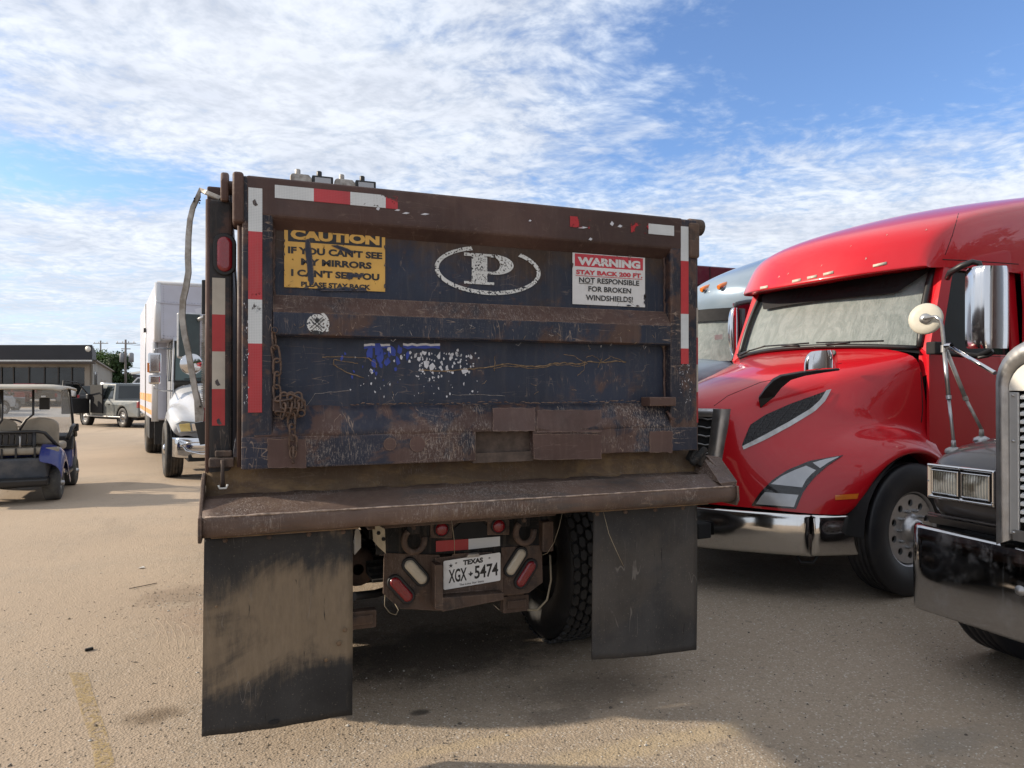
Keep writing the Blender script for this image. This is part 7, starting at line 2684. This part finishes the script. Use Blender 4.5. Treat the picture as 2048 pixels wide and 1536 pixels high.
# heading: mostly away and to the left in the picture
hd_ = radians(90 + 20.76 * -1 + 55)
PK.rotation_euler.z = hd_
dirv_ = Vector((cos(hd_), sin(hd_), 0))
lf = Vector((-sin(hd_), cos(hd_), 0))
PK.location = rear + dirv_ * 1.38 - lf * .82
# open door panel hinged at the front edge of the cab
g = MB()
hx = 5.3 / 2 - 1.50
def dp(t, z, th=0): return Vector((hx + .55 * t * 1.05 * -.2 + .0, 1.0 + t * 1.12, z))
g.plate([dp(0, .52), dp(1, .52), dp(1, 1.17), dp(0, 1.17)], (.07, .0, 0))
DR = g.build('open_door', M['black'], PK, bevel=.03)
g = MB()
g.tube([dp(0, 1.17) + Vector((.03, 0, 0)), dp(.05, 1.30) + Vector((.03, 0, 0)), dp(.45, 1.80) + Vector((-.02, 0, 0)), dp(.95, 1.86) + Vector((-.02, 0, 0)), dp(1, 1.17) + Vector((.03, 0, 0))], .03, 6)
g.build('window_frame', M['black'], DR)
MB().box(hx - .02, hx + .16, 1.52, 1.76, 1.22, 1.50).build('side_mirror', M['chrome'], DR, bevel=.03)
MB().box(hx - 1.05, hx - .05, .955, 1.012, .55, 1.70).build('door_opening', M['matteblack'], PK)
MB().box(-1.6, 1.3, 1.0, 1.12, .40, .45).build('side_step', M['alu'], PK, bevel=.01)


def place(px, py, **kw):
    return aG(px, py)


vehicle('pickup_truck', 'dark red pickup seen from behind in front of the dark shop windows', 'pickup', aG(58, 812), radians(78), red2, L=5.8, W=2.1, wr=.42, H=1.95)
vehicle('parked_car', 'pale silver van cut by the left edge of the view', 'van', aG(-68, 830), radians(62), slv, L=4.9, W=1.95, pick=False, suv=True, wr=.36, H=1.95)
vehicle('parked_car', 'grey green hatchback standing right beside the pale silver van', 'car', aG(-26, 822), radians(66), gy, L=4.6, W=1.85, pick=False, suv=True, wr=.34, H=1.65)
vehicle('parked_car', 'black pickup behind the golf cart roof, right of the red pickup', 'pickup', aG(117, 812), radians(80), blk, L=5.6, W=2.0, wr=.42, H=1.9)
vehicle('parked_car', 'black car partly hidden behind the open pickup door', 'car', aG(180, 820) + Vector((0, 6, 0)), radians(75), blk, L=4.8, W=1.9, pick=False, suv=True, wr=.36, H=1.75)
# white boat like shape on a trailer beyond the grey pickup
bp_ = aG(285, 812)
BO = thing('white_boat', 'small white boat with a raised cabin beyond the grey pickup roof', 'boat', (bp_.x, bp_.y, 0), 0)
g = MB()
rows = []
for k in range(9):
    t = k / 8
    w = .95 * (1 - (1 - t) ** 3)
    x = -3.2 + 6.0 * t
    rows.append([(x, -w, 1.75 + .25 * (1 - t)), (x, -w * .8, 1.25), (x, 0, .95 + .5 * (1 - t) ** 2), (x, w * .8, 1.25), (x, w, 1.75 + .25 * (1 - t))])
g.grid(rows)
g.build('hull', M['whitepaint'], BO, solid=.04)
MB().prism([(-.9, 1.75), (-.3, 2.45), (1.3, 2.45), (1.4, 1.75)], 'y', -.7, .7).build('cabin', M['whitepaint'], BO, bevel=.05)
MB().prism([(-.55, 2.0), (-.25, 2.35), (1.1, 2.35), (1.1, 2.0)], 'y', -.71, -.70).build('cabin_window', M['glass'], BO)
MB().box(-2.5, 3.0, -.5, .5, .45, .6).build('trailer_frame', M['matteblack'], BO)
for s in (1, -1):
    wheel(BO, (1.0, s * .95, .33), R=.33, w=.2, rim=.2, axis=(0, s, 0), holes=5, hub=False, ribs=0, seg=20)
MB().box(-2.2, -2.0, -.1, .1, .0, .5).build('jack_leg', M['alu'], BO)

# ------------------------------------------------------------------ low building
WORLD[0] = True
YB = 62.0
B0 = aD(185, 775, 62.0)
def bl(px, py): return aD(px, py, 62.0)
BD_ = thing('office_building', 'low building with a black roof band and dark shop windows at the left horizon', 'building', (B0.x, B0.y, 0))
# facade direction: perpendicular to the view axis
fx = Vector((cos(-YAW), sin(-YAW), 0))       # to the right in the picture
fn = Vector((sin(YAW), cos(YAW), 0))         # away
_a, _b = aD(186, 722, 62.5), aD(232, 748, 112)
rec = Vector((_b.x - _a.x, _b.y - _a.y, 0))
rec = rec / rec.dot(fn) - fx * .04
def bp3(a, z, d=0): return Vector((B0.x, B0.y, 0)) + fx * a + rec * d + Vector((0, 0, z))
def fbox(a0, a1, z0, z1, d0, d1, name, mt, par=BD_, bevel=0):
    g = MB()
    P = [bp3(a0, z0, d0), bp3(a1, z0, d0), bp3(a1, z0, d1), bp3(a0, z0, d1)]
    g.plate(P, (0, 0, z1 - z0))
    return g.build(name, mt, par, bevel=bevel)
m_px = 62.0 / FPX      # metres per photo pixel at the facade
def za_(py): return 1.6 + (774.6 - py) * m_px
tanw = simple('tan_stucco_wall', (.34, .29, .23), .85, var=.08, vscale=.6)
wn_ = simple('beige_metal_siding', (.36, .34, .30), .6, var=.06, vscale=.5)
pb = simple('dark_fascia_panel', (.014, .015, .020), .6, var=.15, vscale=.5)
wl = fbox(-19, -.15, 0, za_(722), .3, 12, 'front_wall', tanw)
fa = fbox(-19.5, 0, za_(720), za_(691), -1.0, 11, 'roof_band', pb, bevel=.03)
fbox(-19.4, -.03, za_(723.5), za_(720.5), -1.05, 0, 'gutter', simple('white_gutter', (.6, .6, .58), .5), fa)
fbox(-19.4, .25, za_(728), za_(724), -1.02, .2, 'eave', simple('dark_brown_eave', (.06, .045, .035), .6))
MB().lathe([(.25, 0), (.25, -.03), (0, -.03)], bp3(-.35, za_(699), -1.0), fn, 12).build('wall_badge', M['white_plastic'], fa)
sg = simple('dark_shop_glass', (.020, .022, .020), .08, var=.5, vscale=.6, spec=.6)
# store windows between frames
px_edges = [-140, -92, -46, 2, 26, 57, 88, 116, 143, 170]
for i in range(len(px_edges) - 1):
    a0, a1 = (px_edges[i] - 185) * m_px, (px_edges[i + 1] - 185) * m_px
    w_ = fbox(a0 + .05, a1 - .05, za_(812), za_(735), .22, .30, 'shop_window', sg)
    fbox(a1 - .05, a1 + .05, za_(812), za_(734), .15, .30, 'window_mullion', simple('bronze_frame', (.05, .04, .032), .5) if i == 0 else bpy.data.materials['bronze_frame'], w_)
fbox(-19, -.55, za_(769), za_(767), .14, .25, 'transom', bpy.data.materials['bronze_frame'])
fbox(-.70, -.25, 0, za_(724), .10, .35, 'wall_pier', tanw)
# sloping side hall receding to the right
q0_, q1_ = aD(186, 722, 62.5), aD(232, 748, 112)
base0, base1 = Vector((q0_.x, q0_.y, 0)), Vector((q1_.x, q1_.y, 0))
SH_ = thing('metal_shed', 'long beige metal sided hall running back beside the low building', 'building', (base0.x, base0.y, 0))
dv = (base1 - base0)
ln = dv.length
dvn = dv.normalized()
side = Vector((-dvn.y, dvn.x, 0))
g = MB()
g.plate([base0, base1, base1 + Vector((0, 0, q1_.z)), base0 + Vector((0, 0, q0_.z))], fx * -12)
g.build('siding_wall', wn_, SH_)
for k in range(26):
    a = base0 + dvn * (ln * (k + .5) / 26) - side * .02
    MB().plate([a, a + dvn * .08, a + dvn * .08 + Vector((0, 0, q0_.z + (q1_.z - q0_.z) * (k + .5) / 26)), a + Vector((0, 0, q0_.z + (q1_.z - q0_.z) * (k + .5) / 26))], -side * .04).build('siding_rib', wn_, SH_)
for t0, t1, z0, z1 in ((.02, .09, 0, 3.0), (.22, .27, 0, 2.4), (.36, .40, 0, 2.4)):
    a, b = base0 + dvn * ln * t0 - side * .03, base0 + dvn * ln * t1 - side * .03
    MB().plate([a + Vector((0, 0, z0)), b + Vector((0, 0, z0)), b + Vector((0, 0, z1)), a + Vector((0, 0, z1))], -side * .05).build('side_door' if t0 < .1 else 'vent_panel', M['glass'] if t0 < .1 else tanw, SH_)
MB().plate([base0 + Vector((0, 0, q0_.z)) - side * .3, base1 + Vector((0, 0, q1_.z)) - side * .3, base1 + Vector((0, 0, q1_.z)) - fx * 12, base0 + Vector((0, 0, q0_.z)) - fx * 12], (0, 0, .12)).build('roof', simple('rusty_shed_roof', (.24, .21, .18), .7), SH_)
# far dark sheds near the horizon
for i, (p0, p1, py, D_, lb) in enumerate(((246, 272, 749, 150, 'dark flat shed on the horizon between tree and boat'), (-60, -20, 760, 140, 'small dark shed on the far left horizon'))):
    a, b = aD(p0, 775, D_), aD(p1, 775, D_)
    t_ = thing('far_shed', lb, 'shed', (a.x, a.y, 0))
    zt_ = 1.6 + (775 - py) * D_ / FPX
    dd = (b - a)
    g = MB()
    g.plate([Vector((a.x, a.y, 0)), Vector((b.x, b.y, 0)), Vector((b.x, b.y, zt_)), Vector((a.x, a.y, zt_))], fn * 10)
    g.build('wall', simple('dark_blue_siding', (.035, .04, .05), .7), t_)
    MB().plate([Vector((a.x, a.y, zt_)) - fn * .3, Vector((b.x, b.y, zt_)) - fn * .3, Vector((b.x, b.y, zt_)) + fn * 10 + Vector((0, 0, 1)), Vector((a.x, a.y, zt_)) + fn * 10 + Vector((0, 0, 1))], (0, 0, .15)).build('roof', wn_, t_)


# ------------------------------------------------------------------ trees
def leaf_mat(name, a, b):
    m, n, bs = mat_new(name)
    n.put(bs.inputs['Base Color'], n.mix(n.noise(1.3, 4, .6), a, b))
    bs.inputs['Roughness'].default_value = .6
    bs.inputs['Transmission Weight'].default_value = 0
    bs.inputs['Specular IOR Level'].default_value = .25
    return m
lm1 = leaf_mat('bright_leaf', (.075, .13, .022), (.045, .085, .016))
lm2 = leaf_mat('dark_leaf', (.035, .065, .016), (.020, .042, .012))
bark = simple('grey_brown_bark', (.09, .07, .055), .9)


def tree(name, label, base, h, w, lm, seed, n=4200, leaf=.22, group=None):
    r = random.Random(seed)
    T = thing(name, label, 'tree', base, 0, group)
    g = MB()
    g.tube([(0, 0, 0), (.1, 0, h * .25), (.0, .1, h * .5), (.1, 0, h * .75)], [h * .028, h * .022, h * .014, h * .004], 7)
    cl = []
    for k in range(16):
        a = r.random() * 6.28
        zb = h * r.uniform(.22, .6)
        e = Vector((cos(a) * w * r.uniform(.3, .75), sin(a) * w * r.uniform(.3, .75), zb + h * r.uniform(.1, .35)))
        s0 = Vector((0, 0, zb))
        g.tube([s0, s0 * .5 + e * .5 + Vector((0, 0, h * .02)), e], [h * .010, h * .007, h * .002], 5)
        cl.append(e)
    g.build('trunk', bark, T, world=False)
    for k in range(16):
        a = r.random() * 6.28
        q = r.random() ** .5
        cl.append(Vector((cos(a) * w * q * .72, sin(a) * w * q * .72, h * (.35 + .62 * r.random() * (1 - .35 * q)))))
    g = MB()
    for i in range(n):
        c = r.choice(cl)
        rad = h * .12
        d = Vector((r.gauss(0, 1), r.gauss(0, 1), r.gauss(0, .8)))
        d = d.normalized() * rad * r.random() ** .4 * 1.25
        p = c + d
        if p.z < h * .08: continue
        nrm = (d.normalized() + Vector((r.gauss(0, .5), r.gauss(0, .5), r.gauss(0, .5) + .3))).normalized()
        a = nrm.orthogonal().normalized()
        b = nrm.cross(a)
        th = r.random() * 6
        u, v = a * cos(th) + b * sin(th), -a * sin(th) + b * cos(th)
        s = leaf * r.uniform(.6, 1.3)
        g.add([p - u * s, p + v * s * .5, p + u * s, p - v * s * .5], [(0, 1, 2, 3)])
    g.build('crown', lm, T, world=False, recalc=False)
    return T


def far_base(px, D_):
    p = aD(px, 775, D_)
    return (p.x, p.y, 0)
tree('leafy_tree', 'bright green tree top rising right behind the end of the roof band', far_base(199, 105), 7.6, 2.6, lm1, 1, 4200, .20)
tree('leafy_tree', 'darker round tree beside the beige metal hall', far_base(232, 100), 6.6, 2.3, lm2, 2, 4600, .20)
tree('leafy_tree', 'low dark bush like tree between the hall and the far shed', far_base(248, 120), 3.6, 1.6, lm2, 3, 1600, .22)
tree('leafy_tree', 'distant tree beyond the far left end of the low building', far_base(-330, 110), 8.5, 3.5, lm2, 4, 2000, .3)
# trees behind the photographer, mirrored in the chrome; more added to darken paint reflections
for i, (x, y, h, w) in enumerate(((14, -13, 11, 5), (23, -15, 13, 5.5), (33, -14, 12, 5.5), (44, -17, 14, 6), (56, -18, 14, 6.5), (34, -24, 15, 6.5))):
    tree('reflection_tree', ('tall tree behind the photographer, mirrored in the chrome and added for dark paint reflections'), (x, y, 0), h, w, lm2, 20 + i, 4600, .42, group='trees added behind for reflections in the right trucks')


# ------------------------------------------------------------------ utility poles and wires
def pole(px, py_top, D_, label, transformers):
    b = aD(px, 775, D_)
    zt_ = 1.6 + (774.6 - py_top) * D_ / FPX
    T = thing('utility_pole', label, 'utility pole', (b.x, b.y, 0))
    MB().tube([(b.x, b.y, 0), (b.x, b.y, zt_)], [.17, .12], 8).build('pole', simple('grey_wood_pole', (.16, .14, .13), .9), T)
    for dz_, w_ in ((.55, 1.3), (1.3, .6))[:2 if transformers else 1]:
        MB().plate([Vector((b.x, b.y, zt_ - dz_)) + fx * -w_, Vector((b.x, b.y, zt_ - dz_)) + fx * w_, Vector((b.x, b.y, zt_ - dz_ + .12)) + fx * w_, Vector((b.x, b.y, zt_ - dz_ + .12)) + fx * -w_], fn * .12).build('cross_arm', M['alu_old'], T)
    for k in (-1.1, -.4, .4, 1.1):
        MB().lathe([(.05, 0), (.05, .2), (0, .22)], Vector((b.x, b.y, zt_ - .43)) + fx * k, (0, 0, 1), 6).build('insulator', M['alu_old'], T)
    if transformers:
        for k in (-.45, .75):
            MB().lathe([(0, -.65), (.32, -.62), (.32, .5), (.2, .62), (0, .66)], Vector((b.x, b.y, zt_ - 2.4)) + fx * k, (0, 0, 1), 12).build('transformer', simple('grey_transformer', (.22, .23, .25), .6), T)
    return Vector((b.x, b.y, zt_ - .45))
a1_ = pole(251, 679, 95, 'wooden utility pole with two grey transformers above the trees', True)
a2_ = pole(201, 681, 125, 'thin pole behind the bright green tree', False)
for i, (k, px2, py2) in enumerate(((-.9, 420, 668), (.9, 420, 676), (0, 420, 706))):
    e_ = aD(px2, py2, 120)
    s_ = a1_ + fx * k - Vector((0, 0, 0 if i < 2 else 3.2))
    g = MB()
    P = [s_ * (1 - t) + e_ * t - Vector((0, 0, 1.2 * sin(pi * t))) for t in [q / 14 for q in range(15)]]
    g.tube(P, .022, 4)
    tag(g.build('power_line', M['matteblack']), ('upper left', 'upper right', 'lowest')[i] + ' power line running right from the transformer pole', 'power line')

# low far scrub line on the horizon
r = random.Random(8)
g = MB()
for i in range(9000):
    a = radians(r.uniform(-75, 80))
    D_ = r.uniform(420, 520)
    hh = 3.5 + 2.5 * sin(a * 37) + 1.5 * sin(a * 91)
    p = Vector((sin(a) * D_, cos(a) * D_, r.random() * max(1.5, hh)))
    s = r.uniform(.8, 1.8)
    u = Vector((cos(a), -sin(a), 0))
    g.add([p - u * s, p - Vector((0, 0, s * .7)), p + u * s, p + Vector((0, 0, s * .8))], [(0, 1, 2, 3)])
tag(g.build('far_scrub', lm2, recalc=False), 'low line of distant trees along the horizon', None, kind='stuff')
# small raised badge on the door of the red truck
WORLD[0] = True
g = MB()
yb_ = YC - 1.084
add_text(g, 'V', (5.245, yb_, 1.585), (.035, 0, 0), (0, 0, .045), bold=.03)
g.build('door_badge', M['chrome'], RT, recalc=False, solid=.003)
cam_d.clip_end = 5000
